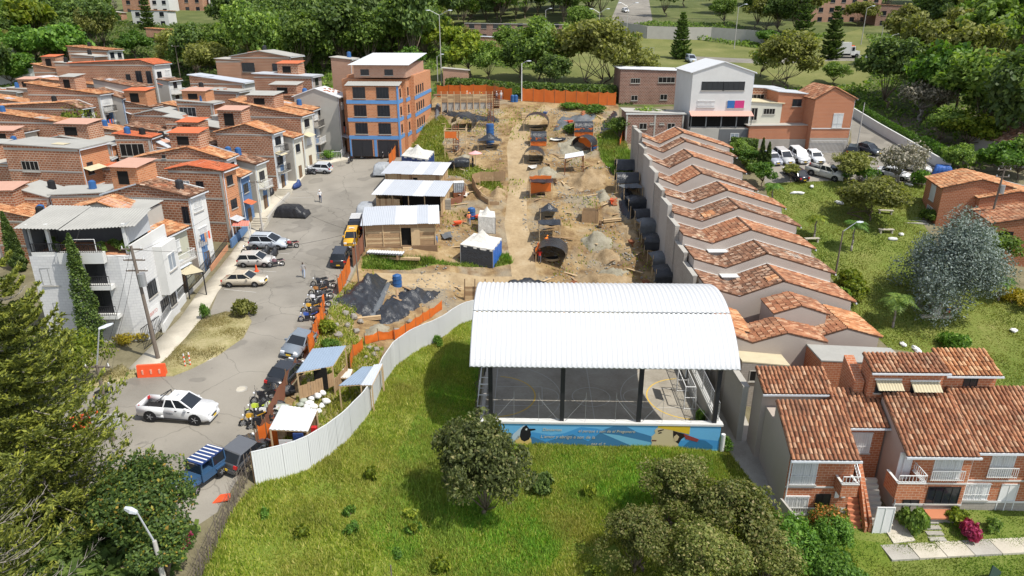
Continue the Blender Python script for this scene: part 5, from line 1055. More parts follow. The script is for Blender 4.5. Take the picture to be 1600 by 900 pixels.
# ---------------------------------------------------------------- houses behind the row and at the right edge
GB='buildings behind the row houses'
a=on(1073,224);b2=on(1165,224);wd=b2.x-a.x
whb=house('large white gabled building with wide dark windows and pink balcony roof',b2.x,a.y,a.z,wd,11,gab(wd,10.7,1.5),'sheet_white',wall='white_wall',front='white_wall',south='white_wall',group=GB,name='white_building',E=[],Ww=(),Sw=[(-wd*.66,8.1,3.4,1.3,'dark'),(-wd*.31,8.1,3.3,1.3,'dark'),(-wd*.74,5.5,2.7,1.1,'white')],floors=4,cat='building')
win(whb,'S',-wd*.25,5.4,2.7,1.2,'white');MB().box(-wd*.25-1.3,-wd*.25-.2,-.125,-.12,5.45,6.6).build('blue_curtain',flat('curtain_blue',(.02,.12,.35)),whb);MB().box(-wd*.25-.15,-wd*.25+1.3,-.125,-.12,5.45,6.6).build('pink_curtain',flat('curtain_pink',(.50,.03,.17)),whb)
corrugated('balcony_roof',((-wd-.1,-1.6,4.4),(.2,-1.6,4.4),(.2,-.01,5.0),(-wd-.1,-.01,5.0)),flat('pink_sheet',(.62,.32,.26)),whb);MB().box(-wd,0,-1.4,-.01,2.4,2.55).build('balcony_floor','cement',whb)
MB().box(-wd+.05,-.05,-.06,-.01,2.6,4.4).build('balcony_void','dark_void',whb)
for k in range(5):u=-wd+wd*k/4;MB().box(max(-wd,u-.08),min(0,u+.08),-1.4,-1.25,2.55,4.4).build('balcony_post','dark_wall',whb)
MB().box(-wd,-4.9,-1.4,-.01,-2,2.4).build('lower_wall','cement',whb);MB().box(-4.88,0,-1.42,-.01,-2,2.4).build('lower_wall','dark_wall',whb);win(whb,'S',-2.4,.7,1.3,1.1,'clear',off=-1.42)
a=on(968,166);b2=on(1054,166)
house('unfinished brown brick building with pale roof edge and black windows',b2.x+1,a.y+1,a.z,b2.x-a.x+1,8,low(b2.x-a.x+1,6.0),'sheet_white',wall='brick_dark',front='brick_dark',group=GB,E=[],Sw=[(-8.2,3.9,1.7,.9,'void'),(-8.2,.9,1.2,.9,'void'),(-2.6,4.0,3.0,1.0,'void'),(-2.9,1.0,1.3,1.0,'void')],dz=4)
a=on(977,226);b2=on(1066,226)
h=house('brown brick house with concrete frame and flat white parapet',b2.x,a.y+.5,a.z,b2.x-a.x,5,low(b2.x-a.x,4.6),'cement',wall='brick_dark',front='brick_dark',group=GB,E=[],gut=False,Sw=[(-6.3,2.3,1.2,.95,'void'),(-1.9,2.3,1.2,.95,'void'),(-4.9,3.05,.7,.25,'void'),(-3.4,3.05,.7,.25,'void')],dz=4)
dw=b2.x-a.x
for u in(-dw+.12,-dw*.5,-.12):MB().box(u-.12,u+.12,-.06,-.004,-3,4.6).build('concrete_column','cement',h)
MB().box(-dw-.1,.1,-.12,.2,4.55,4.85).build('parapet','white_wall',h)
a=on(1262,238);b2=on(1322,238)
h=house('brick house with large tiled roof facing the parking lot',b2.x,a.y,a.z,b2.x-a.x,8,gab(b2.x-a.x,8.0,1.6,.55),'tile',wall='brick_red',south='brick_red',front='brick_red',group=GB,E=[],Sw=[(-2.1,3.7,1.5,2.2,'white')],floors=3,dz=4);dw=b2.x-a.x
MB().box(-dw,0,-.05,-.006,-1,2.2).build('plinth','block',h,uv=True);MB().box(-dw,0,-.08,-.051,3.55,3.7).build('white_band','white_wall',h);railing(h,[(-dw+.2,-.2,0),(-.3,-.2,0)],1.8,'white_paint',.2)
a=on(1168,232);b2=on(1262,232);h=house('long low brick and stone wall house with terrace above the parked cars',b2.x,a.y+.3,a.z,b2.x-a.x,5,[(-(b2.x-a.x),3.4),(0,3.5)],'cement',wall='brick_red',front='brick_red',group=GB,E=[],gut=False,dz=4);dw=b2.x-a.x
MB().box(-dw,0,-.05,-.006,-2,1.4).build('stone_base','block',h,uv=True)
house('brick upper house with barred window above the long wall',b2.x-.3,a.y+2.6,a.z+3.5,4.6,6,low(4.6,4.4),'sheet_grey',wall='brick_red',front='brick_red',group=GB,E=[],Sw=[(-1.6,2.6,1.4,1.1,'dark')],gut=False)
house('cream terrace house with tan canopy and plants beside the white building',a.x+5.4,a.y+2.4,a.z+3.5,5.2,6,[(-5.2,3.3),(0,3.0)],'sheet_tan',wall='cream_wall',front='cream_wall',group=GB,E=[],Sw=[(-4.2,.5,1.0,1.9,'void'),(-1.9,1.4,1.8,.9,'void')],gut=False)
house('small rear house with grey sheet roof between the gabled building and brick house',a.x+7.2,a.y+8,a.z+3.8,7,5,low(7,4.4),'sheet_grey',wall='brick',front='brick',group=GB,E=[],Sw=[(-4,2.5,2.4,1.1,'void')],gut=False)
GE='brick houses at the right edge of the park'
a=on(1483,358);house('red brick corner house with broad tile roof by the park steps',a.x+5.9,a.y-1,a.z-.2,7.5,6.5,[(-7.5,5.2),(-3.5,6.4),(0,5.6)],'tile_bright',wall='brick_red',front='brick_red',group=GE,E=[],Ww=[(3.2,2.9,1.8,2.0,'white'),(3.0,.2,2.2,2.0,'clear')],rz=R(-14),dz=4)
a=on(1545,372);house('red brick house with porch roof on a white post by the transformer pole',a.x+6.2,a.y-1,a.z-.2,8,6,[(-8,4.9),(-4,5.9),(0,5)],'tile_bright',wall='brick_red',front='brick_red',group=GE,E=[],Ww=[(2.2,2.4,1.3,1.8,'white'),(4.4,2.4,1.2,1.8,'white'),(2.2,.1,1.2,1.8,'white')],rz=R(-14),flash=True,dz=4)
a=on(1572,415);house('red brick house with white barred balcony at the frame edge',a.x+6.6,a.y-1.5,a.z-.3,9,6.5,[(-9,5.1),(-4.5,6.2),(0,5)],'tile',wall='brick_red',front='brick_red',group=GE,E=[],Ww=[(1.5,2.5,1.3,1.8,'white'),(4.4,2.5,1.5,1.8,'dark'),(1.4,.1,1.0,2.0,'white'),(4.3,.2,1.4,1.5,'wood')],Sw=[(-7.5,2.6,1.3,1.7,'dark')],rz=R(-14),flash=True,dz=4)
a=on(1560,262);house('grey house with brown tile roof among the trees',a.x+11,a.y,a.z,11,8,[(-11,3.6),(-5,6),(0,4)],'tile_worn',wall='grey_wall',front='grey_wall',group=GE,E=[],Sw=[(-8.6,1.3,1.4,1.3,'void')],dz=4)
# far buildings
GF='buildings on the far hillside'
def far(label,px,py,d,h,w,seg,wall,up=0,rows=0,rise=.4,**k):
 a=on(px,py);fl=max(1,round(h/2.8));n=max(2,int(d/3.2))
 return house(label,a.x,a.y,a.z-.5,d,w,[(-d,h+rise),(0,h)],seg,wall=wall,front=wall,group=GF,E=[],gut=False,dz=5,Sw=[(-d*(i+.5)/n,.6+f*2.8,1.4,1.3,'dark')for f in range(fl)for i in range(n)],name='far_building',cat='building',**k)
far('long brick hall with grey ridged roof behind the lime tree',878,62,26,4.2,10,'asbestos','brick_dark');far('low brick annex below the long hall',802,84,8,4,6,'sheet_grey','brick')
far('brown brick apartments at the top of the picture beside the tall thin conifer',232,20,9,9,8,'cement','brick');far('white and grey apartments right of the thin conifer',266,20,7,9,8,'sheet_white','white_wall');far('large brick apartments above the dark wood',318,17,12,9,8,'cement','brick');far('white house at the top by the pale stair street',352,16,6,8,8,'sheet_white','white_wall')
far('small brick house with orange roof in the wood',262,66,6,4,5,'tile_bright','brick');far('little brick cabin under the hill wood',190,32,3,3,4,'cement','brick');far('orange roofs below the thin conifer',265,40,12,5,6,'tile_bright','white_wall')
far('brick house at the top edge above the forest',790,12,14,7,8,'tile_bright','brick');far('long bare brick building top right above the box truck',1372,34,24,9,10,'cement','brick_pale');far('brick house with pink framed window under the long brick building',1412,40,9,6,8,'tile_worn','brick_dark');far('pale house among the trees at top right edge',1580,14,10,5,8,'sheet_white','white_wall');far('brick hut left of the rear lawn with grey door',732,134,5,3.4,3,'cement','brick_pale')
# ---------------------------------------------------------------- vehicles
def wheel(par,x,y,r,w=.2,name='wheel',n=14):
 h=link(name,None,par);h.location=(x,y,r);s=1 if y>0 else-1
 b=MB();rings=[]
 for o,q in((-w/2,.72),(-w/2,.97),(-w/4,1),(w/4,1),(w/2,.97),(w/2,.72)):rings.append([(r*q*math.cos(6.2832*i/n),o,r*q*math.sin(6.2832*i/n))for i in range(n)])
 b.loft(rings);b.build('tyre','rubber',h,True)
 c=MB();c.tube((0,s*w*.2,0),(0,s*w*.46,0),r*.62,r*.6,10)
 for k in range(5):a=6.2832*k/5;c.bar((0,s*w*.48,0),(r*.6*math.cos(a),s*w*.48,r*.6*math.sin(a)),.07,.03)
 c.build('rim','rim',h);return h
SPEC={  # length, width, wheel radius, belt profile (x, z), cabin base x (rear, front), roof x (rear, front), roof z
 'sedan':(4.3,1.7,.30,[(-2.15,.70),(-2.08,.84),(-1.45,.90),(.85,.90),(1.75,.78),(2.08,.66),(2.15,.52)],(-1.6,1.0),(-1.0,.25),1.42),
 'hatch':(3.75,1.62,.29,[(-1.87,.78),(-1.82,.90),(-1.2,.93),(.75,.93),(1.5,.82),(1.8,.68),(1.87,.52)],(-1.83,.98),(-1.45,.2),1.48),
 'mpv':(4.35,1.72,.31,[(-2.17,.80),(-2.1,.95),(-1.2,.98),(.8,.98),(1.7,.84),(2.1,.68),(2.17,.52)],(-2.1,1.15),(-1.75,.15),1.62),
 'suv':(4.3,1.8,.35,[(-2.15,.85),(-2.1,1.02),(-1.2,1.03),(.85,1.03),(1.75,.93),(2.08,.8),(2.15,.55)],(-2.1,1.05),(-1.85,.3),1.68),
 'pickup':(5.3,1.86,.41,[(-2.65,1.05),(-2.6,1.2),(-.6,1.22),(1.2,1.22),(2.2,1.13),(2.56,.96),(2.65,.62)],(-.66,1.42),(-.48,.5),1.86),
 }
def car(px,py,head,kind,col,label,cat='car',roofcol=None,z=None,up=.02,glass='glass',extra=None,xy=None,plates=True):
 L,Wd,wr,prof,cb,cr,rz_t=SPEC[kind];p=on(px,py)if xy is None else Vector((*xy,gz(*xy)))
 d=V3(math.cos(R(head)),math.sin(R(head)),0);sd=V3(-d.y,d.x,0)
 za,zb=gz(*(p+d*1.3).xy),gz(*(p-d*1.3).xy);zl,zr=gz(*(p+sd*.8).xy),gz(*(p-sd*.8).xy)
 t=thing({'pickup':'pickup_truck'}.get(kind,'parked_car'),label,cat,(p.x,p.y,p.z+up),0,'vehicles standing in the streets and lots')
 t.rotation_euler=(Matrix.Rotation(R(head),3,'Z')@Matrix.Rotation(-math.atan2(za-zb,2.6),3,'Y')@Matrix.Rotation(math.atan2(zl-zr,1.6),3,'X')).to_euler()
 P=paint(col);hw=Wd/2;b=MB();rings=[]
 for x,z_ in prof:
  e=max(0,(abs(x)-L/2+.3))/.3;q=1-.12*e;zb_=.24+.1*e
  rings.append([(x,-hw*q*.9,zb_),(x,-hw*q,.45),(x,-hw*q,z_*.72),(x,-hw*q*.93,z_),(x,hw*q*.93,z_),(x,hw*q,z_*.72),(x,hw*q,.45),(x,hw*q*.9,zb_)])
 if kind=='pickup':  # open load bed: body only up to the sill behind the cab
  rr=[[(x,y,min(z_,1.2 if x>-.62 else .62))for x,y,z_ in r]for r in rings];i0=2
  b.loft([[(x,y,min(z_,.6))for x,y,z_ in r]for r in rings[:2]]+[[(-.62,y,min(z_,.6))for x,y,z_ in rings[2]]]);b.loft([[(-.61,y,z_)for x,y,z_ in rings[2]]]+rings[3:])
  for s in(-1,1):b.box(-2.6,-.6,min(s*hw*.99,s*hw*.87),max(s*hw*.99,s*hw*.87),.5,1.2)
  b.box(-2.66,-2.58,-hw*.9,hw*.9,.5,1.18)
  MB().box(-2.57,-.63,-hw*.85,hw*.85,.6,.64).build('load_bed','rubber',t)
  k=MB();k.bar((-.75,-hw*.85,1.1),(-1.1,-hw*.8,1.75),.07).bar((-.75,hw*.85,1.1),(-1.1,hw*.8,1.75),.07)if 0 else None
  for s in(-1,1):k.tube((-.85,s*hw*.88,1.18),(-.78,s*hw*.74,1.86),.035);k.tube((-.78,s*hw*.74,1.86),(-1.7,s*hw*.88,1.2),.03)
  k.tube((-.78,-hw*.74,1.86),(-.78,hw*.74,1.86),.035);k.build('roll_bar','dark_metal',t)
 else:b.loft(rings)
 bo=b.build('body',P,t,True);bo.data.polygons.foreach_set('use_smooth',[len(f.vertices)==4 for f in bo.data.polygons])
 # cabin: glass panes between pillars under a painted roof
 zb0=max(z_ for _,z_ in prof)-.015;yb,yr=hw*.90,hw*.76;B=[(cb[0],-yb,zb0),(cb[1],-yb,zb0),(cb[1],yb,zb0),(cb[0],yb,zb0)];Q=[(cr[0],-yr,rz_t-.05),(cr[1],-yr,rz_t-.05),(cr[1],yr,rz_t-.05),(cr[0],yr,rz_t-.05)]
 for nm,i,j,o in(('side_window',0,1,(0,.012)),('windscreen',1,2,(.0,0)),('side_window',2,3,(0,-.012)),('rear_window',3,0,(0,0))):
  MB().add([B[i],B[j],Q[j],Q[i]],[(0,1,2,3)]).build(nm,glass if nm!='windscreen' or glass!='glass' else 'glass',t)
 c=MB()
 for i in range(4):c.bar(B[i],Q[i],.09,.07)
 xm=(cb[0]+cb[1])/2-.1;xr=(cr[0]+cr[1])/2-.05
 for s in(-1,1):c.bar((xm,s*yb*1.005,zb0),(xr,s*yr*1.005,rz_t-.05),.09,.05)
 c.build('pillar',P,t)
 r=MB();z0,z1=rz_t-.07,rz_t;x0,x1=cr;r.loft([[(x0-.05,-yr-.03,z0),(x1+.08,-yr-.03,z0),(x1+.08,yr+.03,z0),(x0-.05,yr+.03,z0)],[(x0,-yr*.93,z1),(x1,-yr*.93,z1),(x1,yr*.93,z1),(x0,yr*.93,z1)]]);r.build('roof',P if roofcol is None else paint(roofcol),t)
 wx=L*.31
 for x in(-wx,wx):
  for s in(-1,1):wheel(t,x,s*(hw-.09),wr);MB().tube((x,s*(hw-.02),wr),(x,s*(hw+.012),wr),wr*1.18,wr*1.16,14).build('wheel_arch','rubber',t)
 for s in(-1,1):
  zf=prof[-2][1];MB().box(L/2-.22,L/2-.0,min(s*hw*.45,s*hw*.84),max(s*hw*.45,s*hw*.84),zf-.14,zf+.02).build('headlight','head_lamp',t)
  zt=prof[1][1];MB().box(-L/2-.02,-L/2+.14,min(s*hw*.62,s*hw*.9),max(s*hw*.62,s*hw*.9),zt-.26,zt-.04).build('tail_light','red_lamp',t)
  MB().box(cb[1]-.45,cb[1]-.28,min(s*hw,s*(hw+.18)),max(s*hw,s*(hw+.18)),zb0-.02,zb0+.13).build('mirror',P,t)
  for q in(0,1):MB().box(xm-.05-q*.02+(q*.95),xm+.1+q*.95,min(s*hw*.985,s*(hw*1.0+.015)),max(s*hw*.985,s*(hw+.015)),zb0-.2,zb0-.15).build('door_handle','dark_metal' if kind!='sedan' else P,t)
 for x,m in((L/2-.03,1),(-L/2+.03,-1)):MB().box(min(x,x+m*.1),max(x,x+m*.1),-hw*.82,hw*.82,.3,.5).build('bumper',P if kind!='pickup' or m>0 else 'dark_metal',t)
 MB().box(L/2-.06,L/2+.04,-hw*.4,hw*.4,.5,.62).build('grille','dark_metal',t)
 if plates:
  for x,m in((L/2+.07,1),(-L/2-.07,-1)):MB().box(min(x,x+m*.02),max(x,x+m*.02),-.2,.2,.4,.54).build('number_plate','plate_yellow',t)
 if extra:extra(t,hw,L,rz_t)
 return t
def x_pick(t,hw,L,rz):
 t.scale=(.92,)*3
 for s,r in((-1,(R(90),0,0)),(1,(R(90),0,R(180)))):text('FISBG','door_lettering',0,0,.2,flat('sign_dark',(.08,.08,.1)),t,0,0,r,(-.55*-s if s>0 else-.42,s*(hw*1.0+.006),.72))
 MB().box(-1.4,1.4,-hw*1.03,-hw*.93,.33,.4).build('side_step','dark_metal',t);MB().box(-1.4,1.4,hw*.93,hw*1.03,.33,.4).build('side_step','dark_metal',t);text('018','roof_number',0,0,.3,flat('sign_dark',(.08,.08,.1)),t,0,0,(0,0,R(90)),(.2,-.28,rz+.004))
def x_rack(t,hw,L,rz):
 b=MB()
 for s in(-1,1):b.bar((-1.5,s*.6,rz+.12),(.2,s*.6,rz+.12),.05)
 b.build('roof_rack','dark_metal',t)
 for k in range(6):MB().box(-1.5+k*.3,-1.32+k*.3,-.62,.62,rz+.15,rz+.18).build('rack_slat','white_paint',t)
def x_taxi(t,hw,L,rz):MB().box(-.55,-.4,-.3,.3,rz,rz+.14).build('roof_sign','white_paint',t);text('TAXI','sign_lettering',0,0,.13,flat('sign_dark',(.08,.08,.1)),t,0,0,(R(90),0,R(90)),(-.395,-.17,rz+.02));text('TPY 618','roof_number',0,0,.26,flat('sign_dark',(.08,.08,.1)),t,0,0,(0,0,R(90)),(-.1,-.5,rz+.004))
def x_rails(t,hw,L,rz):
 for s in(-1,1):MB().bar((-1.7,s*hw*.72,rz+.06),(.2,s*hw*.72,rz+.06),.05).build('roof_rail','dark_metal',t)
car(280,652,-3,'pickup',(.72,.73,.74),'white double cab pickup crossing the street with open dark bed','pickup',extra=x_pick)
car(422,386,-6,'mpv',(.46,.50,.55),'silver blue estate car, topmost of three parked along the sidewalk',extra=x_rails)
car(402,414,-3,'hatch',(.50,.48,.45),'champagne silver hatchback between estate car and beige sedan')
car(384,445,-3,'sedan',(.53,.47,.37),'beige sedan with bright windscreen sunshade beside an orange cone',glass='glass_light' if 0 else 'glass')
car(499,269,174,'hatch',(.50,.52,.55),'small silver hatchback at the far end of the street')
car(551,378,-86,'hatch',(.72,.38,.02),'yellow taxi parked facing downhill by the huts','taxi',extra=x_taxi)
car(560,356,92,'suv',(.02,.025,.04),'dark navy off roader with white slatted roof rack',extra=x_rack)
car(534,408,93,'suv',(.022,.024,.03),'black van with red tail lamp behind the yellow taxi')
car(467,545,-97,'sedan',(.17,.20,.235),'steel grey sedan facing downhill by the orange mesh')
car(446,592,83,'sedan',(.02,.022,.026),'black sedan with yellow plate next to the blue roofed shed')
car(380,718,76,'hatch',(.055,.06,.068),'charcoal hatchback with red tail lamps by the wire fence',roofcol=(.10,.105,.115))
GPK=[(1204,252,-80,'sedan',(.35,.37,.42),'silver sedan half hidden by the garden cypresses'),(1223,251,-82,'mpv',(.50,.50,.50),'silver estate car second in the parking row'),(1247,250,-84,'suv',(.72,.72,.72),'white off road car, tallest in the parking row'),(1271,250,-86,'sedan',(.72,.73,.74),'white sedan at the end of the parking row'),
 (1331,240,60,'hatch',(.03,.035,.04),'dark car beside the far corner brick house'),(1355,238,-62,'sedan',(.05,.06,.075),'dark grey sedan by the pale boundary wall'),(1242,277,105,'sedan',(.02,.02,.03),'black sedan with red tail lights at the park edge'),(1288,276,-40,'pickup',(.50,.49,.44),'old cream pickup parked at the park edge'),
 (1394,276,-35,'sedan',(.72,.73,.75),'white sedan half behind the leaning grey tree'),(1428,266,-30,'mpv',(.48,.48,.47),'silver van beside the white boundary wall')]
for q in GPK:car(*q)
car(1079,97,-88,'mpv',(.42,.47,.53),'silver blue car alone on the upper road');car(977,19,-80,'sedan',(.72,.73,.74),'white car coming down the steep hill road');car(1362,93,175,'hatch',(.60,.62,.65),'pale car behind the box truck on the upper road')
# box truck
p=on(1318,90);t=thing('box_truck','white box truck with orange roof lamp on the upper road','truck',p,R(-4),'vehicles standing in the streets and lots')
MB().box(-3.6,1.0,-1.15,1.15,.95,3.5).build('cargo_box','white_paint',t);b=MB();b.loft([[(1.15,-1.05,.6),(1.15,1.05,.6),(1.15,1.05,2.6),(1.15,-1.05,2.6)],[(2.2,-1.05,.6),(2.2,1.05,.6),(2.1,1.0,2.6),(2.1,-1.0,2.6)]]);b.box(2.2,3.3,-.9,.9,.6,1.55);b.build('cab','white_paint',t)
MB().box(2.17,2.23,-.95,.95,1.65,2.45).build('windscreen','glass',t);MB().box(1.3,1.95,-1.08,-1.04,1.6,2.4).build('side_window','glass',t);MB().box(1.3,2.0,-.6,.6,2.62,2.8).build('roof_lamp','orange_plastic',t);MB().box(-3.6,3.2,-.5,.5,.5,.94).build('chassis','dark_metal',t);MB().box(3.31,3.36,-.6,.6,.7,1.4).build('grille','dark_metal',t)
for x in(-2.6,-1.6,2.6):
 for s in(-1,1):wheel(t,x,s*.95,.48,.3)
 # blue jeep with striped canvas roof
def jeep(px,py,head,label):
 p=on(px,py);t=thing('parked_jeep',label,'jeep',p,R(head),'vehicles standing in the streets and lots');t.scale=(.88,)*3;P=paint((.035,.085,.17))
 b=MB();b.box(-1.6,.55,-.75,.75,.45,1.0);b.loft([[(.55,-.62,.5),(.55,.62,.5),(.55,.62,1.02),(.55,-.62,1.02)],[(1.75,-.5,.5),(1.75,.5,.5),(1.75,.5,.95),(1.75,-.5,.95)]]);b.build('body',P,t)
 f=MB()
 for s in(-1,1):f.box(.8,1.8,min(s*.5,s*.82),max(s*.5,s*.82),.62,.78);f.box(-1.4,-.6,min(s*.75,s*.84),max(s*.75,s*.84),.7,.8)
 f.build('fender',P,t);c=MB()
 for x in(-1.55,-.5,.5):
  for s in(-1,1):c.bar((x,s*.7,1.0),(x+(-.1 if x>0 else 0),s*.66,1.72),.08)
 c.build('pillar',P,t);MB().box(-1.6,.45,-.7,.7,1.72,1.8).build('roof','tarp_navy',t)
 for k in range(6):MB().box(-1.52+k*.34,-1.42+k*.34,-.66,.66,1.801,1.82).build('roof_stripe','white_paint',t)
 MB().box(.47,.5,-.62,.62,1.05,1.68).build('windscreen','glass',t)
 for s in(-1,1):MB().box(-1.45,-.55,min(s*.68,s*.7),max(s*.68,s*.7),1.05,1.68).build('side_window','glass',t);MB().box(1.76,1.8,min(s*.25,s*.42),max(s*.25,s*.42),.7,.87).build('headlight','head_lamp',t)
 for x in(-1.0,1.25):
  for s in(-1,1):wheel(t,x,s*.72,.36,.22)
 h=wheel(t,-1.7,0,.36,.2,'spare_wheel');h.rotation_euler=(0,0,R(90));h.location.z=.8;return t
jeep(316,752,-112,'old blue jeep with striped canvas roof beside the mango tree')
# cars under covers: a sheet draped over a car shape
def covered(px,py,head,L,H,mat,label,Wd=1.8):
 p=on(px,py);t=thing('covered_car',label,'covered car',p,R(head),'cars under fitted covers');n,m=22,12;V=[];g=np.random.RandomState(int(px))
 for i in range(n+1):
  u=i/n*2-1;x=u*L/2;top=H*(.52+.48*sstep((1-abs(u+.12)*1.18)*2.6));top*=min(1,(1-abs(u))*9+.25)
  for j in range(m+1):
   v=j/m*2-1;a=abs(v);y=(Wd/2)*np.sign(v)*(min(1,a*1.55)**.8)*(1+.05*(a>.7));z=top*(1-max(0,(a-.5)/.5)**1.2*.97)*(1-.05*a)
   if abs(u)>.99:z*=.12
   V.append((x+g.normal()*.012,y+g.normal()*.025+.03*math.sin(i*1.9)*(a>.6),max(.03,z+g.normal()*.012)))
 F=[(i*(m+1)+j,(i+1)*(m+1)+j,(i+1)*(m+1)+j+1,i*(m+1)+j+1)for i in range(n)for j in range(m)]
 b=MB();b.add(V,F);b.build('cover',mat,t,True);s=MB();s.tube((-L*.18,0,H+.01),(-L*.18,.0,H+.02),.02)
 for k in(-.25,.25):s.bar((L*k,-Wd*.505,.4),(L*k,-Wd*.5,.46),.05)
 s.build('strap',mat,t);return t
covered(457,337,-6,4.3,1.4,'cover_black','car under a black cover parked across the street bay')
covered(573,335,88,4.2,1.55,'cover_grey','car under a grey cover beside the middle hut');covered(598,270,85,4.0,1.5,'cover_grey','car under a grey cover near the blue tent and far hut');covered(1474,272,-25,3.0,1.3,'tarp_blue','vehicle under a blue tarpaulin by the white parking wall')
# motorbikes
def moto(px,py,head,col,label,cover=None,xy=None):
 p=on(px,py);t=thing('motorbike',label,'motorbike',p,R(head),'motorbikes parked along the street');t.rotation_euler=(R(6),0,R(head))
 if cover:
  b=MB();n=10;rings=[]
  for i in range(n+1):
   u=i/n*2-1;w=.42*(1-u*u*.55)*rnd.uniform(.85,1.15);h=(.75+.45*math.exp(-((u-.45)/.25)**2))*rnd.uniform(.95,1.05)*(1-.3*abs(u)**4);x=u*1.0
   rings.append([(x,-w,.04),(x,-w*.8,h*.5),(x,-w*.25,h*.95),(x,w*.25,h*.95),(x,w*.8,h*.5),(x,w,.04)])
  b.loft(rings);b.build('cover',cover,t,True);MB().box(-.3,.3,-.2,.2,0,.1).build('stand','dark_metal',t);return t
 P=paint(col)
 for x in(-.62,.62):
  b=MB();n=12;rr=[[(x+r*math.cos(6.2832*i/n),y,.3+r*math.sin(6.2832*i/n))for i in range(n)]for y,r in((-.05,.2),(-.05,.29),(.05,.29),(.05,.2),(-.05,.2))];b.loft(rr,cap=False);h=b.build('wheel','rubber',t);c=MB();c.tube((x,-.03,.3),(x,.03,.3),.06)
  for k in range(4):a=math.pi*k/4;c.bar((x-.2*math.cos(a),0,.3-.2*math.sin(a)),(x+.2*math.cos(a),0,.3+.2*math.sin(a)),.025)
  c.build('rim','rim',h)
 b=MB();b.loft([[(-.1,-.1,.6),(-.1,.1,.6),(-.1,.07,.82),(-.1,-.07,.82)],[(.18,-.15,.62),(.18,.15,.62),(.18,.1,.93),(.18,-.1,.93)],[(.38,-.1,.68),(.38,.1,.68),(.38,.06,.9),(.38,-.06,.9)]]);b.build('tank',P,t)
 MB().box(-.2,.28,-.13,.13,.28,.6).build('engine','dark_metal',t);b=MB();b.loft([[(-.75,-.1,.78),(-.75,.1,.78),(-.75,.08,.9),(-.75,-.08,.9)],[(-.1,-.13,.7),(-.1,.13,.7),(-.1,.1,.82),(-.1,-.1,.82)]]);b.build('seat','rubber',t)
 b=MB();b.loft([[(-.9,-.07,.72),(-.9,.07,.72),(-.9,.05,.8),(-.9,-.05,.8)],[(-.3,-.1,.6),(-.3,.1,.6),(-.3,.09,.72),(-.3,-.09,.72)]]);b.build('tail_fairing',P,t)
 b=MB()
 for s in(-1,1):b.tube((.62,s*.09,.3),(.42,s*.09,1.0),.025)
 b.tube((-.62,0,.3),(-.1,0,.45),.03);b.build('fork','chrome',t);b=MB();b.tube((.38,-.36,1.06),(.42,0,1.0),.018);b.tube((.42,0,1.0),(.38,.36,1.06),.018)
 for s in(-1,1):b.tube((.4,s*.25,1.03),(.36,s*.3,1.25),.008);b.ball((.36,s*.31,1.27),(.015,.07,.045),6,4)
 b.build('handlebar','dark_metal',t);MB().ball((.56,0,.88),(.07,.09,.09),8,5).build('headlight','head_lamp',t);b=MB();b.tube((.2,-.14,.3),(-.75,-.16,.38),.035,.05);b.build('exhaust','chrome',t);MB().box(-.92,-.9,-.06,.06,.6,.68).build('tail_light','red_lamp',t);MB().box(.55,.75,-.07,.07,.6,.62).build('mudguard',P,t)
 return t
BK=(.02,.02,.024);MO=[
 (500,447,200,BK,'black motorbike at the top of the cluster by the orange mesh'),(512,452,205,(.03,.03,.035),'black motorbike tucked against the grass verge'),(497,461,195,(.30,.12,.02),'motorbike with orange flanks in the upper cluster'),(507,468,200,(.05,.05,.06),'dark motorbike with white seat in the upper cluster'),
 (492,474,195,(.6,.6,.62),'motorbike with white tank midway down the cluster'),(503,481,198,BK,'black motorbike against the torn orange mesh'),(486,488,200,(.55,.30,.02),'motorbike with amber lamp above the grey sedan'),(497,494,196,(.06,.06,.07),'dark grey motorbike hard against the mesh above the grey sedan'),(482,502,205,(.02,.07,.30),'motorbike with blue tank right above the grey sedan'),
 (412,628,215,BK,'black motorbike beside the bikes under covers'),(404,648,210,(.45,.55,.05),'black motorbike with lime fork by the tin kiosk'),(416,655,205,(.62,.62,.63),'motorbike with white fairing by the tin kiosk'),(396,664,208,(.50,.28,.02),'motorbike with amber flasher just above the charcoal hatchback'),(408,670,205,BK,'black motorbike nearest the charcoal hatchback and kiosk'),
 (455,388,190,(.25,.03,.03),'dark red motorbike in front of the silver estate car'),(432,417,200,(.16,.07,.08),'brownish motorbike at the nose of the hatchback'),(390,397,185,BK,'black motorbike behind the hatchback on the sidewalk edge'),(485,273,182,(.03,.03,.03),'black motorbike beside the small silver hatchback'),(548,254,260,BK,'motorbike alone near the orange apartment garages'),(1449,268,150,BK,'dark motorbike by the silver van in the parking lot'),(1458,271,155,(.1,.1,.11),'second dark motorbike by the silver van'),
 (603,246,240,BK,'black motorbike below the orange mesh at the street end'),(612,243,245,(.05,.05,.06),'dark motorbike leaning close to the orange mesh at the street end'),(163,622,80,(.1,.1,.12),'motorbike beyond the lamp pole under the tree edge')]
for q in MO:moto(*q)
for q in((424,642,200,BK,'motorbike under a shiny black cover','cover_black'),(431,648,205,BK,'motorbike under a pale green cover','tarp_pale'),(440,617,200,BK,'motorbike under a black cover right behind the black sedan','cover_black'),(414,398,80,BK,'motorbike under a dark cover behind the silver estate car','cover_black'),(427,400,85,BK,'motorbike under a black cover beside the estate car nose','cover_black'),(464,293,75,BK,'motorbike under a navy cover at the kerb','tarp_navy'),(422,306,80,BK,'motorbike under a black cover on the upper sidewalk','cover_black'),(568,246,80,BK,'motorbike under a grey cover by the garages','tarp_grey')):moto(*q[:5],cover=q[5])
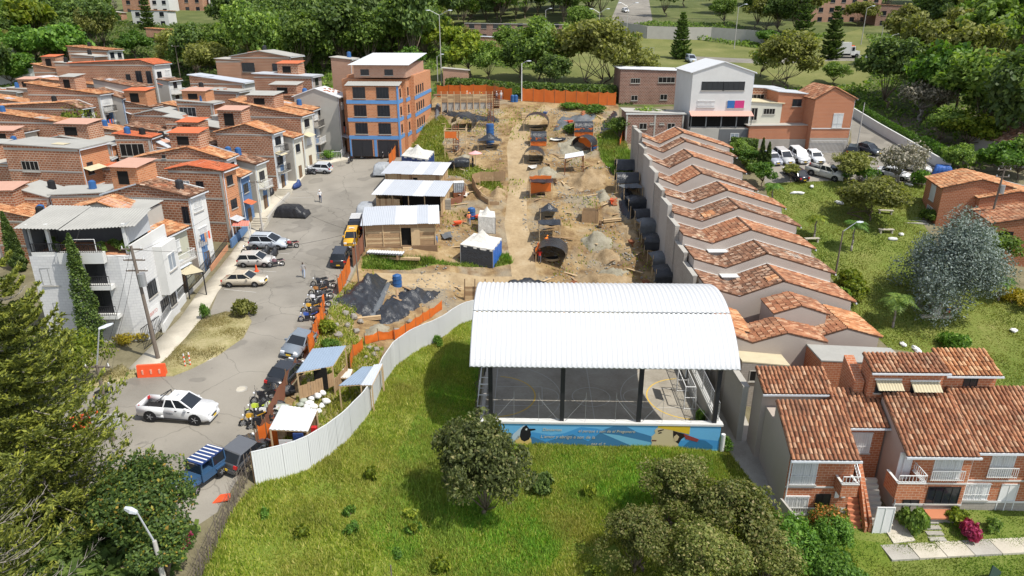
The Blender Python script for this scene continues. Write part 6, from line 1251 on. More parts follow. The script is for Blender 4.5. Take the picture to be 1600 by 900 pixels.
# ---------------------------------------------------------------- people
import bmesh
def person(px,py,head,label,top,legs,pose='stand',hat=None,hair='hair',h=1.7,z=None,seat=0):
 p=on(px,py);t=thing('person',label,'person',p,R(head),'people in the street and on the site');k=h/1.72
 J={'pel':(0,0,.93),'wst':(0,0,1.08),'chs':(.02,0,1.30),'nek':(.02,0,1.46),'hdb':(.03,0,1.53),'hdm':(.04,0,1.62),'hdt':(.03,0,1.71)};Rd={'pel':(.155,.125),'wst':(.14,.11),'chs':(.165,.115),'nek':(.06,.06),'hdb':(.065,.075),'hdm':(.08,.098),'hdt':(.06,.075)}
 E=[('pel','wst'),('wst','chs'),('chs','nek'),('nek','hdb'),('hdb','hdm'),('hdm','hdt')]
 def add(n,c,r,fr):J[n]=c;Rd[n]=r if isinstance(r,tuple)else(r,r);E.append((fr,n))
 st={'walk':.28,'stand':.05,'bend':.1,'work':.15}[pose]
 for s,nm in((1,'l'),(-1,'r')):
  f=st*s;add('hip'+nm,(0,s*.1,.86),.10,'pel');add('kne'+nm,(f*.45+.03,s*.11,.48),.066,'hip'+nm);add('ank'+nm,(f*.9-.02,s*.11,.09),.045,'kne'+nm);add('toe'+nm,(f*.9+.15,s*.13,.04),.042,'ank'+nm)
  add('sho'+nm,(.02,s*.19,1.39),.068,'chs');fw={'walk':-f*.8,'stand':.05,'bend':.35,'work':.3}[pose];up_={'walk':0,'stand':0,'bend':.05,'work':.25}[pose]
  add('elb'+nm,(.0+fw*.3,s*.25,1.13+up_*.15),.046,'sho'+nm);w=(.06+fw*.9,s*(.24 if pose in('walk','stand')else .12),.90+up_);add('wri'+nm,w,.03,'elb'+nm);hd=V3(w[0]+.03,w[1],w[2]-.07+up_*.2);add('plm'+nm,tuple(hd),(.034,.022),'wri'+nm)
  for q in range(4):e=hd+V3((q-1.5)*.02,-s*.004,-.055-(.012 if q in(1,2)else 0));add('fi%d'%q+nm,tuple(e),.0095,'plm'+nm);add('ft%d'%q+nm,tuple(e+V3(0,-s*.014,-.035)),.008,'fi%d'%q+nm)
  e=hd+V3(.042,-s*.01,-.005);add('th'+nm,tuple(e),.011,'plm'+nm);add('tt'+nm,tuple(e+V3(.012,-s*.006,-.03)),.009,'th'+nm)
 if pose=='bend':
  for n_ in J:
   x,y,z_=J[n_]
   if z_>.95 and not n_.startswith(('hip','kne')):dz=z_-.95;J[n_]=(x+dz*.75,y,.95+dz*.7)
 bm=bmesh.new();sk=bm.verts.layers.skin.verify();vs={}
 for n_,c in J.items():v=bm.verts.new(Vector(c)*k);v[sk].radius=tuple(a*k for a in Rd[n_]);v[sk].use_root=n_=='pel';vs[n_]=v
 for a,b_ in E:bm.edges.new((vs[a],vs[b_]))
 me=bpy.data.meshes.new('skeleton');bm.to_mesh(me);bm.free();o=bpy.data.objects.new('skeleton',me);COL.objects.link(o);o.modifiers.new('s','SKIN');m=o.modifiers.new('d','SUBSURF');m.levels=m.render_levels=1
 ev=bpy.data.meshes.new_from_object(o.evaluated_get(bpy.context.evaluated_depsgraph_get()));bpy.data.objects.remove(o);ev.name='body'
 ev.materials.clear()
 for mm in(flat('cloth_%02d%02d%02d'%tuple(int(c*99)for c in top),top,.85),flat('cloth_%02d%02d%02d'%tuple(int(c*99)for c in legs),legs,.85),'skin','rubber',hair):ev.materials.append(M(mm)if isinstance(mm,str)else mm)
 hw=[Vector(J['wri'+s])*k for s in 'lr'];hc=Vector(J['hdm'])*k
 for f in ev.polygons:
  c=f.center;i=0 if c.z>.97*k else 1
  if c.z<.1*k:i=3
  if(c-hc).length<.13*k or(c.z>1.45*k and pose!='bend'):i=4 if(c.z>hc.z+.045*k or c.x<hc.x-.03*k)else 2
  if min((c-w).length for w in hw)<.16*k and abs(c.y)>.07:i=2
  if abs(c.y)>.17*k and .85*k<c.z<1.0*k and i!=2:i=0
  f.material_index=i
 ev.polygons.foreach_set('use_smooth',[True]*len(ev.polygons));link('body',ev,t)
 f=MB();f.ball(tuple(hc+V3(.09,0,-.015)*k),.018*k,6,4);f.build('nose','skin',t)
 for s in(-1,1):MB().ball(tuple(hc+V3(.075,s*.032,.015)*k),.011*k,6,4).build('eye','hair',t);MB().ball(tuple(hc+V3(-.005,s*.085,-.005)*k),(.02*k,.012*k,.03*k),6,4).build('ear','skin',t)
 MB().box(hc.x+.07*k,hc.x+.086*k,-.025,.025,hc.z-.055*k,hc.z-.045*k).build('mouth','red_lamp' if 0 else 'skin',t)
 if hat:b=MB();b.ball(tuple(hc+V3(-.005,0,.055)*k),(.115*k,.1*k,.085*k),10,6);b.tube(hc+V3(.02,0,.045)*k,hc+V3(.02,0,.055)*k,.14*k,.13*k,10);b.build('helmet' if hat!=(.7,.7,.68)else 'cap',flat('hat_%02d%02d%02d'%tuple(int(c*99)for c in hat),hat,.4),t)
 return t
person(475,434,100,'person in grey top and pale jeans walking up the street',(.30,.29,.28),(.34,.40,.50),'walk');person(501,316,-80,'person in white shirt and cap with dark blue trousers in the street',(.72,.72,.72),(.03,.05,.11),'walk',(.7,.7,.68));OR=(.80,.22,.03);DN=(.16,.22,.33)
person(733,352,95,'worker in orange vest and yellow helmet walking by the tank',(.78,.25,.12),DN,'walk',(.85,.45,.02));person(1408,270,-100,'person in pale shirt standing among the parked cars',(.50,.60,.66),(.20,.26,.36),'stand')
person(730,157,-60,'worker with white helmet at the left end of the formwork crew',(.78,.30,.16),DN,'work',(.75,.74,.7));person(737,158,-120,'worker in orange vest second from the left on the formwork deck',OR,(.2,.2,.22),'bend',(.75,.74,.7));person(757,158,180,'worker in orange shirt beside the dark tarpaulin on the formwork',OR,DN,'bend',(.75,.5,.05))
person(776,158,-90,'person in white and blue beside the wall end',(.65,.66,.68),(.05,.10,.20),'stand',(.75,.74,.7));person(783,157,-60,'person in pale shirt at the blue barrels',(.62,.62,.62),(.3,.32,.35),'stand',(.75,.74,.7));person(739,262,160,'worker in dark clothes beside the grey tarpaulin and pink parasol',(.03,.035,.04),(.02,.02,.03),'stand');person(846,293,80,'worker in dark shirt under the tarp with orange backing',(.05,.05,.06),DN,'work',(.8,.3,.03))
person(852,388,60,'worker in orange under the square sagging tarp',OR,(.15,.15,.17),'bend',(.8,.25,.03));person(843,411,90,'worker in red at the mouth of the near arched shelter',(.55,.04,.03),(.12,.12,.14),'work',(.7,.1,.04));person(716,228,200,'worker in orange bending near the timber frame',OR,DN,'bend',(.75,.74,.7))
# ---------------------------------------------------------------- huts, sheds, tents and shelters of the building site
def planks(par,p,q,z0,z1,mat='wood',w=.22,name='plank',t=.03,tj=.05,horiz=False):
 """a boarded wall between two points, each board its own piece"""
 p=Vector(p);q=Vector(q);L=(q-p).length;d=(q-p).normalized();n=V3(d.y,-d.x,0)
 if horiz:
  k=max(1,int((z1-z0)/w));hh=(z1-z0)/k
  for i in range(k):a=z0+i*hh;o=n*rnd.uniform(0,.03);b=MB();b.bar(p+o+V3(0,0,a+hh/2),q+o+V3(0,0,a+hh/2+rnd.uniform(-.02,.02)),t,hh*.93);b.build(name,rnd.choice((mat,mat,'wood_pale' if mat=='wood' else mat)),par)
 else:
  k=max(1,int(L/w));hw=L/k
  for i in range(k):a=p+d*(i+.5)*hw+n*rnd.uniform(0,.03);z=z1+rnd.uniform(-tj,tj);b=MB();b.add([a+d*s*hw*.47+n*e+V3(0,0,zz)for zz in(z0,z)for e in(0,t)for s in(-1,1)],[(0,1,3,2),(4,6,7,5),(0,4,5,1),(2,3,7,6),(0,2,6,4),(1,5,7,3)]);b.build(name,rnd.choice((mat,mat,'wood' if mat=='wood_pale' else mat)),par)
def hut(fl,fr,dep,h,label,mat,door=None,open_=False,horiz=False,over=.5):
 a=on(*fl);b=on(*fr);z=max(a.z,b.z);t=thing('site_hut',label,'hut',(a.x,a.y,z),math.atan2(b.y-a.y,b.x-a.x),'wooden site huts with metal roofs');w=(b-a).xy.length;lo=-1.2
 MB().box(-.2,w+.2,-.3,dep,lo-.5,.02).build('floor','wood_dark',t)
 if not open_:
  for x0,x1 in((0,door[0]),(door[0]+door[1],w)):planks(t,(x0,0,0),(x1,0,0),.03,h,mat,.26 if not horiz else .24,horiz=horiz)
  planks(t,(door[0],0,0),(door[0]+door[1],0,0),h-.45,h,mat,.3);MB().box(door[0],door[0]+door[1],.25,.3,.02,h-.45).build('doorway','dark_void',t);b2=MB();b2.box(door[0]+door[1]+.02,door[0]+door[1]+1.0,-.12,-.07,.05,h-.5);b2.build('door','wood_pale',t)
 else:
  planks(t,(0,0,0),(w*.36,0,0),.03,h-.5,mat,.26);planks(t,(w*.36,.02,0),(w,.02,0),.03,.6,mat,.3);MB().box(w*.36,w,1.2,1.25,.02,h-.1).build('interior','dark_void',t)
 planks(t,(w,0,0),(w,dep,0),.03,h,mat,.4);planks(t,(0,dep,0),(0,0,0),.03,h,mat,.4);planks(t,(w,dep,0),(0,dep,0),.03,h+.5,mat,.5)
 for i in range(5):
  x=w*i/4;MB().bar((x,-.06,lo),(x,-.06,h),.1).build('post','wood_pale',t)
 ns=max(3,int(w/1.1))
 for i in range(ns):
  x0=-.5+(w+1.0)*i/ns;x1=-.5+(w+1.0)*(i+1)/ns+.06;l=.006*(i%2)+.02;e=rnd.uniform(-.12,.12)
  corrugated('roof_sheet',((x0,-over+e,h+.06+l),(x1,-over+e,h+.06+l),(x1,dep+.4+e,h+.75+l),(x0,dep+.4+e,h+.75+l)),rnd.choice(('sheet_white','sheet_zinc','sheet_zinc')),t,.2,.03)
 return t
h1=hut((573,386),(681,391),5.0,2.6,'front wooden hut with dark doorway and steps','wood',(4.0,1.1),horiz=True)
for k in range(5):MB().box(4.1,5.1,-.55-k*.3,-.27-k*.3,-.25-k*.22,-.05-k*.22).build('step','wood_pale',h1)
hut((590,334),(690,337),5.0,2.5,'middle hut with half open front below white sheet roof','wood_pale',None,True)
hut((604,298),(688,302),4.6,2.4,'back hut with pale upright boards and dark doorway','wood_pale',(3.6,.9))
def quadshed(cs,hs,mat,label,wall=None,post='wood_pale',walls=(),cat='shed',name='site_shed',wm='wood',wh=1.2,pitch=.25):
 P=[on(c[0],c[1],h)for c,h in zip(cs,hs)];o=Vector((P[0].x,P[0].y,gz(P[0].x,P[0].y)));t=thing(name,label,cat,o);Q=[p-o for p in P]
 d=(Q[1]-Q[0]).normalized();corrugated('roof_sheet',Q,mat,t,pitch,.035)
 for q,p in zip(Q,P):
  c=(sum(Q,V3(0,0,0))/4);e=q.lerp(c,.05);MB().bar((e.x,e.y,gz(p.x,p.y)-o.z-.3),(e.x,e.y,e.z-.02),.09).build('post',post,t)
 for i in range(4):
  a,b=Q[i].lerp(sum(Q,V3(0,0,0))/4,.05),Q[(i+1)%4].lerp(sum(Q,V3(0,0,0))/4,.05);MB().bar(a-V3(0,0,.06),b-V3(0,0,.06),.07).build('beam',post,t)
  if i in walls:za=gz(P[i].x,P[i].y)-o.z;planks(t,(a.x,a.y,0),(b.x,b.y,0),za+.25,za+.25+wh,wm,.22)
 return t,Q
t,Q=quadshed(((462,583),(520,572),(541,540),(488,545)),(2.5,2.5,3.1,3.1),'sheet_blue','shed with blue grey sheet roof and boarded front by the street',walls=(0,1),wh=1.1)
MB().box(Q[0].x+.8,Q[1].x-.3,Q[0].y+1.5,Q[0].y+1.6,.3,2.1).build('dark_panel','dark_void',t)  # thin near-black panel standing inside the shed
t,Q=quadshed(((420,671),(481,674),(496,640),(440,633)),(2.3,2.3,2.5,2.5),'sheet_white','small kiosk with bright white tin roof beside the white fence',walls=(2,),wm='wood_dark',wh=1.8)
MB().box(Q[0].x+1.4,Q[1].x-.1,Q[0].y+.15,Q[0].y+.22,.2,1.9).build('counter_cloth','tarp_navy',t);MB().box(Q[0].x+.5,Q[0].x+1.35,Q[0].y+.05,Q[0].y+.08,.7,1.5).build('notice_board','white_paint',t);b=MB();b.add([(Q[0].x+.65+a,Q[0].y+.04,.85+c)for a,c in((0,.15),(.28,.15),(.28,0),(.55,.25),(.28,.5),(.28,.35),(0,.35))],[(0,1,5,6),(2,3,4)]);b.build('arrow_mark','orange_plastic',t)
b=MB();b.box(Q[1].x-.1,Q[1].x+.25,Q[1].y+.9,Q[1].y+1.2,.3,1.3);b.build('fuel_can',flat('can_red',(.5,.02,.02),.5),t)
quadshed(((528,603),(578,600),(598,572),(566,573)),(2.1,2.2,2.35,2.3),'sheet_blue','blue grey lean-to roof straddling the white fence',walls=(),wh=1.6)
quadshed(((563,602),(581,602),(598,568),(584,570)),(2.35,2.3,2.5,2.6),'sheet_zinc','narrow zinc roof strip hung over the white fence',name='fence_canopy',cat='canopy')
t,_=quadshed(((530,590),(546,591),(551,577),(536,576)),(1.0,1.0,1.0,1.0),'canvas','pale board table beside the blue roofed shed',name='work_table',cat='table')
# canopy tents
def tent(cs,he,ap_h,label,walls,apex=None,mats='canvas'):
 P=[on(*c,he)for c in cs];c=sum(P,V3(0,0,0))/len(P);o=Vector((c.x,c.y,gz(c.x,c.y)));t=thing('canopy_tent',label,'tent',o,0,'white topped canopy tents');Q=[p-o for p in P];A=V3(0,0,ap_h);k=len(Q)
 for i in range(k):
  a,b=Q[i],Q[(i+1)%k];m=MB();vs=[]
  for r in range(6):
   v=r/5
   for s_ in range(7):u=s_/6;p=(a*(1-u)+b*u)*(1-v)+A*v;p=p-V3(0,0,.35*math.sin(math.pi*v)*(1-.35*math.cos(6.28*(u-.5))));vs.append(p)
  m.add(vs,[(r*7+s_,r*7+s_+1,(r+1)*7+s_+1,(r+1)*7+s_)for r in range(5)for s_ in range(6)]);f=MB();m.quad(a,b,b-V3(0,0,.28),a-V3(0,0,.28));m.build('roof_cloth',mats,t,False)
  p=P[i];MB().tube((a.x,a.y,gz(p.x,p.y)-o.z-.2),a,.035).build('leg','steel',t)
  if walls[i]:
   m=MB();vs=[];n=10
   for s_ in range(n+1):
    u=s_/n;q=a.lerp(b,u);w=P[i].lerp(P[(i+1)%k],u);nn=V3((b-a).y,-(b-a).x,0).normalized()*.05*math.sin(s_*2.3);vs+=[q-V3(0,0,.1),V3(q.x,q.y,gz(w.x,w.y)-o.z+.05)+nn]
   m.add(vs,[(2*s_,2*s_+2,2*s_+3,2*s_+1)for s_ in range(n)]);m.build('side_cloth',walls[i],t,True)
 return t
tent(((719,381),(770,390),(784,372),(741,364)),2.3,3.7,'white canopy tent with blue side cloth and dark open front',('tarp_black','tarp_blue',None,'tarp_navy'))
tent(((627,243),(668,249),(678,236),(640,230)),2.2,3.6,'white topped tent with navy blue sides near the orange block',('tarp_navy','tarp_navy',None,'tarp_navy'))
tent(((747,338),(774,340),(773,330),(750,328)),2.1,3.1,'small square white tent with white walls between large tent and tank',('canvas',)*4)
# shelters over the foundation pits
def shelter(px,py,kind,w,d,h,label,rot=0,back=None,mat='tarp_black',face='orange_mesh'):
 p=on(px,py);t=thing('pit_shelter',label,'shelter',p,R(rot),'tarpaulin shelters over foundation pits');g=random.Random(px*7+py)
 lo={}
 def gp(x,y):c=math.cos(R(rot));s=math.sin(R(rot));return gz(p.x+c*x-s*y,p.y+s*x+c*y)-p.z-.25
 for sx in(-1,1):
  for sy in(-1,1):x,y=sx*w/2,sy*d/2;MB().tube((x,y,gp(x,y)),(x+g.uniform(-.06,.06),y,h*(.55 if kind=='arch' else 1.0)+g.uniform(0,.35)),.04,.035,6).build('pole','wood_pale',t)
 b=MB();n,m=14,10;vs=[]
 for i in range(n+1):
  for j in range(m+1):
   u,v=i/n*2-1,j/m*2-1
   if kind=='arch':a=(u+.12)*1.75;q=(w/2*math.sin(a)*1.05,v*d/2*1.15,h*(.35+.65*math.cos(a)))
   elif kind=='barrel':a=v*1.5;q=(u*w/2,d/2*1.1*math.sin(a),h*(.28+.75*math.cos(a)))
   elif kind=='tent':q=(u*w/2*1.1,v*d/2*1.1,h*(1+.5*max(0,1-math.hypot(u,v)*1.3))-.18*(u*u+v*v))
   elif kind=='drop':q=(u*w/2*1.05,-d/2+(v+1)/2*d if v>-.3 else-d/2-.1-.1*v,h+.1*math.cos(u*3)if v>-.3 else h*(1-(-.3-v)/.7*.8))
   else:q=(u*w/2*1.1,v*d/2*1.1,h-.32*(1-u*u)*(1-v*v)*(1.2+.3*math.sin(u*7))+.06*u*v)
   vs.append((q[0]+g.uniform(-.02,.02),q[1]+g.uniform(-.02,.02),q[2]+g.uniform(-.025,.025)))
 b.add(vs,[(i*(m+1)+j,(i+1)*(m+1)+j,(i+1)*(m+1)+j+1,i*(m+1)+j+1)for i in range(n)for j in range(m)]);b.build('tarpaulin',mat,t,True)
 pit=MB();pit.tube((0,0,-.1+max(0,gp(0,0)+.25)),(0,0,.1+max(0,gp(0,0)+.25)),min(w,d)*.36,min(w,d)*.34,14);pit.build('pit_collar','mound_dirt',t);MB().tube((0,0,.09),(0,0,.125),min(w,d)*.27,n=14).build('pit','dark_void',t)
 if back:
  b=MB();fc={'front':((-w/2,-d/2),(w/2,-d/2)),'back':((-w/2,d/2),(w/2,d/2)),'right':((w/2,-d/2),(w/2,d/2)),'left':((-w/2,-d/2),(-w/2,d/2))}[back]
  (xa,ya),(xb,yb)=fc;vs=[]
  for i in range(9):u=i/8;x,y=xa+(xb-xa)*u,ya+(yb-ya)*u;vs+=[(x,y,gp(x,y)+.3),(x+g.uniform(-.08,.08),y+g.uniform(-.1,.1),h*(.62 if kind=='barrel' else .75)+g.uniform(-.08,.08)+(.9 if back=='back' else 0))]
  b.add(vs,[(2*i,2*i+2,2*i+3,2*i+1)for i in range(8)]);b.build('mesh_screen',face,t,True)
 return t
for q in((862,403,'arch',3.5,2.9,2.0,'near arched black shelter at the bottom of the middle row',-8,'left'),(858,372,'flat',2.5,2.2,2.0,'square sagging grey tarp on four sticks in the middle row',0,None),(857,340,'tent',2.2,1.8,1.3,'small shelter with peaked dark tarp beside the track',0,None),(845,305,'flat',2.9,2.2,2.0,'dark square tarp with bright orange screen behind',0,'back'),
 (834,252,'arch',2.9,3.0,2.0,'open arched shelter casting its shadow on the track',-5,None),(841,226,'barrel',2.5,2.0,2.0,'black roofed pit shelter with orange front near the track top',0,'front'),(838,200,'arch',3.9,3.4,2.4,'large arched shelter at the head of the sandy track',-5,None),(911,212,'barrel',3.0,2.0,2.2,'dark roofed shelter with orange front beside the green scrub',0,'front'),
 (913,234,'arch',3.2,2.2,2.2,'rounded black shelter above the white roofed shed',150,'front'),(725,200,'arch',3.4,3.2,2.4,'black arched shelter below the concrete formwork',-10,None),(977,271,'barrel',3.0,2.0,2.0,'upper black barrel shelter against the site wall',0,None),(979,291,'barrel',3.1,2.0,1.9,'lower black barrel shelter against the site wall',0,None),
 (1010,367,'drop',2.4,1.8,1.9,'shelter with crumpled silver tarp front by the wall',10,None,'tarp_grey'),(1022,391,'drop',2.8,2.0,1.8,'shelter with glossy black tarp hanging down by the wall',0,None),(1040,448,'drop',2.9,2.4,2.2,'black draped shelter next to the court roof',0,None),(765,232,'tent',3.4,2.2,1.6,'pointed black tarp slung below the blue tank',0,None),(992,330,'drop',2.4,1.8,1.9,'dark shelter halfway down the site wall',10,None),(1002,347,'barrel',2.4,1.8,1.7,'low barrel shelter above the silver tarp front',8,None),(1032,420,'drop',2.6,2.0,1.8,'ragged grey shelter second from the court roof',8,None,'tarp_grey'),(984,310,'flat',2.6,2.2,1.7,'slack grey tarp roof below the barrel shelters',12,None,'tarp_grey'),(722,262,'drop',2.2,1.5,1.3,'crumpled grey tarpaulin tent beside the pink parasol',0,None)):shelter(*q)
t,Q=quadshed(((882,248),(913,243),(911,236),(883,241)),(2.4,2.5,2.6,2.5),'sheet_white','flat white roofed shelter on rusty red posts',post='rust',name='pit_shelter',cat='shelter')
# ---------------------------------------------------------------- tarpaulins lying over heaps, mounds of earth
def heap(name,label,cat,cs,H,mat,res=.3,wr=.12,drape=True,edge=.35,seed=1,kind=None):
 P=np.array([tuple(on(*c).xy)for c in cs]);x0,y0=P.min(0);x1,y1=P.max(0);nx=max(8,int((x1-x0)/res));ny=max(8,int((y1-y0)/res));X,Y=np.meshgrid(np.linspace(x0,x1,nx),np.linspace(y0,y1,ny),indexing='ij');x,y=X.ravel(),Y.ravel()
 ins=inpoly(x,y,P);d=np.full(len(x),1e9)
 for i in range(len(P)):
  a,b=P[i],P[(i+1)%len(P)];e=b-a;u=np.clip(((x-a[0])*e[0]+(y-a[1])*e[1])/(e@e),0,1);d=np.minimum(d,np.hypot(x-a[0]-u*e[0],y-a[1]-u*e[1]))
 k=sstep(d/(edge*min(x1-x0,y1-y0)))*ins;z=T(x,y)+.03+H*k*(.35+1.1*vnoise(x,y,1.9,seed)*(.6+.8*vnoise(x,y,.7,seed+2)))+wr*(vnoise(x*1.6+y*.5,y,.45,seed+5)-.4)*(k>0)+wr*.8*(vnoise(x+y,y-x,.9,seed+7)-.5)
 z[~ins]=T(x[~ins],y[~ins])-.25;o=Vector((x.mean(),y.mean(),float(T(x.mean(),y.mean()))));V=np.stack([x-o.x,y-o.y,z-o.z],1);I=np.arange(nx*ny).reshape(nx,ny);F=np.stack([I[:-1,:-1].ravel(),I[1:,:-1].ravel(),I[1:,1:].ravel(),I[:-1,1:].ravel()],1);keep=ins[F].any(1)
 ob=link(name,npmesh(name,V,F[keep],mat,True));ob.location=o;return setp(ob,label,cat,kind=kind)
heap('tarpaulin','glossy black tarpaulin over a heap, the left of two by the orange fence','tarpaulin',((522,470),(548,448),(580,432),(606,436),(598,460),(586,492),(568,497),(540,478)),1.0,'tarp_black',.16,.3,seed=3);heap('tarpaulin','long glossy black tarpaulin over a heap along the white fence','tarpaulin',((584,492),(600,472),(632,452),(690,455),(680,466),(650,484),(622,502),(594,510)),.9,'tarp_black',.16,.3,seed=5);heap('tarpaulin','flat grey tarpaulin strip between the two black heaps','tarpaulin',((575,492),(590,465),(604,440),(612,442),(600,472),(586,496)),.15,'tarp_grey',.2,.05,seed=6)
heap('tarpaulin','dark tarpaulin runner along the foot of the site wall','tarpaulin',((962,290),(985,296),(1000,318),(1018,348),(1004,350),(985,330),(968,308)),.9,'tarp_black',.25,.25,seed=8);heap('tarpaulin','long black tarpaulin trailing along the lower site wall','tarpaulin',((1004,352),(1022,352),(1044,390),(1062,430),(1048,432),(1030,402)),.8,'tarp_black',.22,.25,seed=18);heap('tarpaulin','black tarpaulin bunched below the slack tarp roof','tarpaulin',((965,315),(985,312),(995,335),(985,345),(972,335)),.6,'tarp_black',.22,.3,seed=19);heap('tarpaulin','torn silver black sheeting below the scrub at the site head','tarpaulin',((868,190),(895,182),(935,178),(930,186),(890,204),(862,208)),.4,'tarp_grey',.3,.4,seed=9);heap('tarpaulin','dark sheeting spread down the slope in shade near the row','tarpaulin',((940,192),(958,172),(966,176),(958,200),(950,214),(936,212)),.2,'tarp_black',.35,.12,seed=10)
heap('tarpaulin','black sheeting crumpled below the timber formwork','tarpaulin',((690,172),(740,178),(780,186),(782,192),(735,190),(690,180)),.7,'tarp_black',.3,.5,seed=11);heap('tarpaulin','narrow grey tarpaulin hanging down the bank by the orange block','tarpaulin',((680,164),(688,164),(686,190),(678,190)),.5,'tarp_grey',.25,.3,seed=12);heap('tarpaulin','black plastic sheets heaped behind the court roof','tarpaulin',((786,447),(800,436),(840,436),(868,440),(862,450),(790,451)),.5,'tarp_black',.2,.35,seed=13)
for i,(cs,H,m,l)in enumerate(((((890,270),(925,262),(948,272),(945,292),(905,300),(885,290)),1.2,'mound_dirt','large yellow earth mound above the excavation'),(((905,375),(935,365),(960,375),(955,392),(920,395)),1.0,'mound_grey','grey green earth mound in the middle of the right side'),(((922,400),(945,388),(968,395),(970,410),(940,415)),.9,'mound_dirt','yellow earth mound with dark shadow side'),
 (((838,265),(858,260),(872,268),(866,280),(842,282)),.6,'mound_grey','small grey gravel mound beside the track'),(((870,225),(900,214),(925,230),(915,245),(880,250)),.5,'mound_grey','wide field of pale grey rubble below the scrub'),(((895,435),(930,428),(985,432),(1005,447),(940,452),(895,450)),.7,'mound_dirt','long low mound beside the court roof'),(((765,300),(790,296),(792,312),(770,316)),.8,'mound_dirt','pile of yellow soil inside the timber enclosure'),(((705,250),(730,240),(738,250),(722,260)),.7,'mound_grey','stone pile behind the grey tarpaulin tent'),(((925,430),(950,418),(985,424),(960,440)),.4,'mound_grey','flat grey gravel spread near the court roof'),(((960,355),(990,350),(1000,372),(975,380)),.5,'mound_dirt','low mound beside the silver tarp shelter'),(((930,300),(948,296),(955,310),(935,318)),.7,'mound_grey','grey spoil heap below the large mound'),(((566,520),(590,505),(612,512),(600,532),(575,538)),.5,'mound_grey','heap of broken rock behind the cream mesh fence'))):
 heap('dirt_mound',l,'mound',cs,H,m,.22,.3,edge=.45,seed=20+i)
 # ---------------------------------------------------------------- site pieces
def simple(name,label,cat,px,py,rz=0,group=None):return thing(name,label,cat,on(px,py),R(rz),group)
t=simple('water_tank','tall ribbed blue plastic tank below the timber formwork','tank',766,224)
MB().tube((0,0,-.2),(0,0,3.0),.6,n=16).build('body','drum_blue',t,False)
for k in range(6):MB().tube((0,0,.25+k*.48),(0,0,.33+k*.48),.64,n=16).build('rib','drum_blue',t)
def drum(px,py,label,r=.45,h=1.3,m='drum_blue'):
 t=simple('plastic_drum',label,'drum',px,py);MB().tube((0,0,-.1),(0,0,h),r,r*.95,14).build('body',m,t);MB().tube((0,0,h),(0,0,h+.12),r*.8,r*.5,12).build('lid',m,t)
 for k in(.3,.7):MB().tube((0,0,h*k),(0,0,h*k+.06),r*1.05,n=14).build('rib',m,t)
drum(621,446,'blue drum with pale lid on the sandy cross track',.5,1.15);drum(737,340,'blue drum leaning beside the small white tent',.5,1.2);drum(801,159,'blue barrel, the left of two by the back fence',.4,1.1);drum(806,159,'blue barrel, the right of two by the back fence',.4,1.1);drum(681,378,'small dark green bin at the hut corner',.25,.6,'blue_wall');drum(707,264,'black and yellow machine drum beside the navy tent',.6,1.1,'cover_black')
t=simple('tank_block','white plastic tank in a steel cage on rusty scrap','tank',717,306,10);MB().box(-.7,.7,-.6,.6,.6,1.9).build('body','cover_grey',t);MB().box(-.8,.8,-.7,.7,0,.58).build('stand','rust',t);MB().box(-.72,.72,-.62,.62,1.905,1.95).build('lid','white_paint',t)
for k in range(6):MB().box(-.7+k*.27,-.66+k*.27,-.66,-.605,.6,1.9).build('cage_bar','steel',t)
def stack(name,label,cat,px,py,rz,n,dims,mat,gap=.02,cols=1):
 t=simple(name,label,cat,px,py,rz)
 for i in range(n):a,b_,c=dims;j=i%cols;k=i//cols;MB().box(-a/2,a/2,(j-cols/2)*(b_+gap),(j-cols/2)*(b_+gap)+b_,k*(c+gap),k*(c+gap)+c).build('sheet' if c<.1 else 'board',mat,t)
 return t
t=simple('corrugated_sheet','stack of white ribbed roof sheets on the bank before the front hut','roof sheets',600,399,-9)
for k in range(4):corrugated('sheet',((-2.0+k*.03,-.5,.25+k*.05),(2.2+k*.03,-.5,.25+k*.05),(2.2+k*.03,.5,.25+k*.05),(-2.0+k*.03,.5,.25+k*.05)),'sheet_white',t,.3,.05)
MB().box(-1.8,-1.6,-.5,.5,-.1,.24).box(1.6,1.8,-.5,.5,-.3,.24).build('bearer','wood',t)
stack('timber_stack','long timbers lying below the front hut steps','timber',625,405,-4,4,(4.5,.2,.1),'wood_pale',.05,2);stack('timber_stack','light boards piled by the orange fence head of the tarps','timber',577,500,15,3,(2.2,.25,.1),'wood_pale',.04,1);stack('block_stack','grey block stack against the middle hut','blocks',695,326,5,6,(1.6,.5,.4),'rock',.03,2);stack('timber_stack','crossed planks near the grey site mound','timber',955,345,20,3,(2.5,.3,.12),'wood_pale',.1,2);stack('timber_stack','yellow timber frame beside the black covered bags','timber',820,186,15,3,(1.3,.5,.3),'wood_pale',.05,1)
t=simple('timber_enclosure','curved boarded enclosure holding yellow soil beside the track','enclosure',750,305);o=t.location;W_=[on(*q)for q in((738,291),(744,302),(752,312),(764,320),(780,320))];U_=[on(*q)for q in((738,291),(750,288),(770,288),(790,288))]
for Ws in(W_,U_):
 for a,b in zip(Ws[:-1],Ws[1:]):planks(t,a-o,b-o,-.2+min(a.z,b.z)-o.z,1.1+(a.z+b.z)/2-o.z,'wood',.25);MB().bar(a-o+V3(0,0,.9),b-o+V3(0,0,.9),.08).build('rail','wood_pale',t);MB().bar(a-o-V3(0,0,.2),a-o+V3(0,0,1.2),.1).build('post','wood_pale',t)
t=simple('formwork_wall','long concrete formwork wall with timber props and walkway','formwork',690,176);o=t.location;e=on(769,180)-o;a_=on(690,172)-o;L=e.x;MB().box(0,L,.4,.9,-1,3.0).build('concrete','cement',t,uv=True)
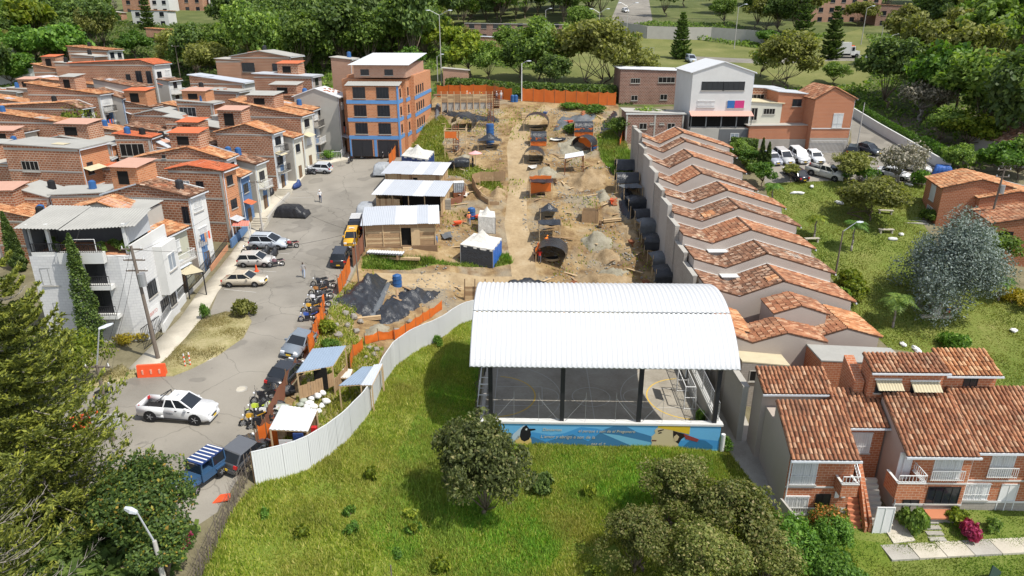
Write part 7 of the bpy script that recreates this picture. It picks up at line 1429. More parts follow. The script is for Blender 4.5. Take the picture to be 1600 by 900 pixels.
for k in range(9):
 x=L*k/8;MB().bar((x,.32,-.5),(x,.32,3.6),.12).build('prop','wood_pale',t);MB().bar((x,-1.0,-.6),(x,.3,2.0),.09).build('brace','wood',t)
 if k<8:planks(t,(x,.33,0),(x+L/8,.33,0),1.7,3.1,'wood',.35,horiz=True)
MB().box(-1.5,L+.5,.9,2.8,2.75,2.95).build('deck','wood_dark',t);railing(t,[(-.5,.9,2.95),(L,.9,2.95)],.5,'wood',1.2)
b=MB()
for k in range(14):b.tube((L+.2+(k%4)*.3,.4+(k//4)*.3,0),(L+.2+(k%4)*.3,.4+(k//4)*.3,4.4+.3*(k%3)),.025,n=4)
for k in range(12):b.box(L+.1,L+1.25,.3,1.4,.4+k*.3,.43+k*.3)
b.build('rebar_cage','rust',t)
def rebar(px,py,h,w,label):
 t=simple('rebar_column',label,'rebar column',px,py);b=MB()
 for sx in(-1,0,1):
  for sy in(-1,0,1):b.tube((sx*w/2,sy*w/2,-.3),(sx*w/2,sy*w/2,h+.2*(sx+sy)),.03,n=4)
 b.build('bars','rust',t)
 for k in range(int(h/.35)):
  z=.2+k*.35;b=MB()
  for p_,q in(((-1,-1),(1,-1)),((1,-1),(1,1)),((1,1),(-1,1)),((-1,1),(-1,-1))):b.bar((p_[0]*w/2,p_[1]*w/2,z),(q[0]*w/2,q[1]*w/2,z),.04)
  b.build('stirrup','rust',t)
 return t
rebar(713,236,4.0,.8,'rusty column cage inside the timber frame by the navy tent');rebar(767,199,5.5,.9,'tall rusty column cage rising behind the blue tank')
t=simple('scaffold_tower','pale timber scaffold frame round the rusty column','scaffold',713,240)
for x in(-1.6,1.6):
 for y in(-1.2,1.2):MB().bar((x,y,-.4),(x,y,4.2),.1).build('post','wood_pale',t)
for z in(1.6,3.6):
 for y in(-1.2,1.2):MB().bar((-1.7,y,z),(1.7,y,z),.09).build('rail','wood_pale',t)
 for x in(-1.6,1.6):MB().bar((x,-1.3,z),(x,1.3,z),.09).build('rail','wood_pale',t)
MB().quad((-1.6,-1.22,2.5),(.2,-1.22,2.5),(.2,-1.22,3.5),(-1.6,-1.22,3.5)).build('mesh_screen','orange_mesh',t)
t=simple('parasol','pink parasol over a stool beside the dark clad worker','parasol',743,261);MB().tube((0,0,-.1),(0,0,2.3),.03).build('pole','steel',t);b=MB();n=10;b.add([(1.0*math.cos(6.283*i/n),1.0*math.sin(6.283*i/n),2.0)for i in range(n)]+[(0,0,2.4)],[(i,(i+1)%n,n)for i in range(n)]);b.build('canopy',flat('parasol_pink',(.72,.36,.36)),t)
t=simple('wooden_crate','square open timber crate with dark inside on the right side of the site','crate',922,343,-10);planks(t,(-1,-.8,0),(1,-.8,0),-.2,1.3,'wood',.25);planks(t,(1,-.8,0),(1,.8,0),-.2,1.3,'wood',.25);planks(t,(1,.8,0),(-1,.8,0),-.2,1.3,'wood',.25);planks(t,(-1,.8,0),(-1,-.8,0),-.2,1.3,'wood',.25);MB().box(-.95,.95,-.75,.75,.8,.84).build('filling','dark_void',t)  # near-black sheet stands for the shade inside the open crate
t=simple('timber_retaining','brown timber shoring beside the far end of the white fence','shoring',733,466);planks(t,(-.5,-.3,0),(2.6,-.3,0),-.4,1.5,'wood',.26,horiz=True)
for x in(-.5,.6,1.7,2.6):MB().bar((x,-.4,-.6),(x+.1,-.4,2.4),.1).build('post','wood_dark',t)
# loose pieces that nothing tells apart, and sacks
pos=[(rnd.uniform(-15.5,16),rnd.uniform(66,122))for _ in range(90)];pos=[q for q in pos if abs(q[0])>1.8]
for x,y in pos:
 t=setp(MB().box(-1.1,1.1,-.12,.12,.02,.07).build('loose_plank',rnd.choice(('wood_pale','wood'))),'pale plank lying loose on the churned earth','plank','loose planks on the building site');t.location=(x,y,gz(x,y)+.1);t.rotation_euler=(0,rnd.uniform(-.1,.1),rnd.uniform(0,3.14));t.scale.x=rnd.uniform(.5,1.5)
for i,(x,y)in enumerate(((483,634),(490,640),(497,628),(503,637),(508,630),(488,615),(494,622),(478,640),(512,638),(500,645),(486,627),(505,622),(474,630),(470,636))):
 b=MB();b.ball((0,0,.3),(.5,.38,.32),9,6,jit=.3);t=setp(b.build('sack','sack_white' if i<12 else 'tarp_pale',None,True),'white woven sack in the pile below the boarded shed' if i<12 else 'greenish sack at the left of the white sack pile','sack','sacks piled by the white fence');p=on(x,y);t.location=p+V3(0,0,.35*(i%3==2));t.rotation_euler=(rnd.uniform(-.4,.4),rnd.uniform(-.3,.3),rnd.uniform(0,3));t.scale=(rnd.uniform(.55,.75),)*3
for i,(x,y)in enumerate(((526,510),(530,527),(543,510),(553,498),(563,505),(540,492),(557,520),(620,520),(605,522),(640,505),(577,545),(584,556),(572,560),(588,548))):
 b=MB();b.ball((0,0,.25),(.5,.42,.38),8,5,jit=.45);t=setp(b.build('rock','rock'),'pale broken rock lying in weeds behind the orange mesh','rock','broken rocks behind the orange mesh');t.location=on(x,y);t.rotation_euler=(0,0,rnd.uniform(0,6));t.scale=(rnd.uniform(.4,.9),)*3
g=np.random.RandomState(4);x=g.uniform(-16,16.5,9000);y=g.uniform(66,126,9000);k_=(vnoise(x,y,4,40)>.52)&(np.abs(x)>1.4);x,y=x[k_],y[k_];V=[];F=[]
for a,b_ in zip(x,y):
 s=g.uniform(.04,.2)**1.0;c=np.array([a,b_,gz(a,b_)]);k=len(V);V+=[c+s*np.array(q)*g.uniform(.6,1.3,3)for q in((1,0,0),(-1,0,0),(0,1,0),(0,-1,0),(0,0,.8),(0,0,-.5))];F+=[(k+p_,k+q,k+r)for p_,q,r in((0,2,4),(2,1,4),(1,3,4),(3,0,4),(2,0,5),(1,2,5),(3,1,5),(0,3,5))]
setp(link('rubble',npmesh('rubble',V,np.array(F),'rock')),'small stones scattered over the building site',kind='stuff')
for i in range(46):
 x,y=rnd.uniform(2.5,16)if i%3 else rnd.uniform(-14,-3),rnd.uniform(67,124);b=MB();n=rnd.randrange(5,8);k=i%4
 if k==0:
  vs=[(u*.9+rnd.uniform(-.15,.15),v*.7+rnd.uniform(-.15,.15),rnd.uniform(.05,.45))for u in(-1,-.3,.4,1)for v in(-1,-.3,.4,1)];b.add(vs,[(a*4+c,a*4+c+1,a*4+c+5,a*4+c+4)for a in range(3)for c in range(3)]);o=b.build('plastic_sheet',rnd.choice(('tarp_black','tarp_grey','canvas')),None,True);setp(o,'crumpled plastic sheet left on the churned earth','plastic sheet','plastic sheets on the building site')
 elif k==1:
  for q in range(n):b.tube((rnd.uniform(-1,1),rnd.uniform(-.3,.3),.05+q*.03),(rnd.uniform(-1,1)+.6,rnd.uniform(-.3,.3),.07+q*.03),.02,n=4)
  o=b.build('rebar_bundle','rust');setp(o,'loose bundle of rusty rods on the churned earth','rods','rusty rods on the building site')
 elif k==2:
  b.loft([[(-.35,-.25,.25),(-.35,.25,.25),(-.5,.35,.6),(-.5,-.35,.6)],[(.3,-.15,.25),(.3,.15,.25),(.45,.3,.6),(.45,-.3,.6)]]);b.tube((-.4,-.3,.5),(-1.1,-.28,.6),.025);b.tube((-.4,.3,.5),(-1.1,.28,.6),.025);b.tube((.45,-.05,.18),(.45,.05,.18),.18,n=10);o=b.build('wheelbarrow',rnd.choice(('rust','orange_plastic','drum_blue')));setp(o,'wheelbarrow standing on the churned earth','wheelbarrow','wheelbarrows on the building site')
 else:
  for q in range(n):b.box(-.2+.02*q,.2,-.35+.1*(q%3),-.05+.1*(q%3)+.3,q*.13,q*.13+.12)
  o=b.build('material_pile',rnd.choice(('sack_white','brick_tile','rock','wood_dark')));setp(o,'small pile of building material on the churned earth','material pile','small material piles on the building site')
 o.location=(x,y,gz(x,y)+.02);o.rotation_euler=(0,0,rnd.uniform(0,6))
 # ---------------------------------------------------------------- poles, lamps, kerbs and street pieces
def pole(px,py,h,label,mat='pole_concrete',lamp=None,lean=(0,0),box=False,arms=0,r=.13,name='utility_pole',cat='pole',double=False,rz=0):
 p=on(px,py);t=thing(name,label,cat,p,R(rz));top=V3(lean[0],lean[1],h);MB().tube((0,0,-.6),top,r,r*.6,10).build('shaft',mat,t)
 for i in range(arms):z=top*(1-.09*(i+.3));MB().bar(z+V3(-.8,0,0),z+V3(.8,0,0),.1).build('crossarm','pole_wood',t);[MB().tube(z+V3(x,0,.05),z+V3(x,0,.25),.05,.03).build('insulator','white_paint',t)for x in(-.7,.7)]
 for s,l in(((1,lamp),)if lamp and not double else((1,lamp),(-1,lamp))if lamp else()):
  a=top+V3(s*l[0],l[1],l[2]);MB().tube(top-V3(0,0,.1),a,.05,.04).build('lamp_arm','steel',t);d=V3(s*l[0],l[1],0).normalized()*.8;b=MB();b.loft([[a+V3(0,-.1,-.04),a+V3(0,.1,-.04),a+V3(0,.08,.06),a+V3(0,-.08,.06)],[a+d*.5+V3(0,-.18,-.06),a+d*.5+V3(0,.18,-.06),a+d*.5+V3(0,.12,.1),a+d*.5+V3(0,-.12,.1)],[a+d+V3(0,-.1,-.03),a+d+V3(0,.1,-.03),a+d+V3(0,.08,.05),a+d+V3(0,-.08,.05)]]);b.build('lamp_head','gutter',t)
 if box:MB().tube(top*.72+V3(.3,-.1,-.5),top*.72+V3(.3,-.1,.5),.28,n=10).build('transformer','steel',t)
 return t,p+Matrix.Rotation(R(rz),3,'Z')@top
WP={}
_,WP['a']=pole(248,562,9.4,'tall dark wooden pole with transformer beside the traffic island','pole_wood',box=True,arms=3,lean=(-.35,0),r=.17)
_,WP['b']=pole(177,688,5.4,'grey pole with lamp arm near the white pickup','pole_wood',lamp=(.35,.5,2.2),lean=(.1,0),arms=1,r=.15,name='lamp_pole')
MB().box(-.9,.9,-.3,-.27,1.2,2.1).build('notice_board','white_paint',bpy.data.objects['lamp_pole'])
pole(262,930,3.2,'street lamp with ring head leaning over the mango tree','pole_concrete',lamp=(-.7,.3,1.4),lean=(-.1,.1),r=.16,name='street_lamp',cat='street lamp')
_,WP['c']=pole(411,364,6.4,'concrete pole at the foot of the sidewalk stair',lean=(-.1,0),arms=1);_,WP['d']=pole(561,447,5.8,'slim wooden pole by the brown shade mesh','pole_wood',r=.08,lean=(-.1,.1));pole(570,393,4.2,'bare stick pole by the hut corner','pole_wood',r=.06)
pole(1305,430,5.2,'dark lamp post with curved arm beside the row houses','pole_wood',lamp=(1.4,.2,.9),r=.11,name='street_lamp',cat='street lamp');_,WP['e']=pole(1538,378,9.0,'pole with transformer box before the brick houses','pole_wood',box=True,arms=2,lean=(.2,0),r=.16);pole(1337,240,7.6,'thin pole at the corner of the parking lane',r=.1)
for q in((815,158,6.6,'white lamp post standing in the orange back fence',(.9,0,.4),False),(690,130,13.0,'double headed lamp post above the yellow green tree',(1.8,0,.8),True),(934,86,9.5,'double headed lamp post on the rear lawn by the ramp',(1.6,0,.8),True),(977,88,11,'lamp post next to the ramp and tall conifer',(1.6,0,.8),True),(1147,76,10.0,'thin lamp post left of the boundary wall pillars',(1.4,0,.6),False),(1345,70,9,'lamp post above the parked truck',(1.2,0,.5),False),(1371,93,8,'slanted lamp post beside the box truck',(1.0,0,.5),False),(1386,98,6,'lamp with long curved arm at the forest edge',(3.4,0,.9),False),(852,62,7.5,'lamp post in front of the long hall',(.9,0,.4),False),(640,86,8,'single lamp post inside the dark tree mass',(1,0,.4),False),(1248,50,8,'lamp post among conifers at top right',(1,0,.4),False),(312,116,6,'pale lamp post by the middle block trees',(-.9,0,.5),False),(684,128,5,'short lamp near the apartment rear lawn',(.8,0,.4),False)):pole(q[0],q[1],q[2],q[3],'pole_concrete' if q[0]!=815 else 'white_paint',lamp=q[4],double=q[5],r=.11,name='street_lamp',cat='street lamp')
pole(283,128,8,'plain utility pole behind the grey barred house','pole_wood',arms=1,r=.13);pole(692,106,9,'leaning thin pole at the olive tree edge','pole_wood',r=.09)if 0 else None
def wire(a,b,sag,label):
 p=MB();pr=a
 for k in range(1,13):u=k/12;q=a.lerp(b,u)-V3(0,0,sag*4*u*(1-u));p.tube(pr,q,.014,n=3);pr=q
 return setp(p.build('overhead_wire','rubber'),label,'wire')
wire(WP['a'],WP['b']+V3(0,0,-.4),.6,'overhead wire between island pole and lamp pole');wire(WP['a']+V3(0,0,-.6),WP['c'],.8,'overhead wire from island pole to the stair pole');wire(WP['a']+V3(-.4,0,-.9),V3(-40,60,13),.7,'overhead wire from island pole to the white building');wire(WP['c'],WP['d']+V3(0,0,.1),.8,'overhead wire crossing the street to the site pole');wire(WP['b']+V3(0,0,-.5),V3(-32,25,12),.7,'overhead wire running into the foreground conifer');wire(WP['a']+V3(0,0,-.3),WP['d'],.9,'overhead wire slanting over the street to the site pole');wire(WP['c']+V3(0,0,-.2),V3(-30,104,16),1.0,'overhead wire running up along the house fronts');wire(WP['c']+V3(0,0,-.5),V3(-34.5,69,11.5),.4,'overhead wire from the stair pole to a house front');wire(WP['c']+V3(0,0,-.3),V3(-33,84,13),.5,'overhead wire from the stair pole to an upper house');wire(WP['b']+V3(0,0,-.9),WP['a']+V3(0,0,-1.2),.8,'lower overhead wire between lamp pole and island pole');wire(WP['e']+V3(0,0,-.4),V3(30,90,15),1.0,'overhead wire from the transformer pole to the row houses');wire(WP['e'],V3(66,60,9),.6,'overhead wire leaving the transformer pole')
t=simple('traffic_barrier','long orange plastic barrier by the kerb','barrier',239,587,8);b=MB();b.loft([[(-1.0,-.25,0),(-1.0,.25,0),(-1.0,.1,.95),(-1.0,-.1,.95)],[(1.0,-.25,0),(1.0,.25,0),(1.0,.1,.95),(1.0,-.1,.95)]]);b.build('body','orange_plastic',t)
for x in(-.6,0,.6):MB().box(x-.06,x+.06,-.235,-.13,.25,.6).build('slot',flat('barrier_slot',(.75,.35,.25)),t)
t=simple('traffic_barrier','tilted orange barrier half hidden by the conifer','barrier',136,668,40);b=MB();b.loft([[(-.8,-.3,0),(-.8,.3,0),(-.8,.1,1.0),(-.8,-.1,1.0)],[(.8,-.3,0),(.8,.3,0),(.8,.1,1.0),(.8,-.1,1.0)]]);b.build('body','orange_plastic',t)
for i,(x,y)in enumerate(((290,574),(298,572))):
 t=simple('delineator_post','orange white striped post, '+('nearer the big barrier' if i==0 else 'right one of the pair'),'post',x,y,0,'striped posts at the kerb');MB().tube((0,0,0),(0,0,.08),.28,.22,10).build('base','rubber',t)
 for k in range(6):MB().tube((0,0,.08+k*.18),(0,0,.26+k*.18),.05,n=8).build('stripe','orange_plastic' if k%2==0 else 'white_paint',t)
t=simple('traffic_cone','orange traffic cone behind the beige sedan','cone',401,424);MB().tube((0,0,.04),(0,0,.75),.18,.04,10).build('cone','orange_plastic',t);MB().box(-.25,.25,-.25,.25,0,.04).build('base','orange_plastic',t)
t=simple('board','orange triangular board lying on the street corner','board',347,780,20);MB().prism([(-.5,-.3),(.45,-.3),(.45,.3),(-.1,.35)],.03,.1).build('panel','orange_plastic',t)
for i,(x,y,l)in enumerate(((324,560,'pale round manhole cover at the island kerb'),(376,608,'round manhole cover in the middle of the street'))):p=on(x,y);t=thing('manhole_cover',l,'manhole cover',p+V3(0,0,.005));MB().tube((0,0,-.1),(0,0,.012),.5,n=20).build('frame','concrete',t);MB().tube((0,0,0),(0,0,.022),.36,n=20).build('lid','pale_concrete',t)
# painted bay lines
for i,(a,b)in enumerate((((350,452),(400,457)),((371,421),(432,425)),((388,392),(452,397)),((455,300),(500,300)),((447,310),(488,308)))):
 p,q=on(*a),on(*b);m=MB();d=(q-p).normalized();s=V3(-d.y,d.x,0)*.05
 for k in range(8):u,v=p.lerp(q,k/8),p.lerp(q,(k+1)/8);u.z=gz(u.x,u.y)+.012;v.z=gz(v.x,v.y)+.012;m.quad(u-s,v-s,v+s,u+s)
 setp(m.build('bay_marking','marking_white'),'worn white parking bay line',kind='structure')
 # sidewalk stairs, yard walls and gates along the left houses
def stairs(px,py,n,w,rise,run,label,rz=90):
 t=simple('street_stair',label,'stairs',px,py,rz)
 for k in range(n):MB().box(k*run,(k+1)*run+.02,-w/2,w/2,-.6,.12+k*rise).build('step','pale_concrete',t)
stairs(400,361,6,1.7,.2,.38,'short concrete stair rising along the sidewalk');stairs(439,310,5,1.9,.2,.38,'upper concrete stair on the sidewalk beside covered motorbike')
def wallrun(name,label,cat,pts,h,mat,th=.15,rail=None,gate=None):
 W_=[on(*q)for q in pts];o=W_[0];t=thing(name,label,cat,o)
 for a,b in zip(W_[:-1],W_[1:]):
  d=(b-a).xy.normalized();n=V3(-d.y,d.x,0)*th/2;A,B_=a-o,b-o;vs=[A-n-V3(0,0,.5),B_-n-V3(0,0,.5),B_+n-V3(0,0,.5),A+n-V3(0,0,.5),A-n+V3(0,0,h),B_-n+V3(0,0,h),B_+n+V3(0,0,h),A+n+V3(0,0,h)]
  if h>0:m=MB();m.add(vs,[(3,2,1,0),(4,5,6,7),(0,1,5,4),(1,2,6,5),(2,3,7,6),(3,0,4,7)]);m.build('wall',mat,t)
  if rail:railing(t,[A+V3(0,0,h),B_+V3(0,0,h)],rail[0],rail[1],.2)
 return t
wallrun('yard_wall','white yard wall with railing before the corner building','wall',((256,520),(272,494),(290,470)),.8,'white_wall',.2,(.7,'steel'));wallrun('yard_gate','dark barred gate at the corner building yard','gate',((226,546),(254,524)),0,'cement',.1,(1.8,'dark_metal'));wallrun('yard_fence','black barred yard fence under the tan awning','fence',((288,468),(312,444),(328,424)),.35,'cement',.15,(1.2,'dark_metal'));wallrun('yard_wall','low brown yard wall with black rail halfway along the sidewalk','wall',((330,424),(345,404),(356,390)),.6,'terrace_tile',.15,(.7,'dark_metal'));wallrun('yard_wall','blue yard wall beside the sidewalk stair','wall',((362,388),(376,372),(388,360)),1.0,'blue_wall',.18);wallrun('retaining_wall','mossy retaining wall edging the raised sidewalk by the covered car','wall',((408,362),(430,330),(452,306)),.5,'cement',.3);wallrun('picket_fence','white picket fence around the flower bed by the orange block','fence',((492,252),(515,250),(533,249),(541,238)),.15,'white_wall',.12,(1.1,'white_paint'));wallrun('yard_fence','black yard railing below the balcony panel house','fence',((250,470),(268,448),(290,446)),.5,'blue_wall',.15,(.8,'steel'))
quadshed(((262,422),(290,430),(318,424),(290,408)),(2.5,2.5,2.6,2.6),'sheet_tan','tan sheet awning over a barred front yard',post='dark_metal',name='yard_awning',cat='awning');quadshed(((362,353),(388,353),(390,345),(366,345)),(2.2,2.2,2.4,2.4),flat('awning_red',(.62,.20,.15)),'salmon red awning over a yard by the stair',post='white_paint',name='yard_awning',cat='awning')
t=simple('spiral_stair','black metal spiral stair in front of the red roofed house','stair',346,352);MB().tube((0,0,-.3),(0,0,7.0),.07).build('column','dark_metal',t)
for k in range(24):a=k*.42;MB().add([(0,0,k*.27),(.9*math.cos(a),.9*math.sin(a),k*.27),(.9*math.cos(a+.45),.9*math.sin(a+.45),k*.27),(0,0,k*.27+.05),(.9*math.cos(a),.9*math.sin(a),k*.27+.05),(.9*math.cos(a+.45),.9*math.sin(a+.45),k*.27+.05)],[(2,1,0),(3,4,5),(0,1,4,3),(1,2,5,4),(2,0,3,5)]).bar((.88*math.cos(a),.88*math.sin(a),k*.27),(.88*math.cos(a),.88*math.sin(a),k*.27+1.0),.025).build('tread','dark_metal',t)
# right side: boundary wall, hedge, park steps, benches, garden walk
wallrun('boundary_wall','long pale boundary wall beside the parking lane','wall',((1332,182),(1372,207),(1420,235),(1482,272)),1.5,'white_wall',.25);wallrun('upper_wall','grey retaining wall with fence posts across the upper lawn','wall',((962,52),(1010,60),(1068,62),(1110,62),(1165,66),(1210,72)),3.2,'cement',.5,(2.2,'dark_metal'));wallrun('grey_gate','small grey railing panel on the rear lawn','fence',((996,84),(1022,84)),.2,'cement',.2,(1.2,'steel'))
def hedge(label,pts,w,h,leaf,n,name='hedge',size=.13):
 W_=[on(*q)for q in pts];o=W_[0];t=thing(name,label,'hedge',o);g=np.random.RandomState(n);L=[(b-a).length for a,b in zip(W_[:-1],W_[1:])];C=[]
 for a,b,l in zip(W_[:-1],W_[1:],L):
  m=int(n*l/sum(L));u=g.uniform(0,1,(m,1));p=np.array(a-o)*(1-u)+np.array(b-o)*u;d=np.array((b-a).normalized());s=np.array([-d[1],d[0],0]);th=g.uniform(-.3,math.pi+.3,(m,1));q=g.uniform(.8,1.05,(m,1));C.append(p+s*np.cos(th)*w/2*q+np.array([0,0,1])*(np.maximum(0,np.sin(th))**.6*h*q+g.uniform(0,.1,(m,1))))
  MB().bar(a-o+V3(0,0,h*.4),b-o+V3(0,0,h*.4),w*.7,h*.75).build('core','leaf_dark',t)
 V=leaves(np.concatenate(C),size,g,.6);link('foliage',npmesh('foliage',V,np.arange(len(V)).reshape(-1,4),leaf),t);return t
hedge('clipped bright green hedge behind the boundary wall',((1345,180),(1385,204),(1432,230)),1.6,1.6,'leaf_fresh',7000);hedge('clipped hedge continuing by the silver van',((1440,236),(1465,250),(1490,264)),2.2,2.2,'leaf_fresh',6000);hedge('dark green hedge on the low wall by the garden cypresses',((1140,240),(1165,242),(1182,244)),1.8,2.4,'leaf_dark',5000)
t=simple('park_steps','grey steps descending beside the brick corner house','steps',1432,350,80)
for k in range(9):MB().box(k*.75,k*.75+.5,-1.4,1.4,-.8,.1+k*.15).build('step','concrete',t)
def bench(px,py,label,rz=0):
 t=simple('park_bench',label,'bench',px,py,rz);MB().box(-.9,.9,-.25,.25,.42,.5).build('seat','pale_concrete',t)
 for x in(-.7,.7):MB().box(x-.08,x+.08,-.2,.2,-.2,.419).build('leg','pale_concrete',t)
bench(1384,364,'pale bench in the middle of the park lawn');bench(1383,334,'concrete bench near the large park tree',-10);bench(1268,378,'low concrete bench beside the palms',5);bench(1322,312,'stone seat in the tree shade',90)
for i,(x,y)in enumerate(((1240,303),(1268,293),(1310,318),(1395,375),(1408,368),(1420,290),(1248,303),(1433,615),(1410,540),(1560,462),(1583,518),(1432,548))):
 b=MB();b.ball((0,0,.15),(.45,.35,.2),8,5,jit=.5);t=setp(b.build('white_litter','sack_white'),'white crumpled litter bag lying on the park grass','litter','white litter bags on the park lawn');t.location=on(x,y);t.rotation_euler=(0,0,i);t.scale=(rnd.uniform(.7,1.8),rnd.uniform(.6,1.1),1)
w0,w1=on(1385,866),on(1640,852);wk=thing('garden_walk','slab walk crossing the front gardens of the brick houses','path',w0,math.atan2(w1.y-w0.y,w1.x-w0.x));Lw=(w1-w0).length;k=int(Lw/1.6)
for i in range(k):
 q=w0.lerp(w1,(i+.5)/k);MB().box(i*Lw/k+.02,(i+1)*Lw/k-.02,-.6,.75,gz(q.x,q.y)-w0.z-.3,gz(q.x,q.y)-w0.z+.09).build('paving_slab','pale_concrete' if i%3 else 'concrete',wk)
t=simple('stepping_stones','stone slabs stepping through the small front lawn','stepping stones',1458,838)
for i in range(4):q=on(1452+i*4,816+i*9)-t.location;MB().box(q.x-.55,q.x+.55,q.y-.18,q.y+.18,q.z-.2,q.z+.08).build('stone_slab','concrete',t)
t=simple('front_path','pale pebbled path leading to the black door','path',1400,835);P_=[on(*q)-t.location for q in((1366,803),(1398,800),(1430,846),(1396,850))];MB().add([(p.x,p.y,p.z+.09)for p in P_]+[(p.x,p.y,p.z-.3)for p in P_],[(3,2,1,0),(0,1,5,4),(1,2,6,5),(2,3,7,6),(3,0,4,7)]).build('slab','pale_concrete',t)
t=simple('wall_shrine','small white shrine with flag colours below the silver tree','shrine',1462,496);MB().box(-1.6,1.6,-.2,.2,-.2,.25).build('base','pale_concrete',t);MB().box(-.3,.3,-.2,.2,.25,1.4).build('statue','white_paint',t)
for i,c in enumerate(((.75,.5,.02),(.02,.08,.4),(.6,.02,.03))):MB().box(.9,1.3,-.1,-.05,1.1-i*.25,1.34-i*.25).build('flag_stripe',flat('flag_%d'%i,c),t)
t=simple('sheet_board','dark green sheet board standing in the lower front lawn','board',1552,905,25);MB().add([(-.6,0,-.2),(.7,0,-.2),(.7,.06,-.2),(-.6,.06,-.2),(-.5,0,1.3),(.7,0,.3),(.7,.06,.3),(-.5,.06,1.3)],[(0,1,5,4),(1,2,6,5),(2,3,7,6),(3,0,4,7),(4,5,6,7)]).build('panel',flat('board_green',(.03,.06,.05)),t)
t=simple('field_post','short thin post standing alone in the tall grass','post',612,905);MB().tube((0,0,-.3),(0,0,1.0),.04).build('shaft','pole_wood',t)
# ---------------------------------------------------------------- vegetation
conifer(-24.6,30.0,15.8,5.6,'great feathery conifer filling the lower left corner',whorls=21,seed=4,size=.15,droop=.14,rise=.34,prof=.6,nb=8,nd=16,dead=.06)
conifer(-29.5,33.0,10.5,4.6,'lower feathery conifer half behind the great one at the edge',whorls=15,seed=8,size=.15,droop=.12,rise=.32,nd=15,dead=.1)
conifer(-23.4,23.0,12.0,4.6,'dull conifer with bare grey twigs at the bottom left corner',whorls=17,seed=12,size=.13,droop=.1,rise=.3,nd=13,dead=.35,prof=.5)
_=tree_proto('mango',0,3.1,5.6,'leaf_mango',80,290,.115,.18,seed=3,cr=.34);put_tree('mango_tree',_,'round dark mango tree with yellow leaf tips beside the blue jeep',-18.7,29.3,s=.86)
put_tree('mango_tree',tree_proto('mango',1,2.2,4.6,'leaf_mango',40,260,.11,.15,seed=9),'smaller mango tree in front of the ring headed lamp',-17.0,26.8,s=.72)
put_tree('broad_tree',tree_proto('near_olive',0,3.0,5.2,'leaf_lime',60,190,.13,.2,seed=5,cr=.3),'light green tree before the white corner building',-32.4,44.4,s=.92);put_tree('broad_tree',tree_proto('near_olive',1,2.8,4.6,'leaf_conifer',50,170,.13,.15,seed=6),'olive green tree between conifer and white building',-37.0,42.5,s=.95)
put_tree('dark_tree',tree_proto('field',0,2.9,6.8,'leaf_field',95,230,.115,.06,seed=7,cr=.27,trunk_r=.15),'single dark olive tree standing in the open field',-1.75,36.7,s=.98,sz=1.24)
BT=[tree_proto('brown',k,3.6,6.6,'leaf_brown',74,210,.115,.1,seed=11+k,cr=.24,stems=2,shell=.35)for k in range(2)]
for x,y,s,v,l in((10.6,36.9,.8,0,'brownish green tree nearest the painted wall'),(13.4,34.4,.92,1,'broad brownish tree beside the alley mouth'),(7.6,32.6,.72,1,'brownish tree at the left of the lower clump'),(15.4,32.4,.7,1,'loose brownish tree between the clump and garden trees'),(11.0,30.8,.8,0,'brownish green tree at the bottom of the clump')):put_tree('brown_tree',BT[v],l,x,y,s=s)
FT=tree_proto('garden',0,2.2,4.2,'leaf_fresh',44,170,.11,.1,seed=15)
for x,y,s,l in((16.6,33.6,1.0,'fresh green tree below the alley'),(18.6,31.6,.9,'fresh green tree at the bottom beside brown clump'),(20.6,35.4,.7,'leafy tree in the front garden below the outer stair')):put_tree('garden_tree',FT,l,x,y,s=s)
put_tree('garden_tree',tree_proto('garden_o',0,1.6,2.6,'leaf_orange',26,150,.09,.1,seed=16),'green shrub tree with orange flowers by the outer stair',21.0,36.6,s=1.0)
t=put_tree('silver_tree',tree_proto('silver',0,4.3,9.0,'leaf_silver',170,260,.105,.04,seed=18,cr=.27,shell=.55,flat=1.7,stems=4,trunk_r=.11,bark='bark_grey'),'large silver grey tree in the park',44.8,67.0,s=1.14)
for q in(('olive',1362,345,8.6,'spreading green tree in the middle of the park lawn',.80),('olive',1328,286,6.6,'round olive tree beside the parked pickup',.75),('fresh',1340,292,4.0,'small green tree joined to the parking edge',.8),('grey',1402,292,6.5,'leaning bare grey tree in the parking lot',1.1),('lime',1330,470,2.6,'small yellow green tree behind the lowest row house',1.0),('broad',1545,415,5.5,'leafy tree by the transformer pole',.8),('fresh',1190,292,4.0,'garden tree at the end of the row houses',.9),('fresh',1172,262,3.4,'garden tree below the cypress pair',.8),('broad',1155,250,3.6,'dark garden tree by the top row house',.8),('airy',1235,285,3.2,'thin young tree beside the black sedan',.7),('fresh',1560,280,6,'tree between grey house and corner house',.9),('broad',1590,280,7,'dark tree at the edge by the grey house',.9),('broad',1495,270,4.5,'tree at the lower end of the hedge',.9),('broad',1010,212,6.5,'leafy tree behind the brown concrete framed house',.7),('broad',968,218,5,'green scrub tree by the far site wall',.7),('fresh',640,120,6,'dense round tree beside the slim brick tower',1.0),('dense',505,112,7.2,'dark round tree between hilltop house and slim tower',.9),('fresh',490,105,5,'bushy tree right of the hilltop house',.9)):tree(q[0],q[1],q[2],q[3],q[4],None,q[5])
for q in((1272,372,2.6,1.7,'yellow green palm beside the row houses','leaf_lime'),(1330,392,3.4,1.8,'slender palm behind the dark lamp post','leaf_fresh'),(1395,512,3.2,2.2,'dark palm below the silver tree','leaf_mid'),(1205,320,2.6,1.6,'small palm by the upper row houses','leaf_fresh'),(26,96,7.5,3.6,'tall shaggy palm far left among white sheds','leaf_olive'),(1560,470,2.4,1.6,'low palm in the gardens at the right edge','leaf_fresh')):palm(*q)
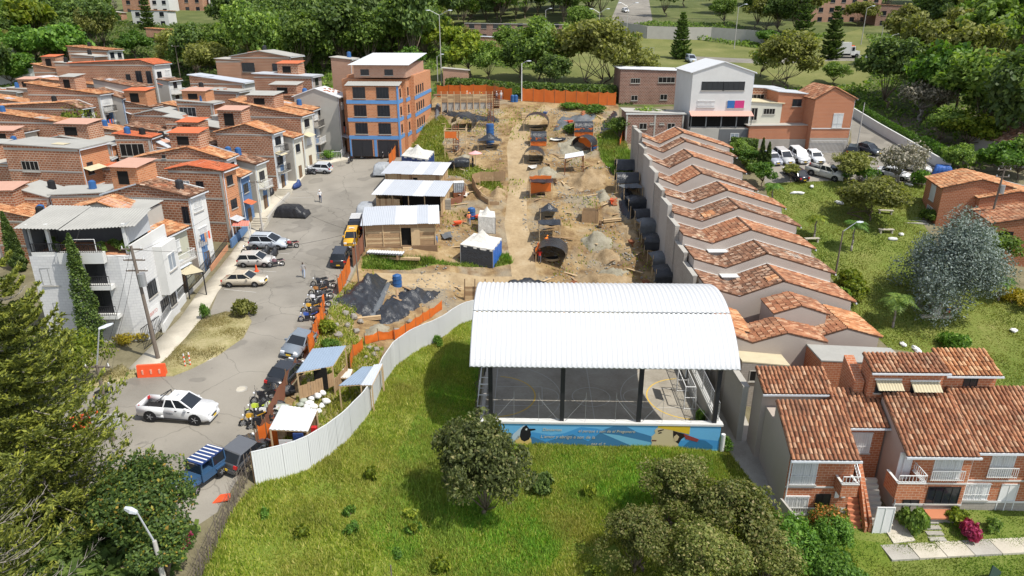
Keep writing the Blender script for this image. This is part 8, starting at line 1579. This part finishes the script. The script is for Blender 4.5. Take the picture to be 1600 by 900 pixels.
columnar(166,494,9.8,.95,'tall dark cypress against the white corner building',xy=(-34.2,51.2));columnar(27,420,6.4,.7,'thin cypress at the left edge, the left of a pair');columnar(35,424,5.0,.6,'shorter thin cypress, the right of the edge pair');columnar(1187,268,4.8,.5,'slim garden cypress, left of the pair behind the row');columnar(1197,270,4.4,.5,'slim garden cypress, right of the pair behind the row')
for q in((380,497,1.0,1.6,'leaf_olive','round olive bush on the tip of the traffic island'),(845,768,.85,1.3,'leaf_dark','small dark bush in the grass beside the field tree'),(1497,550,1.5,1.9,'leaf_fresh','round clipped green bush on the lower park lawn'),(1592,476,1.6,1.6,'leaf_yellow','bright yellow bush on the park lawn at the edge'),(1428,832,.75,1.6,'leaf_mid','clipped egg shaped bush in the front garden'),(1410,818,.55,1.1,'leaf_mid','small bush beside the pebbled path'),(1513,838,.75,1.0,'leaf_magenta','magenta bush by the garden partition'),(1494,818,.7,.9,'leaf_lime','lime green bush in the front garden'),(1553,828,.6,.7,'leaf_mid','low bush on the side lawn'),(208,533,1.1,.9,'leaf_yellow','yellow flowering bush at the corner building gate'),(322,500,.5,1.5,'leaf_fresh','thin sapling on the traffic island'),(515,250,1.6,1.4,'leaf_fresh','flowering bush inside the white picket fence'),(1440,292,1.7,2.3,'leaf_fresh','clipped flat topped shrub by the white cars'),(1450,345,1.2,1.3,'leaf_mid','bush at the head of the park steps'),(1325,450,1.4,1.8,'leaf_lime','yellow green bush behind the row porch'),(1300,480,1.6,2.0,'leaf_mid','dark bush behind the lowest porch'),(268,862,1.0,.8,'leaf_magenta','dark red bush at the foot of the wire fence'),(1128,700,.6,1.0,'leaf_fresh','weed bush at the court corner pipe'),(1095,668,.5,1.6,'leaf_fresh','thin plant growing on the painted wall top'),(1072,440,1.3,1.2,'leaf_fresh','weeds at the foot of the grey wall by the court'),(895,208,1.5,1.4,'leaf_mid','green bush beside the dark roofed shelter'),(890,172,2.5,1.2,'leaf_fresh','tall weeds below the back fence'),(925,174,2.5,1.2,'leaf_fresh','weeds below the right end of the back fence'),(510,520,.9,1.0,'leaf_lime','leafy weed clump beside the torn orange mesh'),(512,545,.8,.8,'leaf_fresh','weed clump behind the grey sedan'),(682,540,.5,1.0,'leaf_fresh','lone plant at the foot of the white fence'),(280,395,.7,.8,'leaf_mid','pot plants in the barred yard'),(372,345,.7,.9,'leaf_mid','yard plants beside the salmon awning'),(50,232,2.2,2.2,'leaf_mid','bush growing behind the tall brick house'),(1175,265,1.6,1.5,'leaf_mid','garden bush above the wavy roofed row'),(255,170,1.4,2.0,'leaf_dark','dark bush by the blue alley'),(1085,790,.9,1.2,'leaf_fresh','green undergrowth beneath the brown trees')):shrub(*q)
shrub(134,232,4.2,6.2,'leaf_lime','broad yellow green tree crown among the upper roofs',.2,'tree',60,110,None,'yellow_tree')
for i in range(26):
 x,y=rnd.uniform(-15,14),rnd.uniform(29,43);
 if-4<x<2.5 and 34<y<40:continue
 shrub(0,0,rnd.uniform(.3,.6),rnd.uniform(.4,.8),'leaf_fresh' if i%2 else 'leaf_lime','leafy weed tuft among the tall field grass',.1,'weed',10,40,'weed tufts in the field','weed_tuft',(x,y))
 # background woods
BG=[('olive',925,138,17,'largest olive green tree behind the back fence',.95),('olive',990,128,9,'olive tree at the right side of the largest one',.9),('broad',842,128,12,'dark spreading tree with yellow blossom by the white lamp',.95),('lime',735,122,9,'bright lime tree below the long hall',1.0),('broad',762,126,8,'green tree right of the bright lime one',.9),('lime',690,92,9,'yellow leaved tree beside the double lamp',1.0),('lime',655,88,9,'lime tree above the apartment penthouse',1.1),('olive',722,88,9,'grey green tree before the long hall',.9),('broad',790,96,8,'tree hiding the right end of the annex',.9),('dense',600,92,12,'dark tree above the apartment roof',1.0),('broad',560,80,11,'green tree above the slim tower',1.0),('dense',520,66,12,'dark tree high in the central wood',1.1),
 ('broad',708,122,7,'green tree at the left end of the formwork hedge',.9),('dense',862,146,8,'dark tree low behind the orange back fence',.8),('dense',812,122,8,'dark tree beside the white lamp post',.8),('olive',1030,146,6,'olive tree behind the pale roofed brown building',.8),('broad',1190,120,7,'tree behind the white gabled building',.8),('olive',1228,138,13,'wide olive tree behind the tiled brick house',.95),('broad',1302,132,5.5,'small tree between olive tree and forest',.8),('dense',1385,168,11,'dark tree at the forest corner by the hedge',1.0),('airy',1430,160,12,'tall airy tree second from the forest corner',1.1),('airy',1485,150,12,'tall airy tree in the right forest',1.2),('eucalypt',1530,140,12,'high sunlit tree in the right forest',1.0),('eucalypt',1580,150,12,'high tree at the right frame edge',1.0),('grey',1440,190,9,'bare grey tree before the forest',1.0),('lime',1510,238,8,'light green tree left of the grey house',.8),('broad',1470,228,7,'green tree behind the hedge end',.8),('broad',1550,210,9,'tree behind the grey house',1.0),('dense',1600,215,10,'dark tree behind the grey house at the edge',1.0),('airy',1400,105,10,'tree at the road bend under the lamp arm',1.1),
 ('olive',1340,40,10,'olive tree beside the long bare brick building',.9),('dense',1215,52,10,'dark tree left of the conifer group',1.0),('dense',1180,44,10,'dark tree above the upper wall',1.0),('broad',1130,40,9,'green tree above the upper wall middle',.9),('fresh',1195,72,6,'light bush tree at the end of the upper wall',.7),('dense',1040,26,10,'dark tree right of the hill road',1.0),('dense',940,26,11,'dark tree left of the hill road',1.0),('dense',890,30,12,'dark tree behind the long hall right end',1.1),('broad',905,58,9,'tree beside the hall corner',.9),('fresh',1008,108,3.2,'small bare round bush tree on the rear lawn',.8),
 ('fresh',212,92,8,'round bright green tree above the white balcony house',.9),('olive',300,112,14,'wide olive tree behind the balcony house',.9),('olive',270,106,9,'olive tree left of the wide one',.8),('olive',345,100,9,'olive tree right of the wide one',.9),('dense',400,84,14,'very dark tree above the hilltop house',1.2),('dense',455,78,13,'dark tree behind the hilltop house',1.1),('dense',365,70,12,'dark tree above the wide olive tree',1.1),('dense',165,76,12,'dark tree above the stepped tower',1.0),('dense',130,72,12,'dark tree left of the stepped tower',1.0),('lime',108,36,12,'lime crown high on the left hill',1.0),('broad',60,98,8,'tree right of the shaggy palm',.9),('broad',90,110,8,'tree above the white workshop',.9),('fresh',40,130,9,'tree in front of the white workshop',.8),('fresh',20,134,7,'tree at the left edge before the workshop',.8),('grey',158,30,10,'grey bare tree on the left hill',.9)]
for q in BG:tree(q[0],q[1],q[2],q[3],q[4],None,q[5])
for q in((1062,92,10.5,2.3,'solitary dark conifer on the rear lawn'),(1297,92,12,3.0,'dark conifer left of the box truck'),(1252,70,13,3.4,'tall conifer at the top beside the lamp'),(233,46,13,2.4,'tall thin conifer before the hillside apartments')):p=on(q[0],q[1]);conifer(p.x,p.y,q[2],q[3],q[4],'leaf_dark',20,.32,seed=q[0],z=p.z,droop=.2,rise=.1,nd=7)
VIEWS=[(186,352,21,18),(255,265,66,50),(712,880,63,58),(955,1022,-40,46),(1288,1415,38,34),(1075,1370,99,94)];WORD=dict(dense='dark ',broad='mid green ',olive='olive green ',airy='thin crowned ',lime='yellow green ',eucalypt='lofty ',fresh='bright green ')
KN=['dense','broad','dense','olive','broad','airy','lime']
def wood(n,x0,x1,y0,y1,group,label,kinds,avoid=()):
 pl=[];tries=0
 while len(pl)<n and tries<4000:
  tries+=1;x,y=rnd.uniform(x0,x1),rnd.uniform(y0,y1)
  if any((x-a)**2+(y-b)**2<36 for a,b in pl)or any(a<=x<=b and c<=y<=d for a,b,c,d in avoid):continue
  k=rnd.choice(kinds);s=rnd.uniform(9,14)/2/K[k][0];sz=s*rnd.uniform(.9,1.3);u,v,m=proj((x,y,gz(x,y)));ht=K[k][1]*sz*m;hw=K[k][0]*s*m
  if any(u+hw>a and u-hw<b and v>c and v-ht<d for a,b,c,d in VIEWS):continue
  pl.append((x,y));put_tree('wood_tree',kproto(k,rnd.randrange(3)),WORD[k]+('tall ' if sz>s*1.1 else '')+label,x,y,s=s,sz=sz,group=group)
ROADC=(34,62,205,300)
wood(66,-150,-14,196,268,'trees of the wood above the left houses','leafy tree in the dense wood above the left houses',KN,[(-112,-66,170,215)]);wood(30,-75,-8,158,196,'trees of the wood behind the orange block','leafy tree in the wood between orange block and hilltop',['dense','broad','dense','olive'])
wood(26,-14,34,232,290,'trees of the wood behind the long hall','tree in the wood behind the long hall',['dense','dense','broad'],[ROADC]);wood(30,62,190,215,290,'trees of the wood above the upper wall','tree in the wood above the upper road wall',['dense','broad','olive'],[(92,140,190,250)]);wood(52,78,170,122,212,'tall trees of the right forest','tree in the forest beyond the parking lot',['airy','eucalypt','airy','olive','dense'],[(70,96,150,180)]);wood(14,-165,-112,150,200,'trees among the far left sheds','tree among the far left sheds',['dense','broad','fresh'])
wood(34,-165,165,285,345,'trees along the hilltop','tree along the distant hilltop',['dense','broad','olive','dense']);wood(9,74,100,96,124,'trees around the grey house','bushy tree around the grey house by the hedge',['broad','dense','fresh']);wood(7,64,90,50,66,'trees past the right gardens','garden tree past the brick houses',['broad','fresh']);pass
# ground cover of the woods
def cover(name,label,n,x0,x1,y0,y1,seed,leaf,avoid):
 g=np.random.RandomState(seed);x=g.uniform(x0,x1,n);y=g.uniform(y0,y1,n);k=np.ones(n,bool)
 for z in avoid:k&=~inpoly(x,y,ZP[z])
 x,y=x[k],y[k];C=np.stack([x,y,T(x,y)+g.uniform(0,1.3,len(x))*vnoise(x,y,4,seed)],1);V=leaves(C,.38,g,.9);setp(link(name,npmesh(name,V,np.arange(len(V)).reshape(-1,4),leaf)),label,kind='stuff')
hedge('dark scrubby hedge standing behind the right orange back fence',((815,152),(850,154),(900,156),(962,158)),3.0,2.6,'leaf_dark',9000,size=.3);hedge('dark scrubby hedge behind the formwork crew',((700,142),(740,143),(800,150)),3.0,2.2,'leaf_dark',7000,size=.3)
AV=('rear_lawn','upper_road','hill_road','parking_lot','park_lawn','building_site');cover('undergrowth','tangled undergrowth below the right forest',26000,60,150,100,210,31,'leaf_mid',AV);cover('undergrowth','tangled undergrowth below the rear woods',52000,-70,70,131,235,32,'leaf_mid',AV);cover('undergrowth','tangled undergrowth on the left hill',26000,-160,-60,160,250,33,'leaf_dark',AV);cover('back_scrub','dark scrub behind the orange back fence',16000,-12,22,129.3,140,34,'leaf_dark',('building_site',));cover('near_undergrowth','shrubby undergrowth at the near left corner',9000,-36,-17,14,31,35,'leaf_dark',('street','field'))
